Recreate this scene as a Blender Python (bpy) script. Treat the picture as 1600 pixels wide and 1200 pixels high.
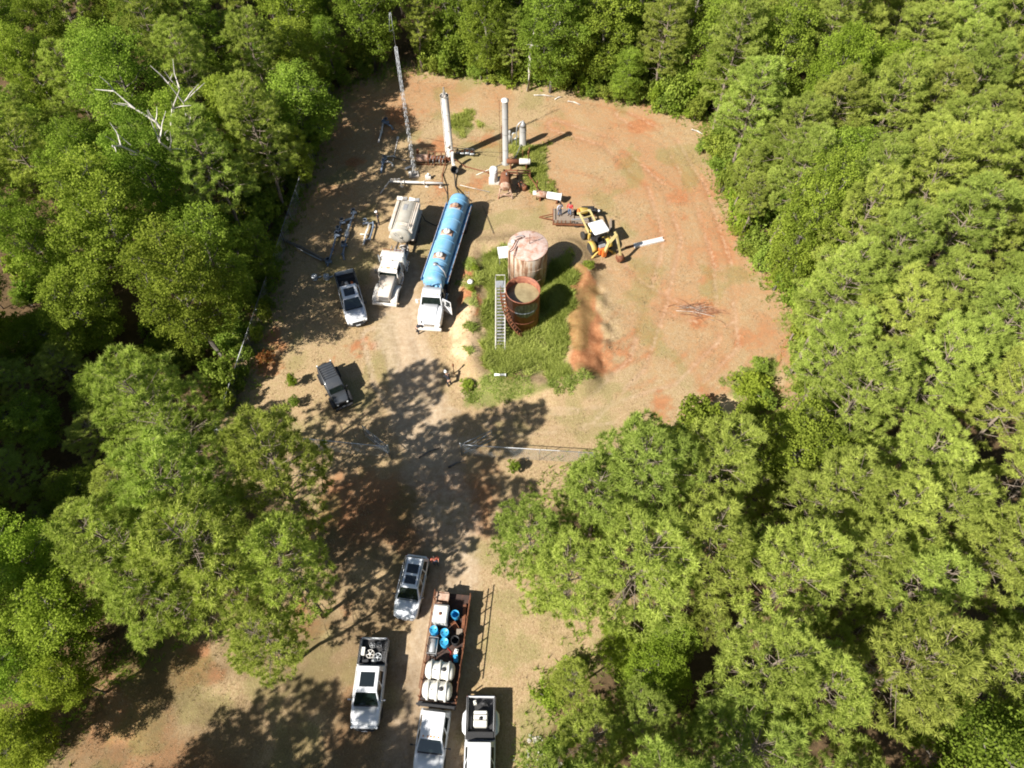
import bpy, bmesh, math, random
import numpy as np
from mathutils import Vector, Matrix, Euler

for _o in list(bpy.data.objects):
    bpy.data.objects.remove(_o, do_unlink=True)
SC = bpy.context.scene
COL = SC.collection
R = math.radians

# ------------------------------------------------------------------ camera (drone, looking down and away)
cam = bpy.data.cameras.new('camera')
cam.lens = 24.97
cam.sensor_width = 36.0
cam.sensor_fit = 'HORIZONTAL'
cam.clip_start = 0.5
cam.clip_end = 3000
camo = bpy.data.objects.new('camera', cam)
COL.objects.link(camo)
camo.location = (0, 0, 53.5)
camo.rotation_euler = (R(32.2), 0, 0)
SC.camera = camo

# ------------------------------------------------------------------ sky, sun, exposure
SUN_EL = 42.4
SUN_X, SUN_Y = -0.823, -0.568            # where the sun stands (horizontal part)
world = bpy.data.worlds.new('World')
SC.world = world
world.use_nodes = True
_n = world.node_tree.nodes
_bg = _n['Background']
_sky = _n.new('ShaderNodeTexSky')
_sky.sky_type = 'NISHITA'
_sky.sun_disc = False
_sky.sun_elevation = R(SUN_EL)
_sky.sun_rotation = math.atan2(SUN_X, SUN_Y)
world.node_tree.links.new(_sky.outputs[0], _bg.inputs[0])
_bg.inputs[1].default_value = 0.05
sun = bpy.data.lights.new('sun', 'SUN')
sun.energy = 5.0
sun.angle = R(0.55)
sun.color = (1.0, 0.955, 0.88)
suno = bpy.data.objects.new('sun', sun)
COL.objects.link(suno)
suno.location = (-40, -30, 60)
_ce = math.cos(R(SUN_EL))
suno.rotation_euler = Vector((-SUN_X * _ce, -SUN_Y * _ce, -math.sin(R(SUN_EL)))).to_track_quat('-Z', 'Y').to_euler()
SC.view_settings.view_transform = 'Standard'
SC.view_settings.look = 'None'
SC.view_settings.gamma = 1.0
SC.view_settings.exposure = 1.08
SC.render.engine = 'CYCLES'
SC.cycles.filter_width = 1.9
SC.cycles.max_bounces = 5
SC.cycles.diffuse_bounces = 2
SC.cycles.glossy_bounces = 2
SC.cycles.transmission_bounces = 3
SC.cycles.caustics_reflective = False
SC.cycles.caustics_refractive = False

# ------------------------------------------------------------------ mesh helpers
def rz_m(a):
    return Matrix.Rotation(a, 3, 'Z')


def frame_of(d):
    d = Vector(d).normalized()
    a = Vector((0, 0, 1)) if abs(d.z) < .95 else Vector((1, 0, 0))
    u = d.cross(a).normalized()
    return u, u.cross(d).normalized(), d


class MB:
    def __init__(self):
        self.v, self.f, self.s = [], [], []

    def add(self, vs, fs, smooth=False):
        o = len(self.v)
        self.v += [tuple(p) for p in vs]
        self.f += [tuple(i + o for i in f) for f in fs]
        self.s += [smooth] * len(fs)
        return self

    def box(self, c, s, rot=None, top=(1, 1)):
        x, y, z = s[0] / 2, s[1] / 2, s[2] / 2
        tx, ty = top
        vs = [(-x, -y, -z), (x, -y, -z), (x, y, -z), (-x, y, -z),
              (-x * tx, -y * ty, z), (x * tx, -y * ty, z), (x * tx, y * ty, z), (-x * tx, y * ty, z)]
        if rot is not None:
            m = rz_m(rot) if isinstance(rot, (int, float)) else rot
            vs = [m @ Vector(p) for p in vs]
        vs = [(p[0] + c[0], p[1] + c[1], p[2] + c[2]) for p in vs]
        return self.add(vs, [(0, 3, 2, 1), (4, 5, 6, 7), (0, 1, 5, 4), (1, 2, 6, 5), (2, 3, 7, 6), (3, 0, 4, 7)])

    def bar(self, a, b, w, h=None):
        h = w if h is None else h
        a, b = Vector(a), Vector(b)
        u, n, d = frame_of(b - a)
        vs = []
        for p in (a, b):
            for i, j in ((-1, -1), (1, -1), (1, 1), (-1, 1)):
                vs.append(p + u * (i * w / 2) + n * (j * h / 2))
        return self.add(vs, [(0, 1, 2, 3), (7, 6, 5, 4), (0, 4, 5, 1), (1, 5, 6, 2), (2, 6, 7, 3), (3, 7, 4, 0)])

    def tube(self, pts, r, n=8, caps=True):
        pts = [Vector(p) for p in pts]
        rs = r if isinstance(r, (list, tuple)) else [r] * len(pts)
        o = len(self.v)
        u = None
        for i, p in enumerate(pts):
            d = (pts[min(i + 1, len(pts) - 1)] - pts[max(i - 1, 0)]).normalized()
            if u is None:
                u, w, _ = frame_of(d)
            else:
                u = (u - d * u.dot(d))
                u = u.normalized() if u.length > 1e-5 else frame_of(d)[0]
                w = d.cross(u).normalized()
            for k in range(n):
                a = 2 * math.pi * k / n
                self.v.append(tuple(p + u * (math.cos(a) * rs[i]) + w * (math.sin(a) * rs[i])))
        for i in range(len(pts) - 1):
            for k in range(n):
                k2 = (k + 1) % n
                self.f.append((o + i * n + k, o + i * n + k2, o + (i + 1) * n + k2, o + (i + 1) * n + k))
                self.s.append(n > 4)
        if caps:
            self.f.append(tuple(o + k for k in range(n - 1, -1, -1)))
            self.f.append(tuple(o + (len(pts) - 1) * n + k for k in range(n)))
            self.s += [False, False]
        return self

    def cyl(self, a, b, r0, r1=None, n=16, caps=True):
        return self.tube([a, b], [r0, r0 if r1 is None else r1], n, caps)

    def lathe(self, prof, c=(0, 0, 0), n=24, d=(0, 0, 1), smooth=True):
        """prof: (radius, distance along d) pairs"""
        u, w, d = frame_of(d)
        c = Vector(c)
        o = len(self.v)
        for r, z in prof:
            for k in range(n):
                a = 2 * math.pi * k / n
                self.v.append(tuple(c + d * z + u * (r * math.cos(a)) + w * (r * math.sin(a))))
        for i in range(len(prof) - 1):
            for k in range(n):
                k2 = (k + 1) % n
                self.f.append((o + i * n + k, o + i * n + k2, o + (i + 1) * n + k2, o + (i + 1) * n + k))
                self.s.append(smooth)
        if prof[0][0] > 1e-4:
            self.f.append(tuple(o + k for k in range(n - 1, -1, -1)))
            self.s.append(False)
        if prof[-1][0] > 1e-4:
            self.f.append(tuple(o + (len(prof) - 1) * n + k for k in range(n)))
            self.s.append(False)
        return self

    def loft(self, rings, caps=True, smooth=True):
        n = len(rings[0])
        o = len(self.v)
        for r in rings:
            self.v += [tuple(p) for p in r]
        for i in range(len(rings) - 1):
            for k in range(n):
                k2 = (k + 1) % n
                self.f.append((o + i * n + k, o + i * n + k2, o + (i + 1) * n + k2, o + (i + 1) * n + k))
                self.s.append(smooth)
        if caps:
            self.f.append(tuple(o + k for k in range(n - 1, -1, -1)))
            self.f.append(tuple(o + (len(rings) - 1) * n + k for k in range(n)))
            self.s += [False, False]
        return self

    def prism(self, poly, y0, y1):
        """poly in (x, z), extruded along y"""
        n = len(poly)
        vs = [(x, y0, z) for x, z in poly] + [(x, y1, z) for x, z in poly]
        fs = [tuple(range(n)), tuple(range(2 * n - 1, n - 1, -1))]
        fs += [(i, i + n, (i + 1) % n + n, (i + 1) % n) for i in range(n)]
        return self.add(vs, fs)

    def mesh(self, name, fix=True):
        me = bpy.data.meshes.new(name)
        me.from_pydata(self.v, [], self.f)
        me.polygons.foreach_set('use_smooth', self.s)
        if fix:
            bm = bmesh.new()
            bm.from_mesh(me)
            bmesh.ops.recalc_face_normals(bm, faces=bm.faces)
            bm.to_mesh(me)
            bm.free()
        me.update()
        return me

    def build(self, name, mat, parent=None, loc=None, rz=0, bevel=0, seg=2, sub=0):
        o = bpy.data.objects.new(name, self.mesh(name))
        COL.objects.link(o)
        o.data.materials.append(mat)
        if parent is not None:
            o.parent = parent
        if loc is not None:
            o.location = loc
        if rz:
            o.rotation_euler = (0, 0, rz)
        if bevel:
            b = o.modifiers.new('bevel', 'BEVEL')
            b.width = bevel
            b.segments = seg
            b.limit_method = 'ANGLE'
            b.angle_limit = R(35)
        if sub:
            s = o.modifiers.new('sub', 'SUBSURF')
            s.levels = s.render_levels = sub
        return o


def rsec(x, hw, z0, z1, r=.12, n=3):
    """rounded-rectangle ring in the YZ plane at x"""
    r = min(r, hw * .95, (z1 - z0) * .48)
    out = []
    for cy, cz, a0 in ((hw - r, z1 - r, 0), (-hw + r, z1 - r, 90), (-hw + r, z0 + r, 180), (hw - r, z0 + r, 270)):
        for k in range(n + 1):
            a = R(a0 + 90 * k / n)
            out.append((x, cy + r * math.cos(a), cz + r * math.sin(a)))
    return out


def tag(o, label=None, cat=None, group=None, kind=None):
    if label:
        o['label'] = label
    if cat:
        o['category'] = cat
    if group:
        o['group'] = group
    o['kind'] = kind or 'thing'
    return o


def thing(name, label, cat, loc=(0, 0, 0), rz=0, group=None):
    o = bpy.data.objects.new(name, None)
    o.empty_display_size = .3
    COL.objects.link(o)
    o.location = loc
    o.rotation_euler = (0, 0, rz)
    return tag(o, label, cat, group, 'thing')


def copy_tree(o, parent=None):
    c = o.copy()
    COL.objects.link(c)
    c.parent = parent
    for ch in list(o.children):
        copy_tree(ch, c)
    return c


def raw_mesh(name, verts, faces_flat, nside, attr=None):
    """fast mesh of equal-sided faces from numpy arrays"""
    me = bpy.data.meshes.new(name)
    nf = len(faces_flat) // nside
    me.vertices.add(len(verts))
    me.vertices.foreach_set('co', np.ascontiguousarray(verts, dtype=np.float32).ravel())
    me.loops.add(len(faces_flat))
    me.loops.foreach_set('vertex_index', np.ascontiguousarray(faces_flat, dtype=np.int32))
    me.polygons.add(nf)
    me.polygons.foreach_set('loop_start', np.arange(0, nf * nside, nside, dtype=np.int32))
    me.update(calc_edges=True)
    if attr is not None:
        a = me.attributes.new('tone', 'FLOAT', 'POINT')
        a.data.foreach_set('value', np.ascontiguousarray(attr, dtype=np.float32))
    return me


# ------------------------------------------------------------------ smooth value noise (numpy), used for terrain
def _hash2(ix, iy, seed):
    n = (ix.astype(np.int64) * 374761393 + iy.astype(np.int64) * 668265263 + seed * 1442695041) & 0xffffffff
    n = ((n ^ (n >> 13)) * 1274126177) & 0xffffffff
    return ((n ^ (n >> 16)) & 0xffff) / 65535.0


def vnoise(x, y, sc, seed=0, octv=3):
    x = np.asarray(x, dtype=np.float64)
    y = np.asarray(y, dtype=np.float64)
    t, amp, tot = 0, 1.0, 0
    for o in range(octv):
        f = 2 ** o / sc
        X, Y = x * f + 100.3, y * f + 100.7
        ix, iy = np.floor(X), np.floor(Y)
        fx, fy = X - ix, Y - iy
        fx, fy = fx * fx * (3 - 2 * fx), fy * fy * (3 - 2 * fy)
        a, b = _hash2(ix, iy, seed + o), _hash2(ix + 1, iy, seed + o)
        c, d = _hash2(ix, iy + 1, seed + o), _hash2(ix + 1, iy + 1, seed + o)
        t = t + amp * ((a * (1 - fx) + b * fx) * (1 - fy) + (c * (1 - fx) + d * fx) * fy)
        tot += amp
        amp *= .5
    return t / tot


def smooth(e0, e1, x):
    t = np.clip((x - e0) / (e1 - e0), 0, 1)
    return t * t * (3 - 2 * t)


def poly_dist(x, y, poly):
    """signed distance to a polygon (negative inside)"""
    x = np.asarray(x, dtype=np.float64)
    y = np.asarray(y, dtype=np.float64)
    d = np.full(x.shape, 1e9)
    ins = np.zeros(x.shape, bool)
    n = len(poly)
    for i in range(n):
        x1, y1 = poly[i]
        x2, y2 = poly[i - 1]
        ex, ey = x2 - x1, y2 - y1
        t = np.clip(((x - x1) * ex + (y - y1) * ey) / (ex * ex + ey * ey + 1e-9), 0, 1)
        d = np.minimum(d, np.hypot(x - x1 - t * ex, y - y1 - t * ey))
        if y1 != y2:
            c = ((y1 > y) != (y2 > y)) & (x < (x2 - x1) * (y - y1) / (y2 - y1) + x1)
            ins ^= c
    return np.where(ins, -d, d)


def line_dist(x, y, pts):
    d = np.full(np.shape(x), 1e9)
    for (x1, y1), (x2, y2) in zip(pts[:-1], pts[1:]):
        ex, ey = x2 - x1, y2 - y1
        t = np.clip(((x - x1) * ex + (y - y1) * ey) / (ex * ex + ey * ey), 0, 1)
        d = np.minimum(d, np.hypot(x - x1 - t * ex, y - y1 - t * ey))
    return d


# ------------------------------------------------------------------ materials
def new_mat(name):
    m = bpy.data.materials.new(name)
    m.use_nodes = True
    nt = m.node_tree
    b = nt.nodes['Principled BSDF']
    return m, nt, b


def ramp(nt, fac, stops, interp='LINEAR'):
    r = nt.nodes.new('ShaderNodeValToRGB')
    r.color_ramp.interpolation = interp
    el = r.color_ramp.elements
    while len(el) < len(stops):
        el.new(.5)
    for e, (p, c) in zip(el, stops):
        e.position = p
        e.color = (*c, 1) if len(c) == 3 else c
    nt.links.new(fac, r.inputs[0])
    return r.outputs[0]


def noise(nt, scale, detail=4, rough=.55, vec=None, dist=0):
    n = nt.nodes.new('ShaderNodeTexNoise')
    n.inputs['Scale'].default_value = scale
    n.inputs['Detail'].default_value = detail
    n.inputs['Roughness'].default_value = rough
    n.inputs['Distortion'].default_value = dist
    if vec is not None:
        nt.links.new(vec, n.inputs['Vector'])
    return n.outputs['Fac']


def mixc(nt, fac, a, b, mode='MIX'):
    m = nt.nodes.new('ShaderNodeMix')
    m.data_type = 'RGBA'
    m.blend_type = mode
    for sock, val in ((m.inputs[0], fac), (m.inputs[6], a), (m.inputs[7], b)):
        if hasattr(val, 'links'):
            nt.links.new(val, sock)
        elif isinstance(val, (int, float)):
            sock.default_value = val
        else:
            sock.default_value = (*val, 1)
    return m.outputs[2]


def math_n(nt, op, a, b=None, clamp=False):
    m = nt.nodes.new('ShaderNodeMath')
    m.operation = op
    m.use_clamp = clamp
    for i, val in enumerate((a, b)):
        if val is None:
            continue
        if hasattr(val, 'links'):
            nt.links.new(val, m.inputs[i])
        else:
            m.inputs[i].default_value = val
    return m.outputs[0]


def coords(nt, which='Object'):
    return nt.nodes.new('ShaderNodeTexCoord').outputs[which]


def bump(nt, b, h, strength=.3, dist=.02):
    n = nt.nodes.new('ShaderNodeBump')
    n.inputs['Strength'].default_value = strength
    n.inputs['Distance'].default_value = dist
    nt.links.new(h, n.inputs['Height'])
    nt.links.new(n.outputs[0], b.inputs['Normal'])


def worn(name, c1, c2, scale=3, lo=.45, hi=.62, rough=.55, metal=0, c3=None, stretch=None, bmp=.15, spec=.4, coat=0):
    """a base colour with patches of a second (and third) colour: dirt, rust, chipped paint"""
    m, nt, b = new_mat(name)
    v = coords(nt)
    if stretch:
        mp = nt.nodes.new('ShaderNodeMapping')
        mp.inputs['Scale'].default_value = stretch
        nt.links.new(v, mp.inputs[0])
        v = mp.outputs[0]
    n1 = noise(nt, scale, 6, .62, v)
    f = ramp(nt, n1, [(lo, (0, 0, 0)), (hi, (1, 1, 1))])
    c = mixc(nt, f, c1, c2)
    n2 = noise(nt, scale * 5, 5, .6, v)
    if c3 is not None:
        f2 = ramp(nt, n2, [(.55, (0, 0, 0)), (.72, (1, 1, 1))])
        c = mixc(nt, f2, c, c3)
    c = mixc(nt, math_n(nt, 'MULTIPLY', n2, .35), c, mixc(nt, .5, c1, c2), 'MIX')
    nt.links.new(c, b.inputs['Base Color'])
    b.inputs['Roughness'].default_value = rough
    b.inputs['Metallic'].default_value = metal
    b.inputs['Specular IOR Level'].default_value = spec
    b.inputs['Coat Weight'].default_value = coat
    b.inputs['Coat Roughness'].default_value = .12
    bump(nt, b, n2, bmp, .015)
    return m


def plain(name, c, rough=.5, metal=0, spec=.4):
    m, nt, b = new_mat(name)
    n = noise(nt, 8, 4, .6, coords(nt))
    k = ramp(nt, n, [(.3, tuple(x * .85 for x in c)), (.7, tuple(min(1, x * 1.12) for x in c))])
    nt.links.new(k, b.inputs['Base Color'])
    b.inputs['Roughness'].default_value = rough
    b.inputs['Metallic'].default_value = metal
    b.inputs['Specular IOR Level'].default_value = spec
    return m


def leaf_mat(name, c_lo, c_hi, trans=.35, hue=.03, val=.3):
    """foliage: colour runs with the leaf's own tone, shifted per plant; light passes through"""
    m, nt, b = new_mat(name)
    at = nt.nodes.new('ShaderNodeAttribute')
    at.attribute_name = 'tone'
    c = ramp(nt, at.outputs['Fac'], [(0, c_lo), (1, c_hi)])
    oi = nt.nodes.new('ShaderNodeObjectInfo')
    hs = nt.nodes.new('ShaderNodeHueSaturation')
    nt.links.new(c, hs.inputs['Color'])
    hs.inputs['Saturation'].default_value = 1.0
    nt.links.new(math_n(nt, 'ADD', math_n(nt, 'MULTIPLY', oi.outputs['Random'], hue), .5 - hue / 2), hs.inputs['Hue'])
    r2 = math_n(nt, 'FRACT', math_n(nt, 'MULTIPLY', oi.outputs['Random'], 7.31))
    nt.links.new(math_n(nt, 'ADD', math_n(nt, 'MULTIPLY', r2, val), 1 - val / 2), hs.inputs['Value'])
    c = hs.outputs[0]
    nt.nodes.remove(b)
    b = nt.nodes.new('ShaderNodeBsdfDiffuse')
    nt.links.new(c, b.inputs['Color'])
    tr = nt.nodes.new('ShaderNodeBsdfTranslucent')
    nt.links.new(mixc(nt, .5, c, (.8, 1.0, .25), 'MULTIPLY'), tr.inputs['Color'])
    mx = nt.nodes.new('ShaderNodeMixShader')
    mx.inputs[0].default_value = trans
    nt.links.new(b.outputs[0], mx.inputs[1])
    nt.links.new(tr.outputs[0], mx.inputs[2])
    nt.links.new(mx.outputs[0], nt.nodes['Material Output'].inputs['Surface'])
    return m


M = {}
M['white'] = worn('white_paint', (.70, .71, .73), (.62, .61, .58), 1.2, .5, .8, .28, bmp=0, coat=.6, spec=.5)
M['silver'] = worn('silver_paint', (.78, .80, .83), (.68, .69, .70), 1.2, .5, .8, .25, bmp=0, coat=.7, spec=.5)
M['white_dusty'] = worn('dusty_white_paint', (.68, .65, .6), (.45, .36, .27), 1.6, .5, .78, .45, bmp=.02)
M['beige'] = worn('dusty_beige_paint', (.58, .52, .45), (.40, .31, .23), 1.3, .46, .7, .5, bmp=.03)
M['beige_tank'] = worn('grey_beige_tank_paint', (.40, .38, .33), (.30, .26, .2), 1.0, .45, .72, .55, bmp=.03)
M['charcoal'] = worn('charcoal_paint', (.045, .05, .058), (.09, .088, .085), 1.5, .5, .8, .35, bmp=0, coat=.5)
M['black_cloth'] = worn('black_top', (.03, .031, .034), (.06, .06, .06), 2, .5, .8, .7)
M['glass'] = worn('tinted_glass', (.012, .016, .017), (.02, .024, .024), 1, .5, .8, .04, bmp=0, spec=.8)
M['glass_green'] = worn('green_windscreen', (.006, .011, .010), (.016, .024, .021), 2.5, .4, .7, .06, bmp=0, spec=.9)
M['tyre'] = worn('tyre_rubber', (.025, .024, .023), (.12, .09, .065), 3, .55, .8, .85)
M['rim'] = worn('alloy_rim', (.55, .55, .56), (.3, .28, .25), 6, .5, .7, .3, .7)
M['chrome'] = worn('bright_metal', (.6, .6, .6), (.35, .33, .3), 4, .5, .75, .25, .85)
M['black'] = worn('black_plastic', (.02, .02, .022), (.06, .055, .05), 4, .55, .8, .6)
M['lamp'] = worn('headlamp_lens', (.75, .78, .8), (.6, .6, .6), 8, .5, .7, .1, bmp=0, spec=.8)
M['red_lens'] = plain('red_lens', (.35, .02, .015), .2)
M['amber'] = plain('amber_lens', (.6, .25, .04), .3)
M['blue'] = worn('blue_tank_paint', (.13, .34, .57), (.22, .38, .50), 1.3, .42, .68, .5, bmp=.03, c3=(.27, .38, .46))
M['blue_dark'] = worn('blue_tray_paint', (.07, .24, .46), (.14, .26, .36), 2, .45, .7, .5)
M['rust'] = worn('rust', (.20, .075, .032), (.11, .04, .02), 3, .4, .65, .85, c3=(.30, .14, .07))
M['rust_light'] = worn('rust_and_paint', (.46, .33, .25), (.24, .10, .05), 2.2, .42, .6, .75, c3=(.55, .45, .36))
M['steel'] = worn('weathered_steel', (.33, .34, .35), (.17, .12, .09), 2.5, .52, .72, .55, .3)
M['mast'] = worn('bright_galvanised_steel', (.62, .64, .66), (.5, .5, .5), 3, .45, .7, .5, .2)
M['galv'] = worn('galvanised_steel', (.46, .48, .5), (.33, .34, .34), 3, .45, .7, .45, .5)
M['pipe_blue'] = worn('blue_grey_pipe_paint', (.15, .20, .27), (.2, .17, .15), 3, .5, .75, .5)
M['pipe_white'] = worn('chalky_white_pipe', (.62, .60, .56), (.36, .26, .19), 2.5, .52, .72, .7)
M['col_white'] = worn('white_column_paint', (.70, .67, .62), (.42, .30, .21), 1.6, .48, .72, .6, stretch=(1, 1, .25))
M['col_grey'] = worn('grey_column_paint', (.30, .295, .28), (.19, .165, .14), 1.5, .48, .72, .6, stretch=(1, 1, .3))
M['frame'] = worn('truck_frame', (.07, .06, .055), (.16, .12, .09), 3, .45, .7, .8)
M['wood'] = worn('weathered_wood', (.27, .22, .17), (.17, .13, .1), 5, .4, .65, .85, stretch=(1, 6, 1))
M['deck'] = worn('shade_darkened_rusty_deck', (.045, .028, .022), (.10, .045, .028), 2, .45, .65, .85)  # rust brown, darkened so the colour itself holds the shade on the deck
M['poly'] = worn('white_poly_tank', (.74, .72, .66), (.60, .56, .48), 1.5, .5, .75, .45, bmp=.02)
M['drum_blue'] = worn('blue_plastic_drum', (.03, .30, .56), (.07, .36, .6), 4, .5, .7, .4, bmp=.02)
M['yellow'] = worn('machine_yellow', (.50, .34, .05), (.36, .25, .09), 2, .42, .66, .6, c3=(.24, .16, .08))
M['yellow_pale'] = worn('faded_yellow', (.52, .43, .19), (.38, .30, .13), 2, .45, .7, .55, c3=(.4, .28, .12))
M['canopy'] = worn('white_canopy', (.72, .72, .72), (.6, .58, .55), 2, .5, .75, .4)
M['orange'] = plain('orange_paint', (.62, .16, .03), .6)
M['concrete'] = worn('concrete', (.42, .38, .33), (.3, .26, .22), 3, .45, .7, .9)
M['bark_pine'] = worn('pine_bark', (.24, .19, .15), (.14, .105, .08), 4, .42, .6, .95, c3=(.36, .3, .25), stretch=(3, 3, .7), bmp=.5)
M['bark_grey'] = worn('grey_bark', (.19, .165, .14), (.1, .085, .07), 4, .42, .6, .95, stretch=(2, 2, .6), bmp=.4)
M['twig'] = worn('pale_twig', (.30, .26, .22), (.17, .13, .11), 6, .42, .6, .95)
M['deadwood'] = worn('bleached_deadwood', (.55, .51, .46), (.36, .32, .28), 3, .45, .65, .9, stretch=(2, 2, .5))
M['deadred'] = worn('dead_brush', (.25, .11, .06), (.16, .09, .05), 5, .4, .65, .95)
M['needle'] = leaf_mat('pine_needles', (.20, .25, .042), (.49, .555, .125), .46, .022, .30)
M['leaf'] = leaf_mat('broad_leaves', (.105, .155, .018), (.35, .44, .065), .48, .03, .4)
M['leaf_bright'] = leaf_mat('young_leaves', (.15, .215, .018), (.40, .50, .07), .48, .03, .25)
M['leaf_shrub'] = leaf_mat('shrub_leaves', (.13, .185, .024), (.36, .44, .08), .45, .03, .3)
M['weed'] = leaf_mat('green_weeds', (.21, .26, .045), (.55, .59, .18), .45, .03, .2)
M['straw'] = leaf_mat('dry_grass', (.33, .24, .14), (.53, .41, .25), .25, .02, .2)
M['rustleaf'] = leaf_mat('browned_leaves', (.22, .08, .02), (.38, .17, .06), .3, .03, .2)

# ------------------------------------------------------------------ ground: zones of the site in metres
CLEAR = [(-14.2, 79.6), (-20.2, 76.8), (-22.1, 70.8), (-22.2, 64.1), (-22.6, 58.0), (-23.6, 53.3), (-23.8, 47.2), (-23.6, 40.8), (-23.6, 36.5), (-24.5, 31.1), (-24.5, 26.1), (-20.9, 23.8), (-17.1, 22.7), (-15.6, 16.4), (-16.7, 11.8), (-22.2, 13.6), (-26.0, 11.8), (-30.4, 8.3), (-31.4, 3.6), (-30.2, -8.0), (1.2, -8.0), (1.7, 4.3), (2.7, 8.3), (7.4, 11.8), (9.8, 12.7), (7.7, 15.0), (1.9, 16.4), (0.0, 18.4), (2.6, 22.7), (5.3, 25.0), (10.8, 27.3), (18.0, 28.5), (22.2, 30.4), (26.6, 35.8), (26.6, 42.4), (25.4, 45.5), (23.9, 51.5), (22.8, 57.1), (23.3, 66.8), (22.3, 69.7), (15.9, 73.2), (4.7, 76.8), (-3.1, 78.3), (-9.5, 80.0)]
GREEN = [(-3.1, 49.0), (-0.3, 49.3), (0.0, 46.4), (3.8, 47.2), (5.5, 48.9), (6.0, 46.4), (5.2, 42.4), (5.2, 36.5), (5.4, 34.4), (3.4, 33.7), (0.9, 34.4), (-2.3, 35.0), (-3.2, 37.5), (-2.9, 42.4), (-3.3, 45.5)]
FRINGE = [(-3.4, 33.4), (-1.7, 34.4), (1.1, 33.4), (4.6, 34.4), (6.8, 34.0), (5.9, 32.7), (2.2, 32.2), (-1.7, 32.0), (-3.6, 32.0)]
PALE = [(-6.1, 41.6), (-3.4, 42.4), (-3.0, 39.3), (-3.2, 35.0), (-4.9, 34.7), (-5.6, 37.5)]
PALE2 = [(16.1, 31.1), (20.3, 32.4), (20.1, 29.8), (17.1, 29.8)]
CLAYBERM = [(5.6, 46.6), (7.2, 46.9), (8.2, 43.9), (8.6, 40.5), (8.2, 35.0), (6.6, 33.8), (5.2, 34.2), (5.3, 39.3), (5.2, 43.1)]
CLAYL = [(-4.9, 46.5), (-3.7, 47.5), (-3.0, 41.6), (-4.8, 40.8), (-5.2, 43.1)]
CLAYR = [(19.8, 62.0), (22.0, 58.0), (23.4, 50.6), (24.9, 44.7), (25.1, 37.9), (22.7, 36.5), (21.4, 42.4), (19.9, 48.9), (18.8, 55.1)]
CLAYLOW = [(-15.8, 25.0), (-2.1, 25.2), (-1.0, 19.5), (-5.4, 17.9), (-11.9, 18.4), (-15.6, 20.0)]
SPOTS = [(17.2, 32.6, 1.1), (14.0, 31.9, 1.3), (17.6, 42.1, 1.6), (-21.8, 38.3, 1.2), (-22.2, 35.2, 1.0), (8.4, 37.6, 1.3), (13.2, 44.0, .8), (10.5, 37.0, .6), (-16.0, 36.6, .8), (-14.6, 37.4, .7), (-0.2, 33.6, .7),
         (21.5, 39.0, 1.4), (19.0, 46.0, 1.0), (18.0, 56.0, 1.8), (12.0, 63.0, 1.3), (14.5, 69.0, 1.6), (-23.0, 10.0, 1.6), (-14.0, 13.5, 1.1), (-12.8, 71.0, 2.5), (-17.5, 62.5, 1.5), (-8.8, 65.0, 2.0), (-3.0, 66.5, 1.8), (-3.9, 60.0, 1.6), (-8.0, 59.5, 1.6)]
CLAYTOP = [(-16.8, 74.4), (-12.5, 78.1), (-4.2, 76.8), (-5.0, 70.8), (-14.8, 69.7)]
WEED1 = [(-7.0, 70.8), (-4.9, 71.0), (-4.3, 68.5), (-5.7, 66.5), (-6.9, 68.0)]
WEED2 = [(-0.4, 65.8), (3.6, 65.8), (4.1, 58.0), (2.3, 58.0), (1.0, 62.6)]
GREENR = [(19.6, 35.0), (23.9, 36.5), (23.6, 33.7), (20.6, 31.1), (19.1, 32.4)]
TRACKS = [[(13, 71), (18, 66), (20.2, 58), (21.0, 48), (20.0, 38), (15, 33), (8, 30.5), (-1, 30), (-7, 33)], [(5, 69), (11, 66), (15.5, 59), (16.4, 51), (14, 43), (11.5, 36), (6, 30), (-4, 29)], [(-9.5, 38), (-8.4, 33), (-7.2, 28), (-6.2, 23), (-4.8, 18), (-5.6, 10), (-6.1, 0)], [(-13, 39), (-11.5, 34), (-8.8, 30), (-7.4, 26)], [(9.5, 49), (12, 45), (16, 42), (20, 41)]]
TUFTS = [[(-4.2 + .1 * i + .75 * math.cos(a), yy + .8 * math.sin(a)) for a in (0, 1, 2.1, 3.1, 4.2, 5.2)] for i, yy in enumerate((47.2, 44.6, 42.2, 39.6, 36.6))]
ROAD = [(-6.0, -8), (-6.2, 7.5), (-5.2, 13.6), (-4.6, 18.4), (-6.3, 23.8), (-7.3, 27.9), (-8.4, 32.4), (-9.3, 36.5), (-10.3, 40.8), (-11.0, 47)]


def gz(x, y):
    """ground height"""
    x, y = np.asarray(x, float), np.asarray(y, float)
    d = poly_dist(x, y, GREEN)
    z = .85 * np.exp(-((d - .9) / 1.25) ** 2) + .12 * smooth(.5, -1.5, d)
    rut = np.abs(line_dist(x, y, ROAD) - .85)
    z = z - .05 * np.exp(-(rut / .28) ** 2) * (y < 48)
    z = z + 1.1 * np.exp(-(poly_dist(x, y, CLAYBERM) / 1.1) ** 2) * (vnoise(x, y, 1.1, 5, 3) - .35)
    for tr in TRACKS:
        z = z - .045 * np.exp(-((np.abs(line_dist(x, y, tr) - .85)) / .22) ** 2)
    z = z + .16 * (vnoise(x, y, 9, 3, 2) - .5) + .07 * (vnoise(x, y, 1.7, 8, 3) - .5)
    dc = poly_dist(x, y, CLEAR)
    z = z + .25 * smooth(0, 12, dc) * (vnoise(x, y, 5, 11, 3) - .3)
    return z


def G0(x, y):
    return float(gz(np.array([x]), np.array([y]))[0])


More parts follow.
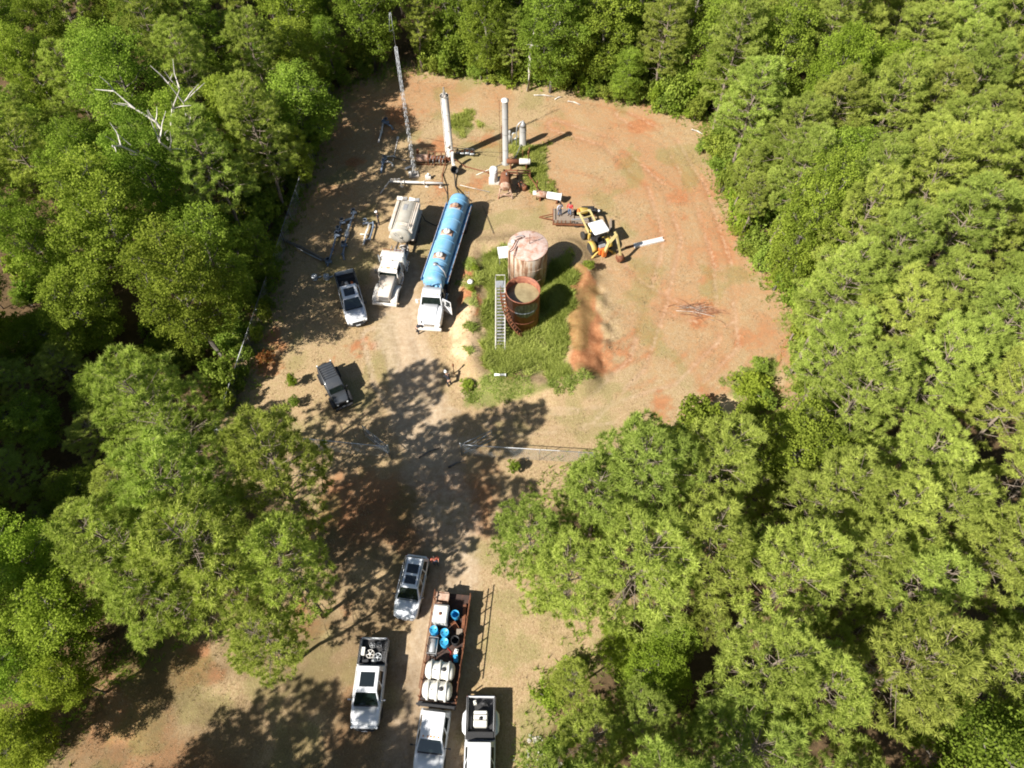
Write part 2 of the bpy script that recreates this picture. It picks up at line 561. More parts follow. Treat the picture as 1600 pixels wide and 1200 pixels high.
def build_ground():
    fx = np.concatenate([[-900, -400, -200, -120], np.arange(-75, -30, 1.0), np.arange(-30, 28, .3), np.arange(28, 76, 1.0), [120, 200, 400, 900]])
    fy = np.concatenate([[-900, -400, -150, -60], np.arange(-25, 0, 1.0), np.arange(0, 80, .3), np.arange(80, 112, 1.0), [150, 250, 450, 1000]])
    X, Y = np.meshgrid(fx, fy)
    Z = gz(X, Y)
    nx, ny = len(fx), len(fy)
    V = np.stack([X.ravel(), Y.ravel(), Z.ravel()], 1)
    i = np.arange(nx * ny).reshape(ny, nx)
    F = np.stack([i[:-1, :-1], i[:-1, 1:], i[1:, 1:], i[1:, :-1]], -1).reshape(-1)
    me = raw_mesh('ground', V, F, 4)
    me.polygons.foreach_set('use_smooth', [True] * len(me.polygons))
    x, y = X.ravel(), Y.ravel()
    wob = (vnoise(x, y, 2.2, 21, 4) - .5)
    n1 = vnoise(x, y, 6.0, 31, 4)
    n2 = vnoise(x, y, 1.3, 41, 4)
    wob = wob + .5 * (vnoise(x, y, .7, 22, 3) - .5)
    def area(p, soft=.5, w=1.6):
        return smooth(soft, -soft, poly_dist(x, y, p) + wob * w)
    clay = np.maximum.reduce([area(CLAYBERM, .4, 1.3), .62 * area(CLAYR, 3, 4), .7 * area(CLAYLOW, 2.0, 4), .45 * area(CLAYTOP, 2, 3), .9 * area(CLAYL, .4, 3.0)])
    for sx, sy, sr in SPOTS:
        d = np.hypot(x - sx, (y - sy))
        clay = np.maximum(clay, .72 * smooth(sr * 1.3, sr * .2, d + wob * 5.0))
    # a general reddish cast to the north and east of the yard, stronger in noise patches
    clay = np.maximum(clay, .42 * smooth(40, 62, y) * smooth(.36, .66, n1))
    clay = np.maximum(clay, .5 * smooth(6, 20, x) * smooth(.45, .68, n2))
    clay = np.maximum(clay, .55 * smooth(22, 16, y) * smooth(-6, -13, x) * smooth(.4, .62, n1))
    # curved machine tracks across the east of the yard, straight ones along the west side
    rr = np.hypot(x - 3, y - 49) + 1.2 * (vnoise(x, y, 7, 77, 2) - .5)
    arc = smooth(.45, .95, np.sin(rr * 2.6)) * smooth(8, 12, rr) * smooth(.35, .6, vnoise(x, y, 4, 78, 3))
    clay = np.maximum(clay, .62 * arc * (x > 4) * smooth(30, 36, y))
    clay = np.maximum(clay, .40 * smooth(7, 13, x) * smooth(30, 38, y))
    clay = np.clip(clay + .55 * (vnoise(x, y, 3.2, 79, 4) - .5), 0, 1)
    green = np.maximum.reduce([smooth(.8, -.8, poly_dist(x, y, GREEN) + .5 + wob * 3.0), .8 * area(FRINGE, .6, 2.5), area(WEED1, .3, 1), area(WEED2, .4, 1), .8 * area(GREENR, .6, 1.5)] + [.9 * area(q, .3, 1.2) for q in TUFTS])
    green = np.maximum(green, .46 * smooth(.5, .7, vnoise(x, y, 3.5, 51, 4)))
    road = smooth(3.6, 1.4, line_dist(x, y, ROAD) + wob * 2.5)
    ruts = np.zeros_like(x)
    for tr in TRACKS:
        ruts = np.maximum(ruts, np.exp(-((np.abs(line_dist(x, y, tr) + .25 * wob - .85)) / .36) ** 2))
    ruts = ruts * smooth(.3, .5, vnoise(x, y, 2.5, 95, 3))
    road = np.maximum(road * .8, ruts * np.where(x < -2, .75, .55))
    clay = np.clip(clay + .25 * ruts * (y > 29) * (x > -2), 0, 1)
    pale = np.maximum(area(PALE, .3, 2.2) * smooth(.36, .5, vnoise(x, y, 1.4, 57, 3)), area(PALE2, .5, 2.5))
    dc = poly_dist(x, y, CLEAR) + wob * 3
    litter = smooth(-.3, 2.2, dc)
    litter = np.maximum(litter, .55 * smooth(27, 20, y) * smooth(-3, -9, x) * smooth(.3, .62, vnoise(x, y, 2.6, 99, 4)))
    green = np.maximum(green, .5 * smooth(17, 11, y) * smooth(.35, .6, vnoise(x, y, 2.2, 97, 4)) * (np.abs(x + 5.5) > 3.5))
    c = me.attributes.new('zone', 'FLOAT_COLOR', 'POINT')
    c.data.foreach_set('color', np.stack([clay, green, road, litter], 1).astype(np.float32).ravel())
    c = me.attributes.new('sand', 'FLOAT', 'POINT')
    c.data.foreach_set('value', pale.astype(np.float32))
    o = bpy.data.objects.new('ground', me)
    COL.objects.link(o)
    o['kind'] = 'structure'
    o['label'] = 'dry grass and red clay ground of the clearing and woods'
    m, nt, b = new_mat('ground_soil')
    v = coords(nt)
    def attr(n):
        a = nt.nodes.new('ShaderNodeAttribute')
        a.attribute_name = n
        return a
    za = attr('zone')
    sp = nt.nodes.new('ShaderNodeSeparateColor')
    nt.links.new(za.outputs['Color'], sp.inputs[0])
    # straw streaks: noise stretched in two directions
    def stretched(sx, sy, rot, sc):
        mp = nt.nodes.new('ShaderNodeMapping')
        mp.inputs['Scale'].default_value = (sx, sy, 1)
        mp.inputs['Rotation'].default_value = (0, 0, rot)
        nt.links.new(v, mp.inputs[0])
        return noise(nt, sc, 3, .7, mp.outputs[0], .6)
    s1 = stretched(1, .6, .5, 10)
    s2 = stretched(1, .6, -.9, 22)
    fine = noise(nt, 16, 3, .7, v)
    mid = noise(nt, 2.3, 5, .66, v)
    big = noise(nt, .35, 3, .6, v)
    st = math_n(nt, 'MULTIPLY', math_n(nt, 'ADD', s1, s2), .5)
    straw = ramp(nt, st, [(.34, (.18, .118, .064)), (.47, (.305, .212, .118)), (.62, (.46, .348, .21))])
    straw = mixc(nt, ramp(nt, mid, [(.45, (0, 0, 0)), (.68, (.5, .5, .5))]), straw, (.30, .25, .115))
    claybase = ramp(nt, mixc(nt, .5, mid, fine), [(.32, (.16, .056, .022)), (.5, (.335, .135, .06)), (.68, (.46, .25, .13))])
    claypure = math_n(nt, 'MULTIPLY', sp.outputs[0], 1.0)
    # break the clay mask with noise so it frays into the straw
    f = math_n(nt, 'ADD', claypure, math_n(nt, 'MULTIPLY', math_n(nt, 'SUBTRACT', mid, .5), 1.1))
    f = math_n(nt, 'ADD', f, math_n(nt, 'MULTIPLY', math_n(nt, 'SUBTRACT', st, .5), .9))
    f = ramp(nt, f, [(.2, (0, 0, 0)), (.85, (.95, .95, .95))])
    c = mixc(nt, f, straw, claybase)
    gbase = ramp(nt, mixc(nt, .5, st, fine), [(.35, (.07, .08, .025)), (.52, (.17, .18, .055)), (.68, (.34, .31, .13))])
    f = math_n(nt, 'ADD', sp.outputs[1], math_n(nt, 'MULTIPLY', math_n(nt, 'SUBTRACT', fine, .5), .9))
    f = ramp(nt, f, [(.25, (0, 0, 0)), (.75, (1, 1, 1))])
    c = mixc(nt, f, c, gbase)
    rbase = ramp(nt, mixc(nt, .45, mid, fine), [(.3, (.27, .2, .14)), (.5, (.42, .325, .23)), (.7, (.54, .44, .325))])
    f = math_n(nt, 'ADD', sp.outputs[2], math_n(nt, 'MULTIPLY', math_n(nt, 'SUBTRACT', mid, .5), 1.0))
    f = ramp(nt, f, [(.3, (0, 0, 0)), (.95, (.88, .88, .88))])
    c = mixc(nt, f, c, rbase)
    sa = attr('sand')
    sbase = ramp(nt, mixc(nt, .5, mid, fine), [(.3, (.44, .30, .17)), (.7, (.66, .50, .32))])
    c = mixc(nt, sa.outputs['Fac'], c, sbase)
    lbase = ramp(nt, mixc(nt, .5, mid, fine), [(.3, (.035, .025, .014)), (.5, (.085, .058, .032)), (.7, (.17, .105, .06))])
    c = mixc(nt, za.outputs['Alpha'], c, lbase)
    # bits of chaff and small stones
    vo = nt.nodes.new('ShaderNodeTexVoronoi')
    vo.inputs['Scale'].default_value = 3.2
    nt.links.new(v, vo.inputs['Vector'])
    spk = ramp(nt, vo.outputs['Distance'], [(.05, (1, 1, 1)), (.1, (0, 0, 0))])
    spk = math_n(nt, 'MULTIPLY', spk, ramp(nt, big, [(.45, (0, 0, 0)), (.6, (.7, .7, .7))]))
    c = mixc(nt, spk, c, (.55, .46, .34))
    c = mixc(nt, ramp(nt, big, [(.35, (0, 0, 0)), (.65, (.3, .3, .3))]), c, mixc(nt, .5, c, (.30, .19, .10)))
    nt.nodes.remove(b)
    b = nt.nodes.new('ShaderNodeBsdfDiffuse')
    nt.links.new(b.outputs[0], nt.nodes['Material Output'].inputs['Surface'])
    nt.links.new(c, b.inputs['Color'])
    bump(nt, b, mixc(nt, .5, fine, mid), .7, .10)
    me.materials.append(m)
    return o


ground = build_ground()

# ------------------------------------------------------------------ vegetation builders (numpy for speed)
def blades(centers, dirs, rng, n, length, width, spread=1.0, droop=0.0, tone=None):
    """n needle triangles fanned round each centre"""
    K = len(centers)
    c = np.repeat(centers, n, 0)
    d = np.repeat(dirs, n, 0) + rng.normal(size=(K * n, 3)) * spread
    d[:, 2] -= droop
    d /= np.linalg.norm(d, axis=1)[:, None] + 1e-9
    L = length * rng.uniform(.7, 1.15, (K * n, 1))
    w = np.cross(d, rng.normal(size=(K * n, 3)))
    w /= np.linalg.norm(w, axis=1)[:, None] + 1e-9
    w *= width / 2 * rng.uniform(.7, 1.3, (K * n, 1))
    p0 = c + d * L * .08
    p1 = c + d * L
    V = np.stack([p0 - w, p0 + w, p1], 1).reshape(-1, 3)
    t = rng.uniform(0, 1, K) if tone is None else tone
    t = np.clip(np.repeat(t, n) * .65 + rng.uniform(0, .35, K * n), 0, 1)
    return V, np.repeat(t, 3)


def leaves(centers, rng, n, radius, size, tone, up=.55):
    """n rhombic leaves folded along the midrib, scattered round each centre"""
    K = len(centers)
    off = rng.normal(size=(K * n, 3))
    off /= np.linalg.norm(off, axis=1)[:, None] + 1e-9
    off *= radius * rng.uniform(.15, 1, (K * n, 1)) ** .6
    off[:, 2] *= .62
    c = np.repeat(centers, n, 0) + off
    nrm = rng.normal(size=(K * n, 3)) * .75 + off / radius * .5
    nrm[:, 2] += up
    nrm /= np.linalg.norm(nrm, axis=1)[:, None] + 1e-9
    a = np.cross(nrm, rng.normal(size=(K * n, 3)))
    a /= np.linalg.norm(a, axis=1)[:, None] + 1e-9
    b = np.cross(nrm, a)
    s = size * rng.uniform(.65, 1.25, (K * n, 1))
    p = np.stack([c - a * s * .5, c + b * s * .36 + nrm * s * .1, c + a * s * .5, c - b * s * .36 + nrm * s * .1], 1)
    t = np.clip(np.repeat(tone, n) * .6 + rng.uniform(0, .4, K * n), 0, 1)
    return p.reshape(-1, 3), np.repeat(t, 4)


def link_mesh(name, me, mat, parent=None):
    me.materials.append(mat)
    o = bpy.data.objects.new(name, me)
    COL.objects.link(o)
    o.parent = parent
    return o


def pine_proto(seed, h=16.0, r=3.2, low=.40, n_br=54):
    rng = np.random.default_rng(seed)
    rnd = random.Random(seed)
    t = MB()
    bend = [(rnd.uniform(-.25, .25), rnd.uniform(-.25, .25)) for _ in range(7)]
    def axis(z):
        f = z / h * 6
        i = min(int(f), 5)
        k = f - i
        return Vector((bend[i][0] * (1 - k) + bend[i + 1][0] * k, bend[i][1] * (1 - k) + bend[i + 1][1] * k, z))
    bend[0] = (0, 0)
    t.tube([axis(h * q / 6) - Vector((0, 0, .4 if q == 0 else 0)) for q in range(7)], [.21 - .03 * q for q in range(7)], 7)
    cen, drs, tone = [], [], []
    for i in range(n_br):
        q = (i + rnd.random() * .8) / n_br
        z = h * (low + (1 - low) * (q ** .85) * .985)
        s = (z / h - low) / (1 - low)
        L = r * (math.sqrt(max(0, 1 - s ** 2.2)) * .92 + .10) * (.55 + .45 * min(1, s * 4 + .25)) * rnd.uniform(.72, 1.12)
        az = i * 2.399 + rnd.uniform(-.5, .5)
        el = -.12 + .75 * s + rnd.uniform(-.15, .15)
        d = Vector((math.cos(az) * math.cos(el), math.sin(az) * math.cos(el), math.sin(el)))
        a = axis(z)
        pts = [a + d * (L * k / 4) + Vector((0, 0, .09 * L * (k / 4) ** 2)) for k in range(5)]
        t.tube(pts, [.042 * (1 - .18 * k) * (.6 + .4 * (1 - s)) for k in range(5)], 4, False)
        tb = rnd.uniform(.1, .9)
        side = d.cross(Vector((0, 0, 1))).normalized()
        m = max(4, int(L * 2.6))
        for j in range(m):
            k = .30 + .70 * (j + rnd.random() * .6) / m
            p = a + d * (L * k) + Vector((0, 0, .09 * L * k * k))
            sd = side * (1 if j % 2 else -1)
            tl = L * .40 * (1.15 - k) * rnd.uniform(.7, 1.3) + .25
            td = (d * .65 + sd * rnd.uniform(.55, 1.0) + Vector((0, 0, rnd.uniform(0, .35)))).normalized()
            e = p + td * tl
            if j % 3 == 0:
                t.tube([p, e], [.018, .01], 3, False)
            bt = tb + rnd.uniform(-.25, .25)
            nt_ = 3
            for u in range(nt_):
                w = .66 + .34 * (u + 1) / nt_
                cc = p + td * (tl * w) + Vector((rnd.uniform(-.17, .17), rnd.uniform(-.17, .17), rnd.uniform(-.04, .18)))
                cen.append(cc)
                drs.append(td * .5 + Vector((0, 0, .55)))
                tone.append(min(1, max(0, bt + .2 * (u / nt_))))
        e = pts[-1]
        for u in range(3):
            cen.append(e + Vector((rnd.uniform(-.15, .15), rnd.uniform(-.15, .15), rnd.uniform(0, .2))))
            drs.append(d * .6 + Vector((0, 0, .5)))
            tone.append(min(1, tb + .2))
    # bare dead stubs below the live crown
    for i in range(9):
        z = h * rnd.uniform(low * .55, low)
        az = rnd.uniform(0, 6.28)
        a = axis(z)
        e = a + Vector((math.cos(az), math.sin(az), rnd.uniform(-.2, .3))) * rnd.uniform(.5, 1.8)
        t.tube([a, e], [.03, .012], 3, False)
    V, tn = blades(np.array(cen), np.array(drs), rng, 26, .37, .052, .85, tone=np.array(tone))
    crown = raw_mesh('crown', V, np.arange(len(V)), 3, tn)
    return t, crown


def broad_proto(seed, h=15.0, r=3.6, low=.28, lobes=17, per=50, leaf=.165, nl=32, crad=.48):
    rng = np.random.default_rng(seed)
    rnd = random.Random(seed)
    t = MB()
    top = Vector((rnd.uniform(-.4, .4), rnd.uniform(-.4, .4), h * .72))
    mid = Vector((rnd.uniform(-.25, .25), rnd.uniform(-.25, .25), h * .38))
    t.tube([(0, 0, -.4), (mid.x * .4, mid.y * .4, h * .18), mid, (mid + top) / 2, top], [.24, .2, .17, .13, .06], 7)
    C, tone = [], []
    zc, rzv = h * (1 + low) / 2, h * (1 - low) / 2
    for i in range(lobes):
        # lobe centres over the crown ellipsoid
        s = 1 - 2 * (i + .5) / lobes
        az = i * 2.399 + rnd.uniform(-.35, .35)
        cr = math.sqrt(1 - s * s)
        f = rnd.uniform(.52, .78)
        c = Vector((r * f * cr * math.cos(az), r * f * cr * math.sin(az), zc + rzv * .74 * s))
        lr = r * rnd.uniform(.30, .46)
        b0 = mid.lerp(top, max(0, min(1, (c.z - mid.z) / (top.z - mid.z + 1e-6) - .3)))
        mm = b0.lerp(c, .55) + Vector((rnd.uniform(-.2, .2), rnd.uniform(-.2, .2), rnd.uniform(-.3, .1)))
        t.tube([b0, mm, c], [.075, .05, .022], 4, False)
        lt = rnd.uniform(.1, .9)
        for j in range(per):
            d = Vector((rnd.gauss(0, 1), rnd.gauss(0, 1), rnd.gauss(.25, .9))).normalized()
            q = c + Vector((d.x, d.y, d.z * .8)) * (lr * rnd.uniform(.62, 1.12))
            C.append(q)
            tone.append(min(1, max(0, lt + rnd.uniform(-.3, .3))))
            if j % 5 == 0:
                t.tube([c, q], [.02, .008], 3, False)
    V, tn = leaves(np.array(C), rng, nl, crad, leaf, np.array(tone))
    crown = raw_mesh('crown', V, np.arange(len(V)), 4, tn)
    return t, crown


PINES = [pine_proto(11, 16, 3.2), pine_proto(12, 16, 3.0, .45, 48), pine_proto(13, 16, 3.4, .36, 60), pine_proto(14, 16, 3.1, .48, 50), pine_proto(15, 16, 3.3, .42, 52)]
BROADS = [broad_proto(21), broad_proto(22, 15, 3.6, .22, 20, 44), broad_proto(23, 15, 3.6, .3, 14, 62), broad_proto(24, 15, 3.6, .25, 18, 46, .19, 28), broad_proto(25, 15, 3.6, .2, 22, 40, .15, 34)]
PINES = [(t.mesh('trunk', False), c) for t, c in PINES]
SKIRT = [broad_proto(26, 15, 3.6, .04, 24, 44, .17, 27), broad_proto(27, 15, 3.6, .06, 22, 46, .18, 26)]
BROADS = [(t.mesh('trunk', False), c) for t, c in BROADS]
SKIRT = [(t.mesh('trunk', False), c) for t, c in SKIRT]
for t, c in PINES:
    t.materials.append(M['bark_pine'])
    c.materials.append(M['needle'])
for t, c in BROADS + SKIRT:
    t.materials.append(M['bark_grey'])
    c.materials.append(M['leaf'])
BRIGHT = []
for t, c in BROADS[:3]:
    c2 = c.copy()
    c2.materials.clear()
    c2.materials.append(M['leaf_bright'])
    BRIGHT.append((t, c2))


def place_tree(proto, base_h, base_r, name, label, cat, x, y, h, r, rz, group=None, tilt=(0, 0)):
    o = thing(name, label, cat, (x, y, G0(x, y)), 0, group)
    o.rotation_euler = (tilt[0], tilt[1], rz)
    o.scale = (r / base_r, r / base_r, h / base_h)
    for nm, me in (('trunk', proto[0]), ('crown', proto[1])):
        c = bpy.data.objects.new(nm, me)
        COL.objects.link(c)
        c.parent = o
    return o


TREES = [
 ('p',-23.0,22.8,18.0,3.3,'L'), ('p',-15.1,18.7,18.0,3.2,'L'), ('p',-23.9,14.5,16.0,3.4,'L'), ('p',-18.1,14.6,17.0,3.6,'L'), ('p',-13.9,13.4,15.5,2.9,'L'),
 ('p',-15.4,10.3,10.5,2.3,'L'), ('p',-19.7,17.8,18.0,3.3,'L'), ('p',-21.4,12.2,14.0,3.0,'L'), ('b',-29.8,11.6,11.0,3.4,'LB'), ('b',-28.4,8.2,8.0,1.9,'LB'),
 ('b',-30.3,5.0,7.0,2.2,'LB'), ('b',-32.1,14.6,12.0,3.0,'LB'), ('p',5.4,18.2,14.0,2.8,'R'), ('p',8.7,19.4,16.0,3.5,'R'), ('p',13.0,20.0,15.5,3.2,'R'),
 ('p',1.5,16.7,11.5,2.6,'R'), ('p',3.7,13.8,12.0,3.0,'R'), ('p',7.9,14.3,15.0,3.5,'R'), ('p',12.1,14.7,15.0,3.4,'R'), ('b',9.6,8.4,7.5,2.3,'RB'),
 ('b',7.5,10.5,5.0,1.6,'RB'), ('p',7.7,5.9,9.0,2.2,'R'), ('p',19.9,17.8,16.0,3.2,'R'), ('p',23.1,16.1,16.0,3.1,'R'), ('b',-25.8,35.8,17.0,3.6,'E'),
 ('b',-33.1,41.8,18.0,4.2,'E'), ('p',-26.2,49.5,16.0,3.4,'E'), ('b',-37.1,60.1,18.0,4.4,'E'), ('p',-23.5,54.7,15.0,3.0,'E'), ('b',-35.1,36.2,12.0,3.0,'E'),
 ('b',-31.6,9.0,8.5,2.5,'LB'), ('p',59.8,83.5,17.3,3.1,'F'), ('p',22.1,7.3,16.1,3.5,'F'), ('b',31.0,80.3,16.6,3.4,'F'), ('p',-37.6,70.2,17.2,2.9,'F'),
 ('b',36.9,82.0,17.6,2.9,'F'), ('p',-43.5,62.6,13.7,2.6,'F'), ('p',40.5,35.9,13.3,3.4,'F'), ('b',-43.5,80.3,14.4,4.4,'F'), ('p',35.5,72.3,16.0,3.3,'F'),
 ('p',39.3,57.8,14.6,3.2,'F'), ('b',27.2,67.3,16.6,3.7,'F'), ('b',16.1,85.6,14.3,3.2,'F'), ('b',-46.9,54.9,13.4,4.1,'F'), ('p',35.0,12.0,13.7,3.5,'F'),
 ('b',30.4,51.4,13.1,3.5,'F'), ('p',51.7,85.2,13.1,3.3,'F'), ('b',-25.2,78.6,16.9,3.9,'F'), ('b',10.6,76.5,13.0,4.1,'F'), ('p',-15.6,-9.6,13.7,3.2,'F'),
 ('b',0.7,87.8,15.5,3.2,'F'), ('p',-32.9,26.3,5.8,2.3,'F'), ('p',56.1,61.6,13.5,3.5,'F'), ('b',20.5,77.5,15.6,3.4,'F'), ('b',-32.9,22.0,5.8,2.4,'F'),
 ('p',43.6,43.0,15.6,3.3,'F'), ('b',-13.0,-4.9,12.8,2.9,'F'), ('p',48.3,54.6,15.1,2.7,'F'), ('p',-26.9,67.5,13.7,2.8,'F'), ('b',-39.8,42.0,15.0,2.9,'F'),
 ('p',-23.3,-6.0,16.7,2.9,'F'), ('b',-37.2,16.6,12.1,3.5,'F'), ('p',56.4,67.0,14.2,3.3,'F'), ('b',54.4,74.6,13.6,4.3,'F'), ('b',-2.2,84.5,12.9,3.2,'F'),
 ('b',-37.1,48.1,16.4,3.2,'F'), ('p',59.8,77.0,16.1,3.2,'F'), ('b',4.6,75.0,15.4,3.9,'F'), ('p',13.8,7.8,17.0,2.8,'F'), ('b',-15.6,85.1,13.5,3.2,'F'),
 ('p',28.3,31.5,15.4,3.4,'F'), ('p',35.8,49.6,14.5,3.4,'F'), ('p',-10.8,83.7,17.1,2.9,'F'), ('b',-41.0,36.2,5.9,3.0,'F'), ('p',29.9,13.9,15.8,2.9,'F'),
 ('p',16.0,12.0,16.9,3.0,'F'), ('b',-54.1,62.0,11.9,3.5,'F'), ('b',-49.3,71.6,15.0,2.9,'F'), ('b',-7.0,88.6,14.8,3.3,'F'), ('p',26.2,54.0,13.7,3.0,'F'),
 ('p',29.2,26.5,16.4,3.0,'F'), ('p',48.9,62.6,14.8,3.0,'F'), ('p',36.3,31.4,16.0,3.4,'F'), ('b',22.6,71.7,15.0,4.1,'F'), ('p',34.6,19.3,13.6,3.1,'F'),
 ('b',0.9,80.4,14.4,3.9,'F'), ('b',31.7,87.2,12.0,3.8,'F'), ('b',-26.7,58.8,14.5,3.1,'F'), ('b',14.8,80.6,14.6,3.3,'F'), ('p',-40.5,30.9,6.2,2.0,'F'),
 ('p',-57.6,77.3,14.1,3.0,'F'), ('p',41.6,73.2,13.8,2.8,'F'), ('p',28.6,7.5,13.5,3.1,'F'), ('b',-27.1,86.0,13.2,3.6,'F'), ('b',-54.4,70.0,14.7,3.6,'F'),
 ('b',-38.4,89.9,13.4,4.1,'F'), ('p',34.9,40.1,17.0,3.4,'F'), ('p',-29.1,21.7,6.7,2.1,'F'), ('p',30.8,46.4,15.6,2.7,'F'), ('b',31.1,61.4,17.3,2.8,'F'),
 ('b',-44.2,68.9,12.6,3.8,'F'), ('b',25.5,1.4,17.9,4.3,'F'), ('p',-32.2,84.5,14.1,2.9,'F'), ('b',-21.7,89.4,11.7,3.8,'F'), ('p',17.2,6.4,15.2,2.6,'F'),
 ('b',-37.9,27.4,6.9,2.4,'F'), ('p',42.7,79.0,15.3,3.4,'F'), ('b',-45.4,87.0,15.0,3.3,'F'), ('p',25.3,48.5,14.8,2.7,'F'), ('p',47.9,42.0,13.6,2.9,'F'),
 ('p',43.2,48.6,14.5,2.9,'F'), ('p',-53.5,86.4,17.3,2.9,'F'), ('b',-6.1,80.4,16.2,4.1,'F'), ('p',45.2,34.6,15.7,3.1,'F'), ('b',-40.7,54.7,11.8,3.1,'F'),
 ('p',46.1,68.1,14.5,3.1,'F'), ('b',-32.8,73.1,11.6,3.5,'F'), ('p',45.3,86.8,13.5,2.8,'F'), ('b',10.5,87.6,16.0,4.2,'F'), ('p',29.0,36.2,17.3,2.7,'F'),
 ('p',51.1,69.0,16.5,3.3,'F'), ('p',43.5,55.1,13.9,2.7,'F'), ('p',23.9,25.9,16.3,2.8,'F'), ('p',32.8,2.8,13.3,2.8,'F'), ('p',34.6,56.4,16.0,3.1,'F'),
 ('b',37.1,64.8,13.2,4.2,'F'), ('b',24.8,86.2,11.8,4.1,'F'), ('p',51.4,51.1,14.7,3.1,'F'), ('p',32.8,68.8,15.3,2.9,'F'), ('p',25.1,12.3,13.9,3.2,'F'),
 ('p',-31.2,61.1,16.3,2.7,'F'), ('p',61.7,87.2,14.0,2.8,'F'), ('p',27.1,20.9,13.9,3.2,'F'), ('p',47.9,77.6,13.9,3.4,'F'), ('b',-46.0,38.1,12.9,3.6,'F'),
 ('p',16.7,73.1,13.6,2.8,'F'), ('p',34.5,24.9,16.5,3.0,'F'), ('p',41.0,26.2,15.6,2.7,'F'), ('p',13.1,3.4,13.3,3.5,'F'), ('p',-36.3,78.7,16.0,3.4,'F'),
 ('p',55.4,82.7,13.4,3.2,'F'), ('p',-46.8,46.0,14.1,3.1,'F'), ('p',-37.6,32.9,6.0,1.9,'F'), ('p',-17.8,-2.7,14.3,2.6,'F'), ('b',-31.1,55.3,14.6,3.0,'F'),
 ('p',39.1,53.2,14.5,3.1,'F'), ('p',-38.3,23.0,5.6,2.4,'F'), ('b',-60.4,82.9,11.7,3.1,'F'), ('p',50.7,81.3,13.6,2.6,'F'), ('p',56.8,88.8,14.2,2.7,'F'),
 ('p',6.9,81.0,14.6,3.5,'F'), ('p',-27.3,-10.8,16.1,2.7,'F'), ('p',44.2,60.1,16.1,3.0,'F'), ('p',38.7,19.8,14.8,2.7,'F'), ('b',-22.1,63.9,11.5,4.0,'F'),
 ('b',-16.8,79.2,17.6,3.9,'F'), ('b',-47.8,64.6,15.4,2.9,'F'), ('p',39.1,42.2,14.2,3.1,'F'), ('p',26.0,75.8,13.9,3.0,'F'), ('b',-60.7,70.9,13.1,4.1,'F'),
 ('p',28.2,41.7,16.4,2.7,'F'), ('p',52.7,56.0,16.2,3.3,'F'), ('p',-18.8,-13.2,14.8,2.8,'F'), ('b',-23.5,71.8,12.0,3.2,'F'), ('b',-34.6,30.6,5.2,2.2,'F'),
 ('p',23.3,59.3,13.9,3.4,'F'), ('p',38.7,76.9,13.1,3.1,'F'), ('p',53.1,89.8,13.5,2.9,'F'), ('p',18.7,0.7,13.1,3.4,'F'), ('b',48.0,48.3,16.2,3.0,'F'),
 ('b',20.4,22.6,13.0,3.3,'F'), ('p',-49.6,77.3,13.3,2.6,'F'), ('p',-51.1,81.7,16.7,2.6,'F'), ('p',-14.1,90.0,13.3,3.0,'F'), ('p',30.0,57.0,14.5,3.0,'F'),
 ('b',19.6,89.8,11.7,3.4,'F'), ('p',24.7,34.7,15.3,3.3,'F'), ('p',41.1,85.4,14.6,2.9,'F'), ('b',-57.9,90.5,12.7,3.6,'F'), ('p',34.2,6.8,15.2,3.5,'F'),
 ('b',-40.2,75.1,17.2,2.8,'F'), ('p',2.7,0.6,13.4,3.0,'F'), ('b',-32.0,89.3,13.2,3.0,'F'), ('p',-27.2,26.1,7.2,2.4,'F'), ('p',60.8,72.6,13.0,3.0,'F'),
 ('p',38.1,89.1,14.3,2.9,'F'), ('b',-26.2,42.0,13.9,3.3,'F'), ('b',-28.5,-3.3,14.1,3.3,'F'), ('b',-52.3,51.8,15.9,3.5,'F'), ('p',41.3,68.6,13.7,3.4,'F'),
 ('p',7.9,0.9,17.4,2.7,'F'), ('p',34.6,45.3,16.9,3.0,'F'), ('p',-33.6,65.6,13.3,3.4,'F'), ('p',-42.5,50.0,16.8,3.0,'F'), ('b',-43.7,32.7,4.9,2.0,'F'),
 ('p',30.9,75.4,14.8,2.9,'F'), ('b',29.0,91.2,12.1,3.0,'F'), ('p',24.2,30.1,14.0,2.9,'F'), ('p',5.6,85.7,14.6,2.9,'F'), ('p',43.5,30.4,14.1,3.3,'F'),
 ('b',20.8,82.3,15.3,3.3,'F'), ('p',-31.0,18.6,6.9,2.0,'F'), ('p',20.5,12.6,15.8,2.6,'F'), ('p',22.4,66.0,16.2,2.8,'F'), ('b',5.7,90.1,13.3,3.3,'F'),
 ('p',47.5,72.0,16.3,2.7,'F'), ('b',46.4,83.0,16.5,2.9,'F'), ('p',-12.8,-13.6,15.3,2.7,'F'), ('p',33.2,34.9,13.6,3.2,'F'), ('b',-31.4,47.5,17.6,3.1,'F'),
 ('b',-3.0,76.6,14.5,2.9,'F'), ('p',-35.8,11.0,14.9,3.1,'F'), ('p',29.1,71.8,14.0,2.7,'F'), ('b',-32.1,33.1,5.2,2.0,'F'), ('p',39.5,47.2,16.4,2.8,'F'),
 ('p',43.4,64.4,14.7,3.1,'F'), ('p',27.3,16.8,15.0,2.6,'F'), ('b',24.9,80.8,14.8,3.2,'F'), ('b',47.5,90.5,11.5,3.0,'F'), ('b',-49.9,89.5,13.4,2.9,'F'),
 ('b',25.4,44.5,17.5,2.8,'F'), ('b',-37.0,84.2,15.3,2.9,'F'), ('p',32.5,29.7,14.2,2.7,'F'), ('p',-55.6,81.6,13.1,2.7,'F'), ('p',-30.9,79.7,17.4,3.2,'F'),
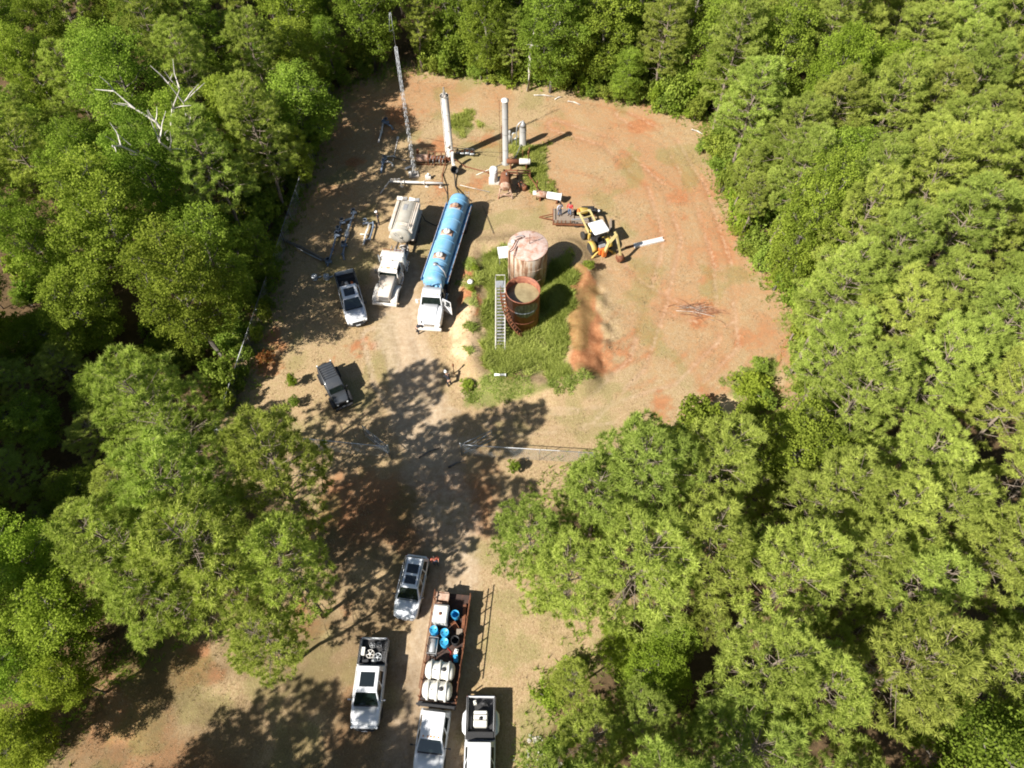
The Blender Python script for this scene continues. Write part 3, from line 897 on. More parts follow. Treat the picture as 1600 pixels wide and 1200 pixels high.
 ('p',-30.1,28.6,7.3,2.2,'F'), ('b',14.2,92.0,11.5,2.9,'F'), ('p',4.8,4.6,9.1,2.2,'F'), ('b',31.6,38.8,8.1,1.6,'F'), ('b',32.2,93.9,8.3,1.8,'F'),
 ('b',-35.3,95.4,6.7,2.3,'F'), ('p',50.8,94.7,7.8,1.7,'F'), ('p',16.1,15.9,10.1,1.9,'F'), ('p',36.7,85.7,7.6,1.7,'F'), ('p',44.3,75.3,8.0,1.8,'F'),
 ('p',-41.0,84.5,7.8,1.4,'F'), ('b',-29.0,75.5,9.8,1.8,'F'), ('p',44.6,39.5,7.2,1.9,'F'), ('b',-42.9,27.2,12.5,3.2,'F'), ('b',-4.3,91.7,6.4,1.4,'F'),
 ('b',-44.6,92.8,9.9,1.8,'F'), ('b',39.9,93.3,10.1,2.9,'F'), ('b',27.4,63.0,9.4,2.0,'F'), ('p',-43.2,43.8,3.8,1.6,'F'), ('p',37.6,15.3,8.9,1.5,'F'),
 ('b',51.0,44.8,8.5,3.0,'F'), ('p',42.2,88.7,8.2,1.4,'F'), ('p',47.2,59.0,8.3,1.7,'F'), ('b',-7.1,93.1,8.3,1.9,'F'), ('p',-43.6,58.5,9.7,1.8,'F'),
 ('b',-39.5,20.4,3.0,1.1,'F'), ('p',55.2,93.7,8.8,1.5,'F'), ('b',-58.1,64.8,7.7,2.4,'F'), ('p',24.4,63.6,8.3,1.6,'F'), ('p',17.2,20.4,8.5,1.5,'F'),
 ('b',40.3,23.0,8.6,2.1,'F'), ('p',25.5,38.1,7.5,1.7,'F'), ('b',-27.3,17.9,9.2,2.1,'F'), ('p',60.6,91.1,11.3,2.1,'F'), ('p',-35.3,19.9,4.2,1.3,'F'),
 ('p',48.3,86.7,8.5,1.6,'F'), ('b',48.3,37.4,6.2,2.2,'F'), ('b',26.0,57.3,8.4,1.6,'F'), ('p',34.6,92.5,7.5,1.9,'F'), ('p',40.3,61.4,9.4,2.1,'F'),
 ('p',-0.8,92.3,8.6,1.6,'F'), ('p',52.8,65.0,10.6,1.7,'F'), ('p',52.3,60.0,12.1,2.6,'F'), ('b',-25.0,92.8,6.6,1.6,'F'), ('p',32.5,15.9,7.4,1.6,'F'),
 ('p',-33.1,51.7,12.2,2.1,'F'), ('b',-41.3,94.2,7.6,1.8,'F'), ('b',-3.0,94.7,6.6,2.0,'F'), ('b',-29.1,92.9,9.3,1.7,'F'), ('p',-19.7,83.2,9.2,1.9,'F'),
 ('b',19.8,94.4,8.8,3.0,'F'), ('p',45.8,51.5,12.1,2.3,'F'), ('b',-18.5,95.9,6.9,2.2,'F'), ('b',-61.6,93.2,8.7,1.9,'F'), ('p',35.3,60.4,12.4,2.3,'F'),
 ('p',31.0,66.3,7.5,1.6,'F'), ('b',36.7,36.9,7.5,2.0,'F'), ('b',-27.5,54.5,7.6,1.6,'F'), ('b',-22.0,58.7,8.1,1.7,'F'), ('b',2.3,84.3,6.8,2.0,'F'),
 ('p',-24.0,-13.5,11.0,2.0,'F'), ('b',-53.4,55.9,6.3,1.4,'F'), ('p',23.4,51.2,7.9,1.7,'F'), ('p',39.9,30.4,9.1,1.6,'F'), ('p',34.2,77.6,9.2,1.7,'F'),
 ('b',-44.5,74.3,11.0,2.0,'F'), ('b',-15.1,94.7,7.7,2.0,'F'), ('b',27.1,95.0,6.9,1.8,'F'), ('b',-53.1,76.2,7.1,1.9,'F'), ('p',-22.9,-0.9,8.4,2.0,'F'),
 ('b',-14.4,-1.1,7.0,1.6,'F'), ('p',46.7,45.2,9.5,1.8,'F'), ('b',-56.7,95.3,7.6,2.2,'F'), ('p',52.6,78.6,7.4,1.6,'F'), ('p',3.8,7.9,8.2,1.4,'F'),
 ('b',2.3,95.2,7.8,2.2,'F'), ('b',10.1,92.1,10.5,2.0,'F'), ('b',-9.1,95.6,6.3,1.6,'F'), ('p',-11.8,93.7,8.1,1.7,'F'), ('p',20.7,3.6,7.1,1.6,'F'),
 ('b',29.6,3.8,8.0,2.1,'F'), ('p',30.1,0.2,10.3,2.3,'F'), ('p',13.0,11.5,7.1,1.4,'F'), ('p',-53.6,92.9,8.7,1.6,'F'), ('b',-23.6,45.3,8.9,1.8,'F'),
 ('p',43.8,71.0,7.8,1.6,'F'), ('p',62.0,79.5,10.3,1.7,'F'), ('p',13.7,23.6,8.5,1.9,'F'), ('b',-28.0,72.7,8.1,1.6,'F'), ('p',41.9,39.6,6.7,1.4,'F'),
 ('b',-50.0,85.2,7.7,1.5,'F'), ('b',-31.3,37.7,3.3,1.3,'F'), ('b',-20.9,76.1,9.8,2.0,'F'), ('p',-47.9,93.4,7.2,1.6,'F'), ('b',-61.4,87.3,8.6,1.9,'F'),
 ('b',-19.1,-7.0,6.5,2.2,'F'), ('b',-23.2,83.4,8.3,1.9,'F'), ('b',-47.3,49.9,6.8,1.7,'F'), ('b',15.0,95.4,6.6,1.5,'F'), ('b',23.0,92.9,8.1,1.6,'F'),
 ('p',-48.8,59.9,10.7,2.1,'F'), ('p',43.1,95.0,7.0,1.6,'F'), ('p',0.0,76.0,8.8,1.6,'F'), ('b',25.1,90.5,9.4,1.9,'F'), ('b',13.1,72.7,7.6,2.1,'F'),
 ('p',28.0,60.0,8.4,1.8,'F'), ('p',-21.5,-10.9,8.4,1.5,'F'), ('p',16.8,24.2,6.8,1.4,'F'), ('p',57.7,71.0,10.8,2.0,'F'), ('p',50.9,72.5,7.7,1.7,'F'),
 ('p',-18.4,23.0,9.9,1.9,'F'), ('p',47.1,93.9,9.0,1.9,'F'), ('b',-52.1,66.1,7.3,1.6,'F'), ('p',31.4,10.6,8.7,1.6,'F'), ('p',22.9,54.4,8.8,1.6,'F'),
 ('p',-33.9,18.4,3.5,1.1,'F'), ('p',-29.9,-8.1,8.0,1.5,'F'), ('p',-35.5,54.1,8.0,1.7,'F'), ('p',-11.0,79.0,9.5,2.0,'F'), ('b',11.2,83.3,8.4,1.8,'F'),
 ('p',31.3,20.9,9.6,1.6,'F'), ('p',9.2,22.9,7.7,1.7,'F'), ('p',-48.4,42.1,3.6,1.2,'F'), ('p',29.4,23.3,8.5,1.7,'F'), ('p',31.3,42.1,8.7,1.6,'F'),
 ('b',19.7,85.8,8.6,2.0,'F'), ('p',37.8,28.2,7.2,1.5,'F'), ('b',-35.1,3.3,6.9,2.5,'F'), ('p',-41.3,65.3,8.2,1.7,'F'), ('b',2.4,91.2,9.0,1.7,'F'),
 ('b',8.5,94.5,8.1,2.0,'F'), ('b',58.4,92.3,8.3,1.5,'F'), ('p',-61.4,78.9,11.3,1.9,'F'), ('b',28.4,83.0,7.0,1.7,'F'), ('p',5.4,21.6,7.5,1.4,'F'),
 ('b',-55.8,57.4,7.5,1.6,'F'), ('b',-2.8,89.8,10.1,1.8,'F'), ('b',-37.0,39.2,2.8,1.4,'F'), ('p',-40.2,45.6,7.1,1.4,'F'), ('p',19.2,9.7,10.6,1.8,'F'),
 ('p',25.4,5.6,8.3,1.8,'F'), ('b',12.3,95.4,7.5,2.4,'F'), ('b',-7.6,84.7,9.7,1.7,'F'), ('b',-45.6,42.3,2.9,1.3,'F'), ('p',-30.4,67.8,7.4,1.4,'F'),
 ('p',-50.7,47.8,9.0,1.7,'F'), ('p',33.3,83.5,7.4,1.6,'F'), ('p',44.3,90.0,9.9,1.6,'F'), ('b',-22.8,94.2,7.8,1.5,'F'), ('b',10.7,11.0,8.0,1.8,'F'),
 ('p',35.0,89.0,9.0,1.7,'F'), ('b',-51.7,58.1,7.4,1.9,'F'), ('p',-22.0,-2.0,15.0,3.0,'F'), ('p',-17.5,-4.2,14.5,2.8,'F'), ('p',-27.5,-1.5,15.0,3.0,'F'),
 ('b',-50.4,12.8,18.3,4.1,'F'), ('b',-45.1,11.8,17.2,3.6,'F'), ('b',-51.7,30.7,18.1,3.7,'F'), ('b',-45.0,21.4,17.4,3.6,'F'), ('b',-48.6,27.0,17.9,3.8,'F'),
 ('b',-43.7,16.9,19.2,4.3,'F'), ('b',-50.1,19.7,17.4,4.4,'F'), ('b',-57.1,30.2,19.7,3.7,'F'), ('b',-54.7,26.2,20.3,3.8,'F'), ('b',-45.7,29.5,20.0,3.6,'F'),
 ('b',-53.2,22.9,17.6,3.6,'F'), ('b',-48.2,9.4,18.2,3.7,'F'), ('b',-47.7,16.3,17.4,3.7,'F'), ('b',-48.3,33.0,17.9,4.2,'F'), ('b',-52.5,16.3,19.1,3.7,'F'),
]


HAND_LABELS = [
    'tall pine above the fence end, topmost of the lower left pines', 'pine whose crown reaches over the left fence by the gate', 'broad pine at the outer left of the lower left pine group',
    'big pine in the middle of the lower left pine group', 'pine beside the track, left of the white car with two roof windows', 'low thin crowned pine left of the white pickup loaded with reels',
    'tall pine behind the middle of the lower left pines', 'pine above the sunny dry patch at lower left',
    'leafy bright tree at the left edge below the lower left pines', 'small pale green tree beside the sunny patch at lower left', 'round dark green small tree in the lower left corner', 'leafy tree at the left edge beside the outer left pine',
    'pine over the right fence, nearest the gate', 'tall pine over the end of the right fence', 'pine beside the red clay spots at the clearing corner', 'lowest pine beside the track right of the white car',
    'pine leaning over the stake sided flatbed truck', 'big pine with its bare grey trunk showing at lower right', 'pine right of the one with the bare grey trunk',
    'round bright green leafy tree below the pines at lower right', 'small bright leafy tree by the yellow bush at lower right', 'small pine below the round bright tree at lower right', 'spreading pine beside the dark gap right of the clearing corner', 'spreading pine far right of the clearing corner',
    'sunlit pale oak with drooping boughs at left of the yard', 'wide oak with bare twigs in the left wood', 'pine just below the bleached dead tree', 'wide yellow green tree near the top left corner', 'pine right of the bleached dead tree', 'leafy tree in the dark wood left of the drooping oak', 'small leafy tree at the left edge above the lower left corner']
_rt = random.Random(77)
for _i, (_k, _x, _y, _h, _r, _t) in enumerate(TREES):
    hand = _i < len(HAND_LABELS)
    if _t == 'F':
        reg = 'left' if (_x < -8 and _y < 74 or _x < -14) else ('back' if _y > 66 and _x < 26 else 'right')
        if _k == 'p':
            lab = {'left': 'pine in the shaded left wood', 'back': 'pine in the wood behind the yard', 'right': 'pine in the dense right stand'}[reg]
        else:
            lab = {'left': 'broadleaf tree in the shaded left wood', 'back': 'broadleaf tree in the wood behind the yard', 'right': 'broadleaf tree among the right pine stand'}[reg]
        _dc = float(poly_dist(np.array([_x]), np.array([_y]), CLEAR)[0])
        _where = ''
        if reg == 'right':
            _where = ' beside the clearing' if _dc < 5 else (' toward the upper right corner' if _y > 56 else (' at the lower right corner' if _y < 22 and _x > 14 else (' near the bottom edge' if _y < 22 else ' at the right edge of the view')))
        elif reg == 'left':
            _where = ' next to the yard fence' if _dc < 5 else (' toward the upper left corner' if _y > 56 else (' at the lower left' if _y < 24 else ' at the left edge of the view'))
        elif _dc < 5:
            _where = ', in its front row'
        lab += _where
        if _h < 10.5:
            lab = lab.replace('pine in', 'young pine in').replace('broadleaf tree', 'low broadleaf tree')
        grp = ('pines' if _k == 'p' else 'broadleaf trees') + {'left': ' of the left wood', 'back': ' of the wood behind', 'right': ' of the right stand'}[reg] + _where + (', young' if _h < 10.5 else '')
    else:
        lab, grp = HAND_LABELS[_i], None
    if _k == 'p':
        pr = PINES[_rt.randrange(len(PINES))]
        place_tree(pr, 16, 3.2, 'pine_tree', lab, 'tree', _x, _y, _h, _r, _rt.uniform(0, 6.28), grp, (_rt.uniform(-.04, .04), _rt.uniform(-.04, .04)))
    else:
        bright = _t in ('LB', 'RB') or (_t == 'F' and _rt.random() < (.5 if (_x > -8 and _y > 55) else .12))
        pr = (BRIGHT if bright else BROADS)
        if _t == 'F' and float(poly_dist(np.array([_x]), np.array([_y]), CLEAR)[0]) < 5.5:
            pr = SKIRT
        pr = pr[_rt.randrange(len(pr))]
        place_tree(pr, 15, 3.6, 'broadleaf_tree', lab, 'tree', _x, _y, _h, _r, _rt.uniform(0, 6.28), grp, (_rt.uniform(-.05, .05), _rt.uniform(-.05, .05)))


# ------------------------------------------------------------------ shrubs along the edges and under the trees
def shrub_proto(seed, mat, leaf=.13, n=90, nl=20, crad=.3, flat=.85):
    rng = np.random.default_rng(seed)
    rnd = random.Random(seed)
    t = MB()
    C, tone = [], []
    for i in range(7):
        az = rnd.uniform(0, 6.28)
        rr = rnd.uniform(.1, .62)
        c = Vector((rr * math.cos(az), rr * math.sin(az), rnd.uniform(.35, .78)))
        t.tube([(0, 0, -.1), c * .5 + Vector((0, 0, .08)), c], [.03, .022, .01], 4, False)
        lt = rnd.uniform(.1, .9)
        for j in range(n // 7):
            d = Vector((rnd.gauss(0, 1), rnd.gauss(0, 1), rnd.gauss(.2, .9))).normalized()
            q = c + d * rnd.uniform(.2, .42)
            q.z = max(.05, q.z)
            C.append(q)
            tone.append(min(1, max(0, lt + rnd.uniform(-.3, .3))))
    V, tn = leaves(np.array(C), rng, nl, crad * .5, leaf, np.array(tone))
    cr = raw_mesh('crown', V, np.arange(len(V)), 4, tn)
    cr.materials.append(mat)
    tm = t.mesh('stem', False)
    tm.materials.append(M['twig'])
    return tm, cr


SHRUBS = [shrub_proto(31, M['leaf_shrub'], .10, 112, 18), shrub_proto(32, M['leaf_bright'], .095, 126, 18), shrub_proto(33, M['leaf'], .11, 112, 18), shrub_proto(34, M['leaf_shrub'], .085, 140, 18)]
SHRUB_BROWN = shrub_proto(35, M['rustleaf'], .09, 98, 18)


def place_shrub(pr, label, x, y, r, h, rz, group=None, name='shrub', cat='shrub', crown='foliage'):
    o = thing(name, label, cat, (x, y, G0(x, y)), rz, group)
    o.scale = (r, r, h)
    for nm, me in (('stem', pr[0]), (crown, pr[1])):
        c = bpy.data.objects.new(nm, me)
        COL.objects.link(c)
        c.parent = o
    return o


def edge_shrubs(pts, step, rlo, rhi, hlo, hhi, out, label, group, seed, kinds, rows=3):
    rnd = random.Random(seed)
    for (x1, y1), (x2, y2) in zip(pts[:-1], pts[1:]):
        L = math.hypot(x2 - x1, y2 - y1)
        n = max(1, int(L / step))
        for i in range(n):
            t = (i + rnd.random()) / n
            nx, ny = (y2 - y1) / L, -(x2 - x1) / L
            for row in range(rows):
                o = out * (row * 1.7 + rnd.uniform(-.5, .7))
                k = 1 + .5 * row
                x, y = x1 + (x2 - x1) * t + nx * o, y1 + (y2 - y1) * t + ny * o
                if row and rnd.random() < .2 * row:
                    continue
                place_shrub(SHRUBS[rnd.choice(kinds)], label, x, y, rnd.uniform(rlo, rhi) * k, rnd.uniform(hlo, hhi) * k, rnd.uniform(0, 6.28), group)


edge_shrubs([(-11, 78.8), (-3.1, 77.6), (4.7, 76.0), (15.9, 72.4), (22.0, 69.2)], 1.25, 1.1, 2.1, 1.3, 3.4, -1, 'shrub in the green fringe along the back of the clearing', 'shrubs along the back edge', 1, [0, 1, 3, 0])
edge_shrubs([(22.6, 66.8), (22.6, 58.5), (23.6, 52), (25.2, 46), (26.4, 42.4), (26.8, 36.5), (24, 32.5)], 1.25, 1.2, 2.3, 1.6, 4.0, -1, 'shrub in the green fringe along the right of the clearing', 'shrubs along the right edge', 2, [0, 1, 3, 2])
edge_shrubs([(-24.2, 46), (-23.6, 53), (-22.9, 58), (-22.4, 64), (-22.3, 70), (-20, 76.5), (-15, 79.4)], 2.1, .9, 1.7, 1.0, 2.4, -1, 'shrub in the shade along the left fence of the yard', 'shrubs along the left edge', 3, [0, 2, 3])
edge_shrubs([(11, 25.2), (17.5, 26.6), (23, 29.6)], 2.0, .9, 1.6, .9, 2.0, -1, 'shrub in the dark gap at the corner of the clearing', 'shrubs at the clearing corner', 4, [2, 0, 1])
edge_shrubs([(-24.5, 30), (-24.0, 36), (-23.4, 42), (-22.9, 50)], 1.6, .7, 1.2, .9, 1.9, -.5, 'vine grown shrub on the nearer left fence', 'vines on the left fence', 5, [0, 1, 3])
_rs = random.Random(9)
for _i in range(140):      # undergrowth standing singly under the trees
    while True:
        _x, _y = _rs.uniform(-52, 40), _rs.uniform(0, 84)
        _d = float(poly_dist(np.array([_x]), np.array([_y]), CLEAR)[0])
        if 1.2 < _d < (26 if _x < 0 else 12):
            break
    _left = _x < 0
    place_shrub(SHRUBS[_rs.choice([0, 2, 2, 1])], 'low shrub growing under the trees of the ' + ('left' if _left else 'right') + ' wood', _x, _y, _rs.uniform(.7, 1.9), _rs.uniform(.6, 2.2), _rs.uniform(0, 6), 'undergrowth of the ' + ('left' if _left else 'right') + ' wood')
for _x, _y, _r_, _h_ in ((-42.5, 39, 2.0, 2.6), (-44.5, 42.5, 2.3, 3.0), (-41.5, 44, 2.1, 2.8), (-45.5, 38, 2.2, 3.2), (-40, 41, 1.9, 2.4), (-43, 46.5, 2.3, 3.2), (-46.5, 45.5, 2.4, 3.4), (-39, 37, 1.8, 2.2)):
    place_shrub(SHRUBS[2], 'dark shrub filling the gap at the far left edge', _x, _y, _r_, _h_, _x, 'shrubs in the far left gap')
for _a in [(0, 'bright bush at the bottom edge right of the dual wheel pickup', 2.6, 4.6, 1.2, 1.6), (1, 'leafy bush between the pines and the flatbed truck', 3.9, 9.6, 1.4, 1.7), (0, 'bush at the foot of the pine beside the flatbed truck', 2.4, 14.2, 1.1, 1.2), (1, 'bright bush at the bottom edge, right of the rubble', 4.3, 5.9, 1.5, 2.2),
           (1, 'bright bush at the track edge right of the flatbed truck', 2.7, 7.6, 1.7, 2.4), (1, 'yellow green bush below the bare grey trunk', 6.9, 12.4, .8, 1.3), (0, 'small yellow green bush left of the yellow one', 8.6, 13.3, .6, .9),
           (0, 'vine covered clump on the left fence', -22.9, 40.6, .9, 2.6), (3, 'vine clump at the lower end of the left fence', -23.2, 38.4, .8, 2.0), (1, 'vine clump on the left fence near the tall mast', -21.6, 63.8, .8, 2.6),
           (1, 'bright sapling just left of the dark off road car', -19.4, 33.6, .8, 1.7), (0, 'low bright bush below the sapling by the dark off road car', -18.9, 31.6, .75, 1.2), (0, 'weed clump behind the two tanks near the backhoe', 7.6, 46.6, .8, .8),
           (0, 'low green clump at the right edge above the red clay spots', 20.6, 33.4, 1.1, .9), (3, 'green clump beside the right edge of the clearing', 22.2, 35.2, 1.2, 1.1), (0, 'green bush just inside the right corner of the back edge', 21.2, 64.6, 1.3, 1.5),
           (2, 'bright green shrub on the shaded side of the right fence', .2, 25.2, .8, 1.2), (2, 'dark weed clump where the track meets the tank mound', -3.9, 33.2, .9, .8), (1, 'weed clump on the mound beside the blue tanker', -3.6, 46.4, .7, .7), (1, 'second weed clump on the mound beside the blue tanker', -3.9, 43.7, .6, .5)]:
    place_shrub(SHRUBS[_a[0]], _a[1], _a[2], _a[3], _a[4], _a[5], _a[2] * 3, None, 'bush', 'bush')
place_shrub(SHRUB_BROWN, 'orange brown dead bush by the left fence', -22.2, 36.2, 1.0, 1.0, 0, None, 'bush', 'bush')


# ------------------------------------------------------------------ grass and weeds (nobody could count the blades)
def grass(name, label, mat, n, zone, length, width, seed, lean=.5, nb=5, spread=.55):
    rng = np.random.default_rng(seed)
    P = zone(rng, n)
    P = np.concatenate([P, gz(P[:, 0], P[:, 1])[:, None]], 1)
    d = rng.normal(size=P.shape) * lean
    d[:, 2] = 1
    k = .45 + 1.1 * vnoise(P[:, 0], P[:, 1], 1.1, seed, 3)
    tone = np.clip(vnoise(P[:, 0], P[:, 1], 1.6, seed + 5, 4) * 2.2 - .6, 0, 1)
    V, tn = blades(P, d, rng, nb, length, width, spread, tone=tone)
    B = np.repeat(P, nb * 3, 0)
    V = B + (V - B) * np.repeat(k, nb * 3)[:, None]
    V[:, 2] = np.maximum(V[:, 2], np.repeat(P[:, 2], nb * 3) - .01)
    o = link_mesh(name, raw_mesh(name, V, np.arange(len(V)), 3, tn), mat)
    return tag(o, label, 'grass', None, 'stuff')


def in_poly(polys, grow=0, dens=None):
    def f(rng, n):
        out = []
        tot = 0
        P = np.array([p for q in polys for p in q])
        lo, hi = P.min(0) - 1 - grow, P.max(0) + 1 + grow
        while tot < n:
            c = rng.uniform(lo, hi, (n * 2, 2))
            w = (vnoise(c[:, 0], c[:, 1], 1.6, 61, 3) - .5) * 3.4
            d = np.minimum.reduce([poly_dist(c[:, 0], c[:, 1], q) for q in polys]) + w - grow
            k = d < 0
            if dens is not None:
                k &= rng.uniform(0, 1, len(c)) < dens(c[:, 0], c[:, 1])
            out.append(c[k])
            tot += k.sum()
        return np.concatenate(out)[:n]
    return f


grass('weeds', 'tall green weeds covering the mound round the tanks', M['weed'], 12500, in_poly([GREEN], -.35, lambda x, y: .12 + smooth(.33, .52, vnoise(x, y, 1.9, 66, 3))), .72, .06, 71, .8, 6, .85)
grass('weeds', 'thin green weeds fringing the mound below the tanks', M['weed'], 3400, in_poly([FRINGE, GREENR] + TUFTS), .32, .045, 72, .9, 5, .9)
grass('weeds', 'green weeds among the vessels at the back of the yard', M['weed'], 2600, in_poly([WEED1, WEED2]), .45, .055, 73, .9, 6, .9)
def _straw_d(x, y):
    return smooth(.35, .62, vnoise(x, y, 2.4, 91, 4)) * smooth(1.2, 3.5, line_dist(x, y, ROAD)) * (poly_dist(x, y, CLAYBERM) > 0)
grass('dry_grass', 'dry mown straw coloured grass over the clearing', M['straw'], 34000, in_poly([CLEAR], -.5, _straw_d), .17, .03, 74, .9, 3, 1.5)
def _edge_d(x, y):
    return smooth(2.5, -.5, np.abs(poly_dist(x, y, CLEAR))) * (np.abs(y - 22) < 300)
grass('edge_grass', 'rank grass and weeds along the edge of the woods', M['leaf_shrub'], 9000, in_poly([CLEAR], 2.2, _edge_d), .5, .05, 75, .5, 5)

# ------------------------------------------------------------------ vehicle parts
_wheel_cache = {}


def add_wheel(parent, x, y, r, w=.26, rim='rim', side=1, dual=False):
    key = (r, w, rim, dual)
    if key not in _wheel_cache:
        t, k = MB(), MB()
        for off in ((-.17, .17) if dual else (0,)):
            t.lathe([(r * .62, -w / 2 + off), (r * .9, -w / 2 + off), (r, -w * .32 + off), (r, w * .32 + off), (r * .9, w / 2 + off), (r * .62, w / 2 + off)], (0, 0, 0), 22, (0, 1, 0))
        o = (.17 if dual else 0) + w / 2
        k.lathe([(r * .62, -o + .02), (r * .60, o - .05), (r * .5, o - .09), (r * .28, o - .07), (r * .25, o - .01), (0, o - .01)], (0, 0, 0), 18, (0, 1, 0))
        for a in range(6):
            an = a * math.pi / 3
            k.bar((math.cos(an) * r * .2, o - .05, math.sin(an) * r * .2), (math.cos(an) * r * .58, o - .04, math.sin(an) * r * .58), .05, .05)
        _wheel_cache[key] = (t.mesh('wheel'), k.mesh('rim'))
        _wheel_cache[key][0].materials.append(M['tyre'])
        _wheel_cache[key][1].materials.append(M[rim])
    tm, km = _wheel_cache[key]
    o = bpy.data.objects.new('wheel', tm)
    COL.objects.link(o)
    o.parent = parent
    o.location = (x, y, r)
    if side < 0:
        o.rotation_euler = (0, 0, math.pi)
    c = bpy.data.objects.new('rim', km)
    COL.objects.link(c)
    c.parent = o
    return o


def quad_panel(face, u0, u1, v0, v1, off, th=.012):
    """thin slab lying on a quad face (bl, br, tr, tl), between the given fractions"""
    bl, br, tr, tl = [Vector(p) for p in face]
    def at(u, v):
        return bl.lerp(br, u).lerp(tl.lerp(tr, u), v)
    n = (br - bl).cross(tl - bl).normalized()
    q = [at(u0, v0), at(u1, v0), at(u1, v1), at(u0, v1)]
    a = [p + n * (off - th) for p in q]
    b = [p + n * off for p in q]
    return a + b, [(0, 3, 2, 1), (4, 5, 6, 7), (0, 1, 5, 4), (1, 2, 6, 5), (2, 3, 7, 6), (3, 0, 4, 7)]


def greenhouse(p, mat, xb, xt, zb, zt, hwb, hwt, side_split, ws='glass_green', rear=True, name='cab'):
    """cabin with glass: xb=(rear, front) at the belt, xt=(rear, front) at the roof"""
    m = MB()
    vs = [(xb[0], -hwb, zb), (xb[1], -hwb, zb), (xb[1], hwb, zb), (xb[0], hwb, zb),
          (xt[0], -hwt, zt), (xt[1], -hwt, zt), (xt[1], hwt, zt), (xt[0], hwt, zt)]
    m.add(vs, [(0, 3, 2, 1), (4, 5, 6, 7), (0, 1, 5, 4), (1, 2, 6, 5), (2, 3, 7, 6), (3, 0, 4, 7)])
    cab = m.build(name, mat, p, bevel=.06, seg=3)
    g = MB()
    g.add(*quad_panel((vs[1], vs[2], vs[6], vs[5]), .05, .95, .05, .93, .008))
    g.build('windscreen', M[ws], cab)
    g = MB()
    g.box((xb[1] - .02, 0, zb + .025), (.16, hwb * 1.7, .03))
    g.build('wiper_cowl', M['black'], cab)
    if rear:
        g = MB()
        g.add(*quad_panel((vs[3], vs[0], vs[4], vs[7]), .1, .9, .15, .85, .008))
        g.build('rear_window', M['glass'], cab)
    for s, f in ((1, (vs[2], vs[3], vs[7], vs[6])), (-1, (vs[0], vs[1], vs[5], vs[4]))):
        for a, b in side_split:
            u0, u1 = (a, b) if s > 0 else (1 - b, 1 - a)
            g = MB()
            g.add(*quad_panel(f, u0, u1, .1, .88, .008))
            g.build('side_window', M['glass'], cab)
    return cab


def mirror(p, x, y, z, s, mat='black', out=.22):
    g = MB()
    g.bar((x, y, z - .03), (x, y + s * out * .6, z), .05, .05)
    g.box((x, y + s * out, z + .03), (.1, .2, .17))
    g.build('mirror', M[mat], p, bevel=.02)


def lights(p, xf, xr, yf, yr, zf, zr, wf=.28):
    for s in (1, -1):
        MB().box((xf, s * yf, zf), (.12, wf, .16)).build('headlight', M['lamp'], p, bevel=.02)
        MB().box((xr, s * yr, zr), (.06, .14, .38)).build('tail_light', M['red_lens'], p, bevel=.01)


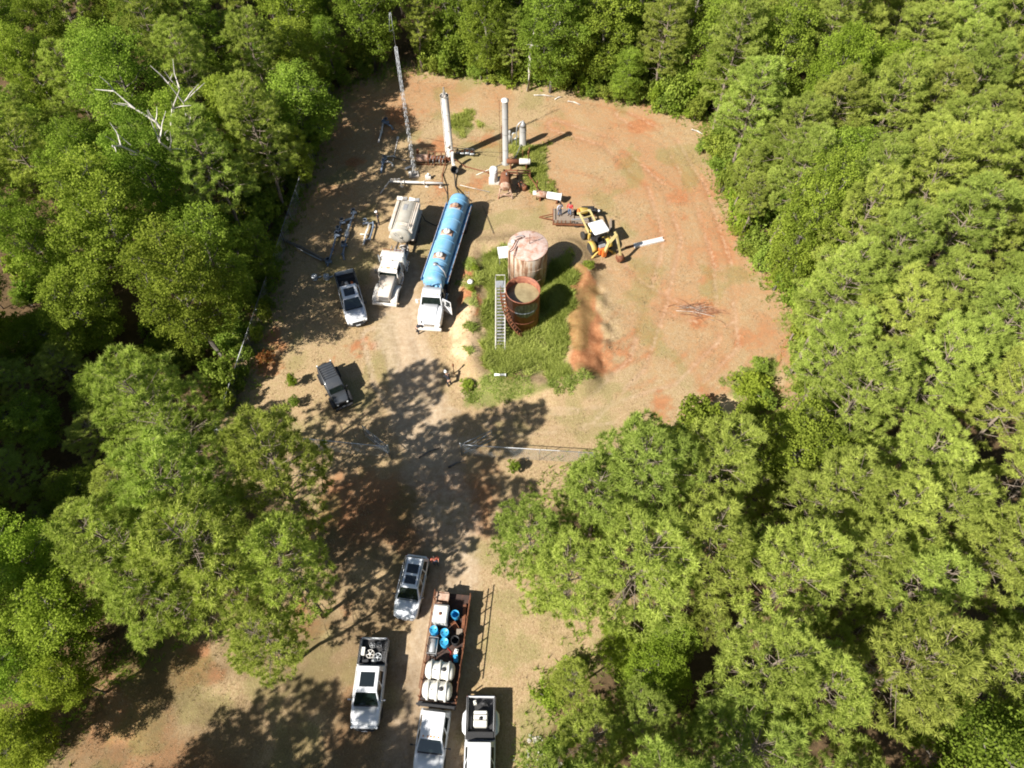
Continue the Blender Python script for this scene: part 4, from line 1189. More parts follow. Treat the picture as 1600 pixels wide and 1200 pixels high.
def pickup(label, loc, rz, paint='white', sunroof=False, ribs=False, markers=False, dually=False, flat=False, bed='black', mir='black', L=5.9, group=None, name='pickup_truck', bl=0):
    p = thing(name, label, 'pickup', (loc[0], loc[1], G0(*loc[:2])), rz, group)
    W = 1.0
    b = MB()
    b.loft([rsec(2.90, .52, .52, .90, .14), rsec(2.84, .72, .48, .98, .16), rsec(2.70, .88, .44, 1.05, .18), rsec(2.5, .96, .42, 1.10, .17), rsec(2.1, .99, .40, 1.15, .13), rsec(1.5, 1.0, .40, 1.20, .10), rsec(1.3, 1.0, .40, 1.24, .09), rsec(-1.12, 1.0, .40, 1.24, .09)])
    body = b.build('body', M[paint], p)
    # hood: a raised centre panel
    h = MB()
    h.loft([rsec(2.72, .62, 1.0, 1.085, .04), rsec(2.3, .70, 1.0, 1.165, .05), rsec(1.62, .76, 1.05, 1.235, .05)])
    h.build('hood', M[paint], p)
    cab = greenhouse(p, M[paint], (-1.08, 1.52), (-.92, .72), 1.22, 1.90, .95, .74, ((.08, .43), (.50, .84)))
    if sunroof:
        MB().box((-.05, 0, 1.905), (.95, 1.0, .03)).build('sunroof', M['glass'], cab, bevel=.012)
    if ribs:
        for k in range(7):
            MB().box((-.1, -.57 + .19 * k, 1.905), (1.35, .05, .022)).build('roof_rib', M[paint], cab, bevel=.008)
    if markers:
        for y in (-.5, -.2, 0, .2, .5):
            MB().box((.62, y, 1.915), (.10, .09, .04)).build('marker_lamp', M['amber'], cab, bevel=.01)
    for s in (1, -1):
        for x0, x1 in ((.12, 1.22), (-1.0, .09)):
            d = MB()
            d.box(((x0 + x1) / 2, s * 1.001, .85), (x1 - x0, .024, .66))
            dd = d.build('door', M[paint], p, bevel=.01)
            MB().box((x0 + .16, s * 1.022, 1.02), (.2, .035, .045)).build('handle', M['black' if mir == 'black' else 'chrome'], dd, bevel=.008)
        mirror(p, 1.15, s * .98, 1.24, s, mir, .28 if dually or flat else .22)
        for x in (1.85, -1.75 - bl * .5):
            if flat and x < 0:
                continue
            a = MB()
            a.lathe([(0, 0), (.47, 0), (.47, .012), (0, .012)], (x, s * .985 - (0 if s > 0 else 0), .42), 22, (0, s, 0))
            a.build('wheel_arch', M['black'], p)
    MB().bar((2.94, -.56, .55), (2.94, .56, .55), .14, .24).bar((2.94, .55, .55), (2.66, .96, .55), .13, .23).bar((2.94, -.55, .55), (2.66, -.96, .55), .13, .23).build('front_bumper', M['black' if sunroof else 'chrome'], p, bevel=.03)
    MB().box((2.895, 0, .78), (.06, .98, .26)).build('grille', M['black'], p, bevel=.02)
    MB().box((3.02, 0, .56), (.02, .42, .13)).build('number_plate', M['lamp'], p)
    for s in (1, -1):
        MB().box((2.76, s * .76, .88), (.16, .32, .19), s * -.5).build('headlight', M['lamp'], p, bevel=.03)
    for s in (1, -1):
        add_wheel(p, 1.85, s * .88, .40, .27, 'rim', s)
        if not flat:
            if dually:
                add_wheel(p, -1.75 - bl * .5, s * .93, .40, .22, 'rim', s, True)
            else:
                add_wheel(p, -1.75 - bl * .5, s * .88, .40, .27, 'rim', s)
    if not flat:
        zt = 1.30
        f = MB()
        f.box((-2.02 - bl / 2, 0, .80), (1.74 + bl, 1.8, .10))
        f.box((-1.16, 0, 1.03), (.06, 1.8, .5))
        for s in (1, -1):
            f.box((-1.75 - bl * .5, s * .72, .96), (.8, .22, .24))
        f.build('bed_floor', M[bed], p, bevel=.01)
        for s in (1, -1):
            w = MB()
            w.loft([rsec(-1.10, .07, .42, zt, .04), rsec(-2.9 - bl, .07, .46, zt - .01, .04)])
            w.v = [(x, y + s * .925, z) for x, y, z in w.v]
            sd = w.build('bed_side', M[paint], p)
            MB().box((-2.0 - bl / 2, s * .925, zt + .012), (1.78 + bl, .11, .03)).build('bed_rail', M['black'], sd, bevel=.008)
            if dually:
                q = MB()
                q.loft([[(x, s * (.99 + w_), z) for w_, z in ((0, .52), (.02, .52), (.26 * k_, .55), (.28 * k_, .9), (.12 * k_, 1.02), (0, 1.03))] for x, k_ in ((-1.08 - bl * .4, .15), (-1.3 - bl * .4, .85), (-1.75 - bl * .5, 1), (-2.3 - bl * .5, .85), (-2.55 - bl * .5, .15))])
                q.build('hip_fender', M[paint], p)
        MB().box((-2.9 - bl, 0, .88), (.07, 1.86, .82)).build('tailgate', M[paint], p, bevel=.025)
        MB().box((-3.0 - bl, 0, .55), (.16, 1.8, .18)).build('rear_bumper', M['chrome'], p, bevel=.03)
        for s in (1, -1):
            MB().box((-2.92 - bl, s * .93, .98), (.06, .12, .4)).build('tail_light', M['red_lens'], p, bevel=.01)
    return p


def on(p, x, y, z):
    """world point of a thing's local point (things only turn about z)"""
    a = p.rotation_euler.z
    return (p.location.x + x * math.cos(a) - y * math.sin(a), p.location.y + x * math.sin(a) + y * math.cos(a), p.location.z + z)


def small(name, label, cat, mb, mat, host, x, y, z, rz=0, group=None, bevel=0):
    o = mb.build(name, mat, None, on(host, x, y, z), host.rotation_euler.z + rz, bevel)
    return tag(o, label, cat, group)


# ------------------------------------------------------------------ vehicles of the lower lot
REELS = pickup('white pickup with dark roof window and steel reels in its bed', (-9.85, 8.7), R(-91.6), 'white', sunroof=True, mir='chrome')
def reel(rad, w=.22):
    m = MB()
    for z in (0, w):
        m.lathe([(rad * .86, z), (rad, z), (rad, z + .03), (rad * .86, z + .03), (rad * .86, z)], (0, 0, 0), 20)
        for k in range(5):
            a = k * 2 * math.pi / 5
            m.bar((0, 0, z + .015), (math.cos(a) * rad * .9, math.sin(a) * rad * .9, z + .015), .05, .025)
    m.lathe([(0, 0), (rad * .35, 0), (rad * .35, w + .03), (rad * .2, w + .05), (0, w + .05)], (0, 0, 0), 14)
    return m
small('steel_reel', 'larger pale steel reel in the white pickup bed, nearer its middle', 'reel', reel(.30), M['pipe_white'], REELS, -1.86, -.18, .86)
small('steel_reel', 'grey steel reel in the white pickup bed beside the pale one', 'reel', reel(.29), M['galv'], REELS, -1.66, .38, .86)
small('steel_reel', 'small dark reel by the tailgate of the reel carrying pickup', 'reel', reel(.2), M['steel'], REELS, -2.45, -.1, .86)
small('steel_reel', 'second small reel at the tailgate corner of the pickup bed', 'reel', reel(.18), M['steel'], REELS, -2.5, .36, .86)
small('tool_case', 'white plastic case along the bed side of the reel carrying pickup', 'case', MB().box((0, 0, .12), (.55, .24, .24)), M['poly'], REELS, -2.0, -.66, 1.08, 0, None, .03)
small('grey_canister', 'round grey canister behind the cab in the pickup bed', 'canister', MB().lathe([(0, 0), (.16, 0), (.17, .05), (.17, .3), (.13, .36), (.05, .38), (.05, .44), (0, .44)], n=16), M['galv'], REELS, -1.38, .15, .86)
small('black_toolbag', 'black tool bag behind the cab in the pickup bed', 'bag', MB().box((0, 0, .13), (.3, .5, .26), top=(.8, .9)), M['black_cloth'], REELS, -1.38, -.45, .86, .2, None, .05)
small('coiled_hose', 'black coiled hose lying in the pickup bed corner', 'hose', MB().tube([(math.cos(a * .5) * (.2 + .004 * a), math.sin(a * .5) * (.2 + .004 * a), .03 + .01 * a) for a in range(40)], .022, 5), M['black'], REELS, -2.35, .68, .86)

# car with two roof windows
def suv(label, loc, rz):
    p = thing('suv_car', label, 'car', (loc[0], loc[1], G0(*loc)), rz)
    b = MB()
    b.loft([rsec(2.36, .55, .40, .70, .13), rsec(2.28, .75, .34, .82, .16), rsec(2.05, .88, .30, .93, .18), rsec(1.5, .94, .28, 1.0, .16), rsec(.9, .95, .28, 1.05, .14), rsec(-1.6, .95, .28, 1.07, .14), rsec(-2.15, .92, .30, 1.05, .16), rsec(-2.34, .82, .36, .98, .16)])
    b.build('body', M['silver'], p)
    h = MB()
    h.loft([rsec(2.05, .50, .84, .955, .05), rsec(1.6, .66, .84, 1.035, .06), rsec(1.0, .72, .85, 1.085, .06)])
    h.build('hood', M['silver'], p)
    cab = greenhouse(p, M['silver'], (-2.2, 1.05), (-1.9, .30), 1.04, 1.66, .90, .66, ((.07, .34), (.38, .64), (.68, .92)), 'glass')
    MB().box((-.25, 0, 1.668), (.62, .84, .03)).build('sunroof', M['glass'], cab, bevel=.015)
    MB().box((-1.08, 0, 1.668), (.68, .86, .03)).build('sunroof', M['glass'], cab, bevel=.015)
    for s in (1, -1):
        MB().tube([(.2, s * .585, 1.66), (.1, s * .59, 1.71), (-1.7, s * .59, 1.71), (-1.85, s * .585, 1.66)], .022, 6).build('roof_rail', M['black'], cab)
        for x0, x1 in ((.0, 1.0), (-1.0, -.03)):
            d = MB().box(((x0 + x1) / 2, s * .951, .72), (x1 - x0, .022, .6)).build('door', M['silver'], p, bevel=.01)
            MB().box((x0 + .15, s * .972, .92), (.18, .03, .04)).build('handle', M['chrome'], d)
        mirror(p, .78, s * .93, 1.06, s, 'black', .16)
        MB().box((2.16, s * .66, .76), (.2, .3, .10)).build('headlight', M['lamp'], p, bevel=.03)
        MB().box((-2.27, s * .72, .92), (.1, .26, .14)).build('tail_light', M['red_lens'], p, bevel=.02)
        for x in (1.42, -1.42):
            MB().lathe([(0, 0), (.42, 0), (.42, .012), (0, .012)], (x, s * .94, .36), 22, (0, s, 0)).build('wheel_arch', M['black'], p)
            add_wheel(p, x, s * .84, .36, .24, 'rim', s)
    MB().box((2.3, 0, .66), (.12, .9, .13)).build('grille', M['black'], p, bevel=.03)
    MB().box((2.33, 0, .44), (.1, 1.3, .12)).build('front_bumper', M['black'], p, bevel=.04)
    MB().box((2.39, 0, .56), (.02, .36, .12)).build('number_plate', M['lamp'], p)
    return p


suv('silver white car with two dark roof windows on the track', (-7.5, 15.4), R(-98))

# flatbed truck with stake sides
FB = pickup('white crew cab truck with ribbed roof and loaded stake sided flatbed', (-5.25, 5.85), R(-96), 'white', ribs=True, markers=True, flat=True, name='flatbed_truck')
def flatbed(p):
    x0, x1, hw, z = -9.0, -1.27, 1.24, 1.02
    f = MB()
    for s in (1, -1):
        f.box((-4.9, s * .42, .78), (8.2, .1, .26))
    f.build('chassis_rail', M['frame'], p)
    n = 26
    for k in range(n):
        a = x0 + (x1 - x0) * k / n
        MB().box((a + (x1 - x0) / n / 2, 0, z), ((x1 - x0) / n - .012, hw * 2, .07)).build('deck_plank', M['deck'], p)
    for s in (1, -1):
        MB().box(((x0 + x1) / 2, s * (hw + .03), z - .01), (x1 - x0, .06, .13)).build('side_rail', M['rust'], p)
        for k in range(7):
            x = x1 - .5 - k * 1.1
            MB().box((x, s * (hw + .02), z + .5), (.07, .05, .95)).build('stake', M['rust'], p)
        for zz in (.45, .9):
            MB().box((-5.6, s * (hw + .062), z + zz), (6.7, .03, .09)).build('stake_rail', M['rust'], p)
        for x in (-5.6, -6.6):
            add_wheel(p, x, s * .88, .42, .22, 'rim', s, True)
    # headache rack behind the cab
    r = MB()
    for y in (-1.2, -.4, .4, 1.2):
        r.box((x1 + .02, y, z + .45), (.08, .08, .95))
    r.box((x1 + .02, 0, z + .96), (.14, 2.6, .1))
    r.box((x1 + .02, 0, z + .5), (.05, 2.4, .08))
    r.box((x1 - .12, 0, z + .12), (.3, 2.6, .1))
    r.build('headache_rack', M['black'], p, bevel=.01)
    MB().box((x1 - .42, 0, z + .2), (.1, 2.2, .12)).build('cross_rail', M['black'], p)
flatbed(FB)
ZD = 1.062
def poly_tank():
    m = MB()
    m.lathe([(0, -.92), (.35, -.9), (.58, -.80), (.66, -.66), (.66, .66), (.58, .80), (.35, .9), (0, .92)], (0, 0, .70), 26, (0, 1, 0))
    return m
for k, x in enumerate((-2.25, -3.5)):
    t = thing('poly_tank', ['white round poly tank with ribs, next to the truck cab', 'white round poly tank with ribs, second from the truck cab'][k], 'tank', on(FB, x, -.05, ZD), FB.rotation_euler.z)
    t.scale = (.9, 1.1, .95)
    body = poly_tank().build('tank_shell', M['poly'], t)
    for y in (-.55, .0, .55):
        MB().lathe([(.66, -.08), (.77, -.06), (.77, .06), (.66, .08), (.66, -.08)], (0, y, .70), 26, (0, 1, 0)).build('band', M['poly'], t)
    for y in (-.28, .28):
        MB().box((0, y, .03), (1.2, .16, .2)).build('cradle', M['poly'], t)
    MB().lathe([(0, 0), (.15, 0), (.16, .05), (.12, .09), (0, .09)], (0, .28, 1.35), 16).build('lid', M['black'], t)
    MB().lathe([(0, 0), (.05, 0), (.05, .07), (0, .07)], (.1, -.3, 1.35), 10).build('vent_cap', M['steel'], t)
def tote(label, host, x, y, z, s=1.0):
    t = thing('tote_tank', label, 'tank', on(host, x, y, z), host.rotation_euler.z)
    t.scale = (s, s, s)
    MB().box((0, 0, .62), (1.16, .96, .95)).build('bottle', M['poly'], t, bevel=.09, seg=3)
    MB().box((0, 0, .07), (1.2, 1.0, .13)).build('pallet', M['galv'], t)
    c = MB()
    for zz in (.2, .5, .8, 1.05):
        for s_ in (1, -1):
            c.bar((-.6, s_ * .5, zz), (.6, s_ * .5, zz), .02)
            c.bar((s_ * .6, -.5, zz), (s_ * .6, .5, zz), .02)
    for q in (-.6, -.3, 0, .3, .6):
        for s_ in (1, -1):
            c.bar((q, s_ * .5, .13), (q, s_ * .5, 1.06), .02)
            c.bar((s_ * .6, q * .83, .13), (s_ * .6, q * .83, 1.06), .02)
    c.build('cage', M['galv'], t)
    MB().lathe([(0, 0), (.11, 0), (.11, .05), (0, .05)], (0, 0, 1.09), 14).build('cap', M['rust'], t)
    return t
tote('white square liquid tote near the rear of the flatbed', FB, -7.2, -.6, ZD, 1.05)
def drum(label, x, y, open_=False, mat='drum_blue', host=None):
    host = host or FB
    t = thing('drum', label, 'drum', on(host, x, y, ZD), 0, 'drums on the flatbed')
    prof = [(0, 0), (.28, 0), (.285, .02), (.29, .28), (.30, .30), (.29, .32), (.29, .58), (.30, .60), (.29, .62), (.285, .86), (.29, .88)]
    prof += [(.27, .88), (.265, .05), (0, .05)] if open_ else [(.27, .88), (.26, .855), (0, .855)]
    MB().lathe(prof, n=20).build('shell', M[mat], t)
    if not open_:
        for a in (.12, -.15):
            MB().lathe([(0, 0), (.04, 0), (.04, .025), (0, .025)], (a, 0, .855), 8).build('bung', M['black'], t)
    return t
drum('bright blue drum at the left edge of the flatbed', -6.12, -.93)
drum('bright blue drum in the middle of the flatbed, one nearer the rear', -6.02, -.12)
drum('bright blue drum in the middle of the flatbed, one nearer the cab', -5.38, -.05)
drum('open blue drum at the rear right of the flatbed', -7.35, .42, True)
drum('black open drum beside the two blue drums on the flatbed', -5.6, .68, True, 'black')
g = thing('generator', 'dark cylindrical pump engine in a frame left side of the flatbed', 'generator', on(FB, -5.1, -.85, ZD), FB.rotation_euler.z)
MB().lathe([(0, -.5), (.2, -.5), (.27, -.44), (.27, .44), (.2, .5), (0, .5)], (0, 0, .4), 20, (1, 0, 0)).build('barrel', M['steel'], g)
fr = MB()
for s in (1, -1):
    fr.tube([(-.55, s * .33, 0), (-.55, s * .33, .72), (.55, s * .33, .72), (.55, s * .33, 0)], .025, 6)
for x in (-.55, .55):
    fr.bar((x, -.33, .72), (x, .33, .72), .04)
    fr.bar((x, -.33, .06), (x, .33, .06), .04)
fr.build('frame', M['steel'], g)
small('rusty_bin', 'rusty orange open steel bin at the rear end of the flatbed', 'bin', MB().box((0, 0, .03), (.8, .9, .06)).box((-.38, 0, .3), (.04, .9, .5)).box((.38, 0, .3), (.04, .9, .5)).box((0, .43, .3), (.8, .04, .5)).box((0, -.43, .3), (.8, .04, .5)).box((-.05, 0, .52), (.5, .95, .03)), M['rust_light'], FB, -8.5, -.7, ZD)
small('rusty_beam', 'long rusty steel beam along the right edge of the flatbed', 'beam', MB().box((0, 0, .05), (1.9, .22, .03)).box((0, 0, .13), (1.9, .04, .16)).box((0, 0, .21), (1.9, .22, .03)), M['rust'], FB, -7.3, 1.02, ZD, .06)
small('rusty_plate', 'rusty folded plate beside the open blue drum', 'plate', MB().box((0, 0, .1), (.8, .35, .03)).box((.1, .17, .2), (.6, .03, .25)), M['rust'], FB, -6.75, .4, ZD, .7)
small('cardboard_box', 'small tan box on the right of the flatbed', 'box', MB().box((0, 0, .15), (.36, .42, .3)).box((-.12, 0, .31), (.14, .42, .015)), M['wood'], FB, -6.3, .85, ZD, .1)
small('blue_jug', 'blue plastic jug with white cap beside the poly tanks', 'jug', MB().box((0, 0, .2), (.5, .34, .4), top=(.9, .9)).lathe([(.1, .4), (.07, .44), (.07, .5), (0, .5)], n=10), M['drum_blue'], FB, -4.5, .85, ZD, .2, None, .05)
small('white_jug', 'white plastic jug next to the blue jug on the flatbed', 'jug', MB().box((0, 0, .18), (.36, .3, .36), top=(.85, .85)).lathe([(.08, .36), (.06, .4), (.06, .46), (0, .46)], n=10), M['poly'], FB, -4.95, .82, ZD, -.2, None, .05)
small('red_hose', 'short red hose across the flatbed by the jugs', 'hose', MB().tube([(-.4, -.2, .03), (-.15, .1, .06), (.1, .05, .04), (.45, .3, .03)], .03, 6), M['red_lens'], FB, -4.75, .35, ZD)

# dual wheel pickup at the bottom edge
DU = pickup('white dual wheel pickup with black bed and white bed tank', (-2.12, 4.0), R(-90.5), 'white', ribs=True, dually=True, bed='black', bl=.85)
MB().box((-1.36, 0, 1.2), (.46, 1.78, .34)).build('bed_toolbox', M['black'], DU, bevel=.02)
t = thing('bed_tank', 'white square poly tank strapped in the black pickup bed', 'tank', on(DU, -2.35, 0, .86), DU.rotation_euler.z)
MB().box((0, 0, .42), (1.0, .92, .8)).build('tank_shell', M['poly'], t, bevel=.1, seg=3)
for x in (-.25, .1):
    MB().box((x, 0, .826), (.05, .9, .02)).build('strap', M['black'], t)
MB().lathe([(0, 0), (.12, 0), (.12, .05), (0, .05)], (0, .02, .835), 14).build('lid', M['black'], t)
small('white_jug', 'white jug at the tailgate of the dual wheel pickup', 'jug', MB().box((0, 0, .2), (.28, .22, .4), top=(.85, .85)).lathe([(.06, .4), (.05, .44), (.05, .48), (0, .48)], n=10), M['poly'], DU, -3.4, -.42, .86, .2, None, .05)
small('black_pump', 'black pump beside the white jug in the pickup bed', 'pump', MB().box((0, 0, .1), (.3, .4, .2)).lathe([(0, -.2), (.12, -.2), (.12, .2), (0, .2)], (0, 0, .28), 12, (0, 1, 0)).tube([(0, .1, .35), (.1, .2, .5), (.2, .3, .3)], .03, 6), M['black'], DU, -3.35, .2, .86)

# ------------------------------------------------------------------ vehicles of the yard
PK2 = pickup('white pickup beside the beige tank truck, parked in the shade', (-15.2, 42.65), R(-71.7), 'white', sunroof=True, bed='black', bl=.4, name='pickup_truck')
small('bed_toolbox', 'pale toolbox in the bed of the pickup by the beige truck', 'toolbox', MB().box((0, 0, .16), (.6, .3, .32)).box((0, 0, .335), (.2, .12, .04)), M['beige'], PK2, -1.7, -.05, .86, .2, None, .02)
small('red_can', 'orange red fuel can in the pickup bed by the beige truck', 'can', MB().box((0, 0, .17), (.3, .2, .34), top=(.8, .8)).bar((.05, 0, .34), (.18, 0, .42), .05), M['orange'], PK2, -1.75, .45, .86, .4, None, .02)
small('dark_crate', 'black slatted crate across the pickup tailgate by the beige truck', 'crate', MB().box((0, -.75, .2), (.5, .04, .4)).box((0, .75, .2), (.5, .04, .4)).box((0, 0, .03), (.5, 1.5, .05)).box((.25, 0, .3), (.03, 1.5, .1)).box((-.25, 0, .3), (.03, 1.5, .1)), M['black'], PK2, -2.5, 0, .86)
small('wooden_pallet', 'brown bits of lumber in the pickup bed by the beige truck', 'lumber', MB().box((0, .1, .05), (.7, .12, .08)).box((.05, -.15, .05), (.6, .1, .08), .3).box((0, 0, .13), (.65, .1, .06), -.5), M['wood'], PK2, -2.0, -.5, .86)


def jeep(label, loc, rz):
    p = thing('off_road_car', label, 'car', (loc[0], loc[1], G0(*loc)), rz)
    c = M['charcoal']
    MB().loft([rsec(1.0, .74, .5, 1.18, .06), rsec(-1.95, .76, .5, 1.18, .06)]).build('tub', c, p)
    MB().loft([rsec(2.05, .55, .62, 1.10, .08), rsec(1.9, .60, .6, 1.16, .08), rsec(.98, .70, .6, 1.22, .06)]).build('hood', c, p)
    MB().box((2.07, 0, .88), (.06, 1.12, .5)).build('grille', M['black'], p, bevel=.03)
    for k in range(7):
        MB().box((2.11, -.3 + .1 * k, .9), (.02, .045, .32)).build('grille_slot', M['tyre'], p)
    cab = MB().loft([rsec(.98, .72, 1.14, 1.2, .02), rsec(.72, .70, 1.14, 1.80, .06), rsec(-1.75, .69, 1.14, 1.83, .06), rsec(-1.93, .68, 1.14, 1.78, .06)]).build('hard_top', M['charcoal'], p)
    ws = MB()
    ws.add(*quad_panel(((1.01, -.66, 1.21), (1.01, .66, 1.21), (.75, .63, 1.76), (.75, -.63, 1.76)), .04, .96, .05, .95, .02))
    ws.build('windscreen', M['glass_green'], cab)
    for s in (1, -1):
        for a, b in ((.62, -.2), (-.3, -1.0), (-1.1, -1.8)):
            MB().box(((a + b) / 2, s * .713, 1.46), (a - b, .02, .42)).build('side_window', M['glass'], cab)
        for x0, x1 in ((-.22, .78), (-1.05, -.26)):
            d = MB().box(((x0 + x1) / 2, s * .768, .84), (x1 - x0, .025, .56)).build('door', c, p, bevel=.01)
            MB().box((x0 + .12, s * .79, 1.02), (.14, .03, .04)).build('handle', M['black'], d)
        for x, l in ((1.5, 1.15), (-1.35, 1.1)):
            f = MB()
            f.prism([(x - l / 2, .72), (x - l / 2 + .2, .98), (x + l / 2 - .25, .98), (x + l / 2, .78), (x + l / 2, .83), (x + l / 2 - .23, 1.04), (x - l / 2 + .18, 1.04), (x - l / 2, .78)], s * .60, s * .95)
            f.build('fender_flare', M['black'], p, bevel=.02)
            add_wheel(p, x if x > 0 else x, s * .80, .42, .29, 'steel', s)
        mirror(p, .82, s * .76, 1.24, s, 'black', .17)
        MB().lathe([(0, 0), (.1, 0), (.1, .05), (0, .06)], (2.09, s * .44, .95), 14, (1, 0, 0)).build('headlight', M['lamp'], p)
    MB().box((2.28, 0, .62), (.2, 1.6, .2)).build('front_bumper', M['black'], p, bevel=.03)
    MB().lathe([(0, 0), (.06, 0), (.06, .3), (0, .3)], (2.3, -.15, .76), 10, (0, 1, 0)).build('winch', M['steel'], p)
    MB().box((-2.05, 0, .62), (.16, 1.5, .2)).build('rear_bumper', M['black'], p, bevel=.03)
    rk = MB()
    rk.box((-.95, .60, 1.90), (1.5, .05, .05)).box((-.95, -.60, 1.90), (1.5, .05, .05))
    rk.build('roof_rack', M['black'], p)
    for k in range(6):
        MB().box((-.32 - .255 * k, 0, 1.885), (.12, 1.16, .035)).build('rack_slat', M['charcoal'], p)
    for s in (1, -1):
        MB().box((-1.95, s * .62, 1.82), (.12, .1, .06)).build('work_lamp', M['lamp'], p)
    MB().lathe([(.2, -.12), (.37, -.12), (.41, -.06), (.41, .06), (.37, .12), (.2, .12), (0, .1)], (-2.17, 0, 1.1), 20, (-1, 0, 0)).build('spare_wheel', M['tyre'], p)
    MB().box((-1.2, 0, .68), (1.2, 1.46, .06)).build('floor_pan', M['black'], p)
    return p


jeep('dark grey off road car with slatted roof rack near the gate', (-15.55, 32.95), R(-61))


def heavy_frame(p, x0, x1, axles, w=.86):
    f = MB()
    for s in (1, -1):
        f.box(((x0 + x1) / 2, s * .42, .85), (x1 - x0, .09, .28))
    for x, d in axles:
        f.cyl((x, -w, .52), (x, w, .52), .09, n=8)
    f.build('chassis', M['frame'], p)
    for x, d in axles:
        for s in (1, -1):
            add_wheel(p, x, s * (w if d else w + .08), .52, .27, 'steel' if d else 'chrome', s, d)


# beige tank truck (front at x=0, x runs backwards)
BT = thing('tank_truck', 'dusty beige bonneted truck with grey beige tank', 'truck', (-12.05, 42.2, G0(-12.05, 42.2)), R(-98))
heavy_frame(BT, -12.1, -.4, [(-1.3, False), (-8.9, True), (-10.3, True)])
m = MB()
m.loft([rsec(-.12, .52, .95, 1.60, .1), rsec(-.25, .58, .85, 1.78, .12), rsec(-1.2, .66, .85, 1.95, .14), rsec(-2.35, .78, .85, 2.12, .12)])
m.build('hood', M['beige'], BT)
MB().box((-.1, 0, 1.28), (.07, .95, .62)).build('grille', M['chrome'], BT, bevel=.03)
for k in range(8):
    MB().box((-.055, -.4 + .115 * k, 1.28), (.03, .03, .56)).build('grille_bar', M['steel'], BT)
for s in (1, -1):
    f = MB()
    f.loft([[(x, s * y, z) for y, z in ((.60, zb), (1.18, zb), (1.2, zt - .08), (1.1, zt), (.60, zt))] for x, zb, zt in ((-.08, .70, 1.02), (-.3, .68, 1.14), (-.75, .95, 1.30), (-1.3, 1.12, 1.36), (-1.9, .95, 1.25), (-2.2, .72, .95))])
    f.build('fender', M['white_dusty'], BT)
    MB().lathe([(0, 0), (.12, 0), (.13, .05), (0, .06)], (-.1, s * .88, .92), 14, (1, 0, 0)).build('headlight', M['lamp'], BT)
    MB().box((-2.9, s * 1.0, .75), (1.0, .34, .3)).build('step_box', M['chrome'], BT, bevel=.04)
    MB().cyl((-4.1, s * 1.02, .78), (-5.3, s * 1.02, .78), .3, n=16).build('fuel_tank', M['chrome'], BT)
MB().box((0.02, 0, .68), (.2, 2.36, .3)).build('front_bumper', M['white_dusty'], BT, bevel=.05)
cab = greenhouse(BT, M['white_dusty'], (-3.75, -2.25), (-3.7, -2.55), 1.92, 2.68, .98, .86, ((.08, .8),), 'glass_green', False)
MB().box((-3.05, 0, 1.45), (1.5, 2.0, .98)).build('cab_lower', M['beige'], BT, bevel=.05)
MB().box((-2.42, 0, 2.62), (.34, 1.8, .05), Matrix.Rotation(.25, 3, 'Y')).build('sun_visor', M['white_dusty'], cab)
for y in (-.62, -.12, 0, .12, .62):
    MB().box((-2.75, y, 2.71), (.11, .08, .06)).build('marker_lamp', M['amber'], cab, bevel=.01)
for s in (1, -1):
    MB().bar((-2.75, s * .98, 2.2), (-2.7, s * 1.3, 2.2), .03).bar((-2.75, s * .98, 1.8), (-2.7, s * 1.3, 1.8), .03).box((-2.7, s * 1.32, 2.0), (.06, .2, .48)).build('mirror', M['chrome'], BT)
MB().loft([rsec(-3.95, 1.06, 1.0, 2.6, .1), rsec(-4.0, 1.12, .98, 2.70, .08), rsec(-4.85, 1.12, .98, 2.74, .08), rsec(-4.9, 1.1, .98, 2.68, .08)]).build('sleeper_box', M['white_dusty'], BT)
MB().box((-3.93, .1, 2.3), (.03, .12, .34)).build('vent_slot', M['black'], BT)
st = MB()
for y in (-.9, -.3, .3, .9):
    st.bar((-4.95, y, 1.0), (-4.95, y, 2.8), .05)
for z in (2.2, 2.5, 2.8):
    st.bar((-4.95, -1.0, z), (-4.95, 1.0, z), .05)
st.build('rack', M['rust'], BT)
for s in (1, -1):
    MB().cyl((-3.85, s * 1.16, 1.1), (-3.85, s * 1.16, 3.1), .07, n=10).build('exhaust_stack', M['chrome'], BT)
k_ = MB()
k_.box((-5.9, .2, 1.05), (1.4, 1.5, .1)).box((-5.5, .3, 1.35), (.5, .7, .5))
k_.lathe([(0, -.25), (.22, -.25), (.22, .25), (0, .25)], (-6.2, .5, 1.4), 14, (1, 0, 0))
k_.build('pump_deck', M['steel'], BT)
for k in range(5):
    MB().tube([(-6.45 + .1 * math.cos(a * .6), .55 + .42 * math.cos(a * .6 + k), 1.4 + k * .09 + .25 * math.sin(a * .6)) for a in range(11)], .04, 6).build('hose_loop', M['pipe_white'] if k % 2 else M['black'], BT)
MB().tube([(-6.6, -.7, 1.1), (-6.6, -.7, 1.6), (-6.0, -.7, 1.6), (-6.0, -.7, 1.1)], .03, 6).tube([(-6.6, -.3, 1.1), (-6.6, -.3, 1.6), (-6.0, -.3, 1.6), (-6.0, -.3, 1.1)], .03, 6).build('guard_rail', M['galv'], BT)
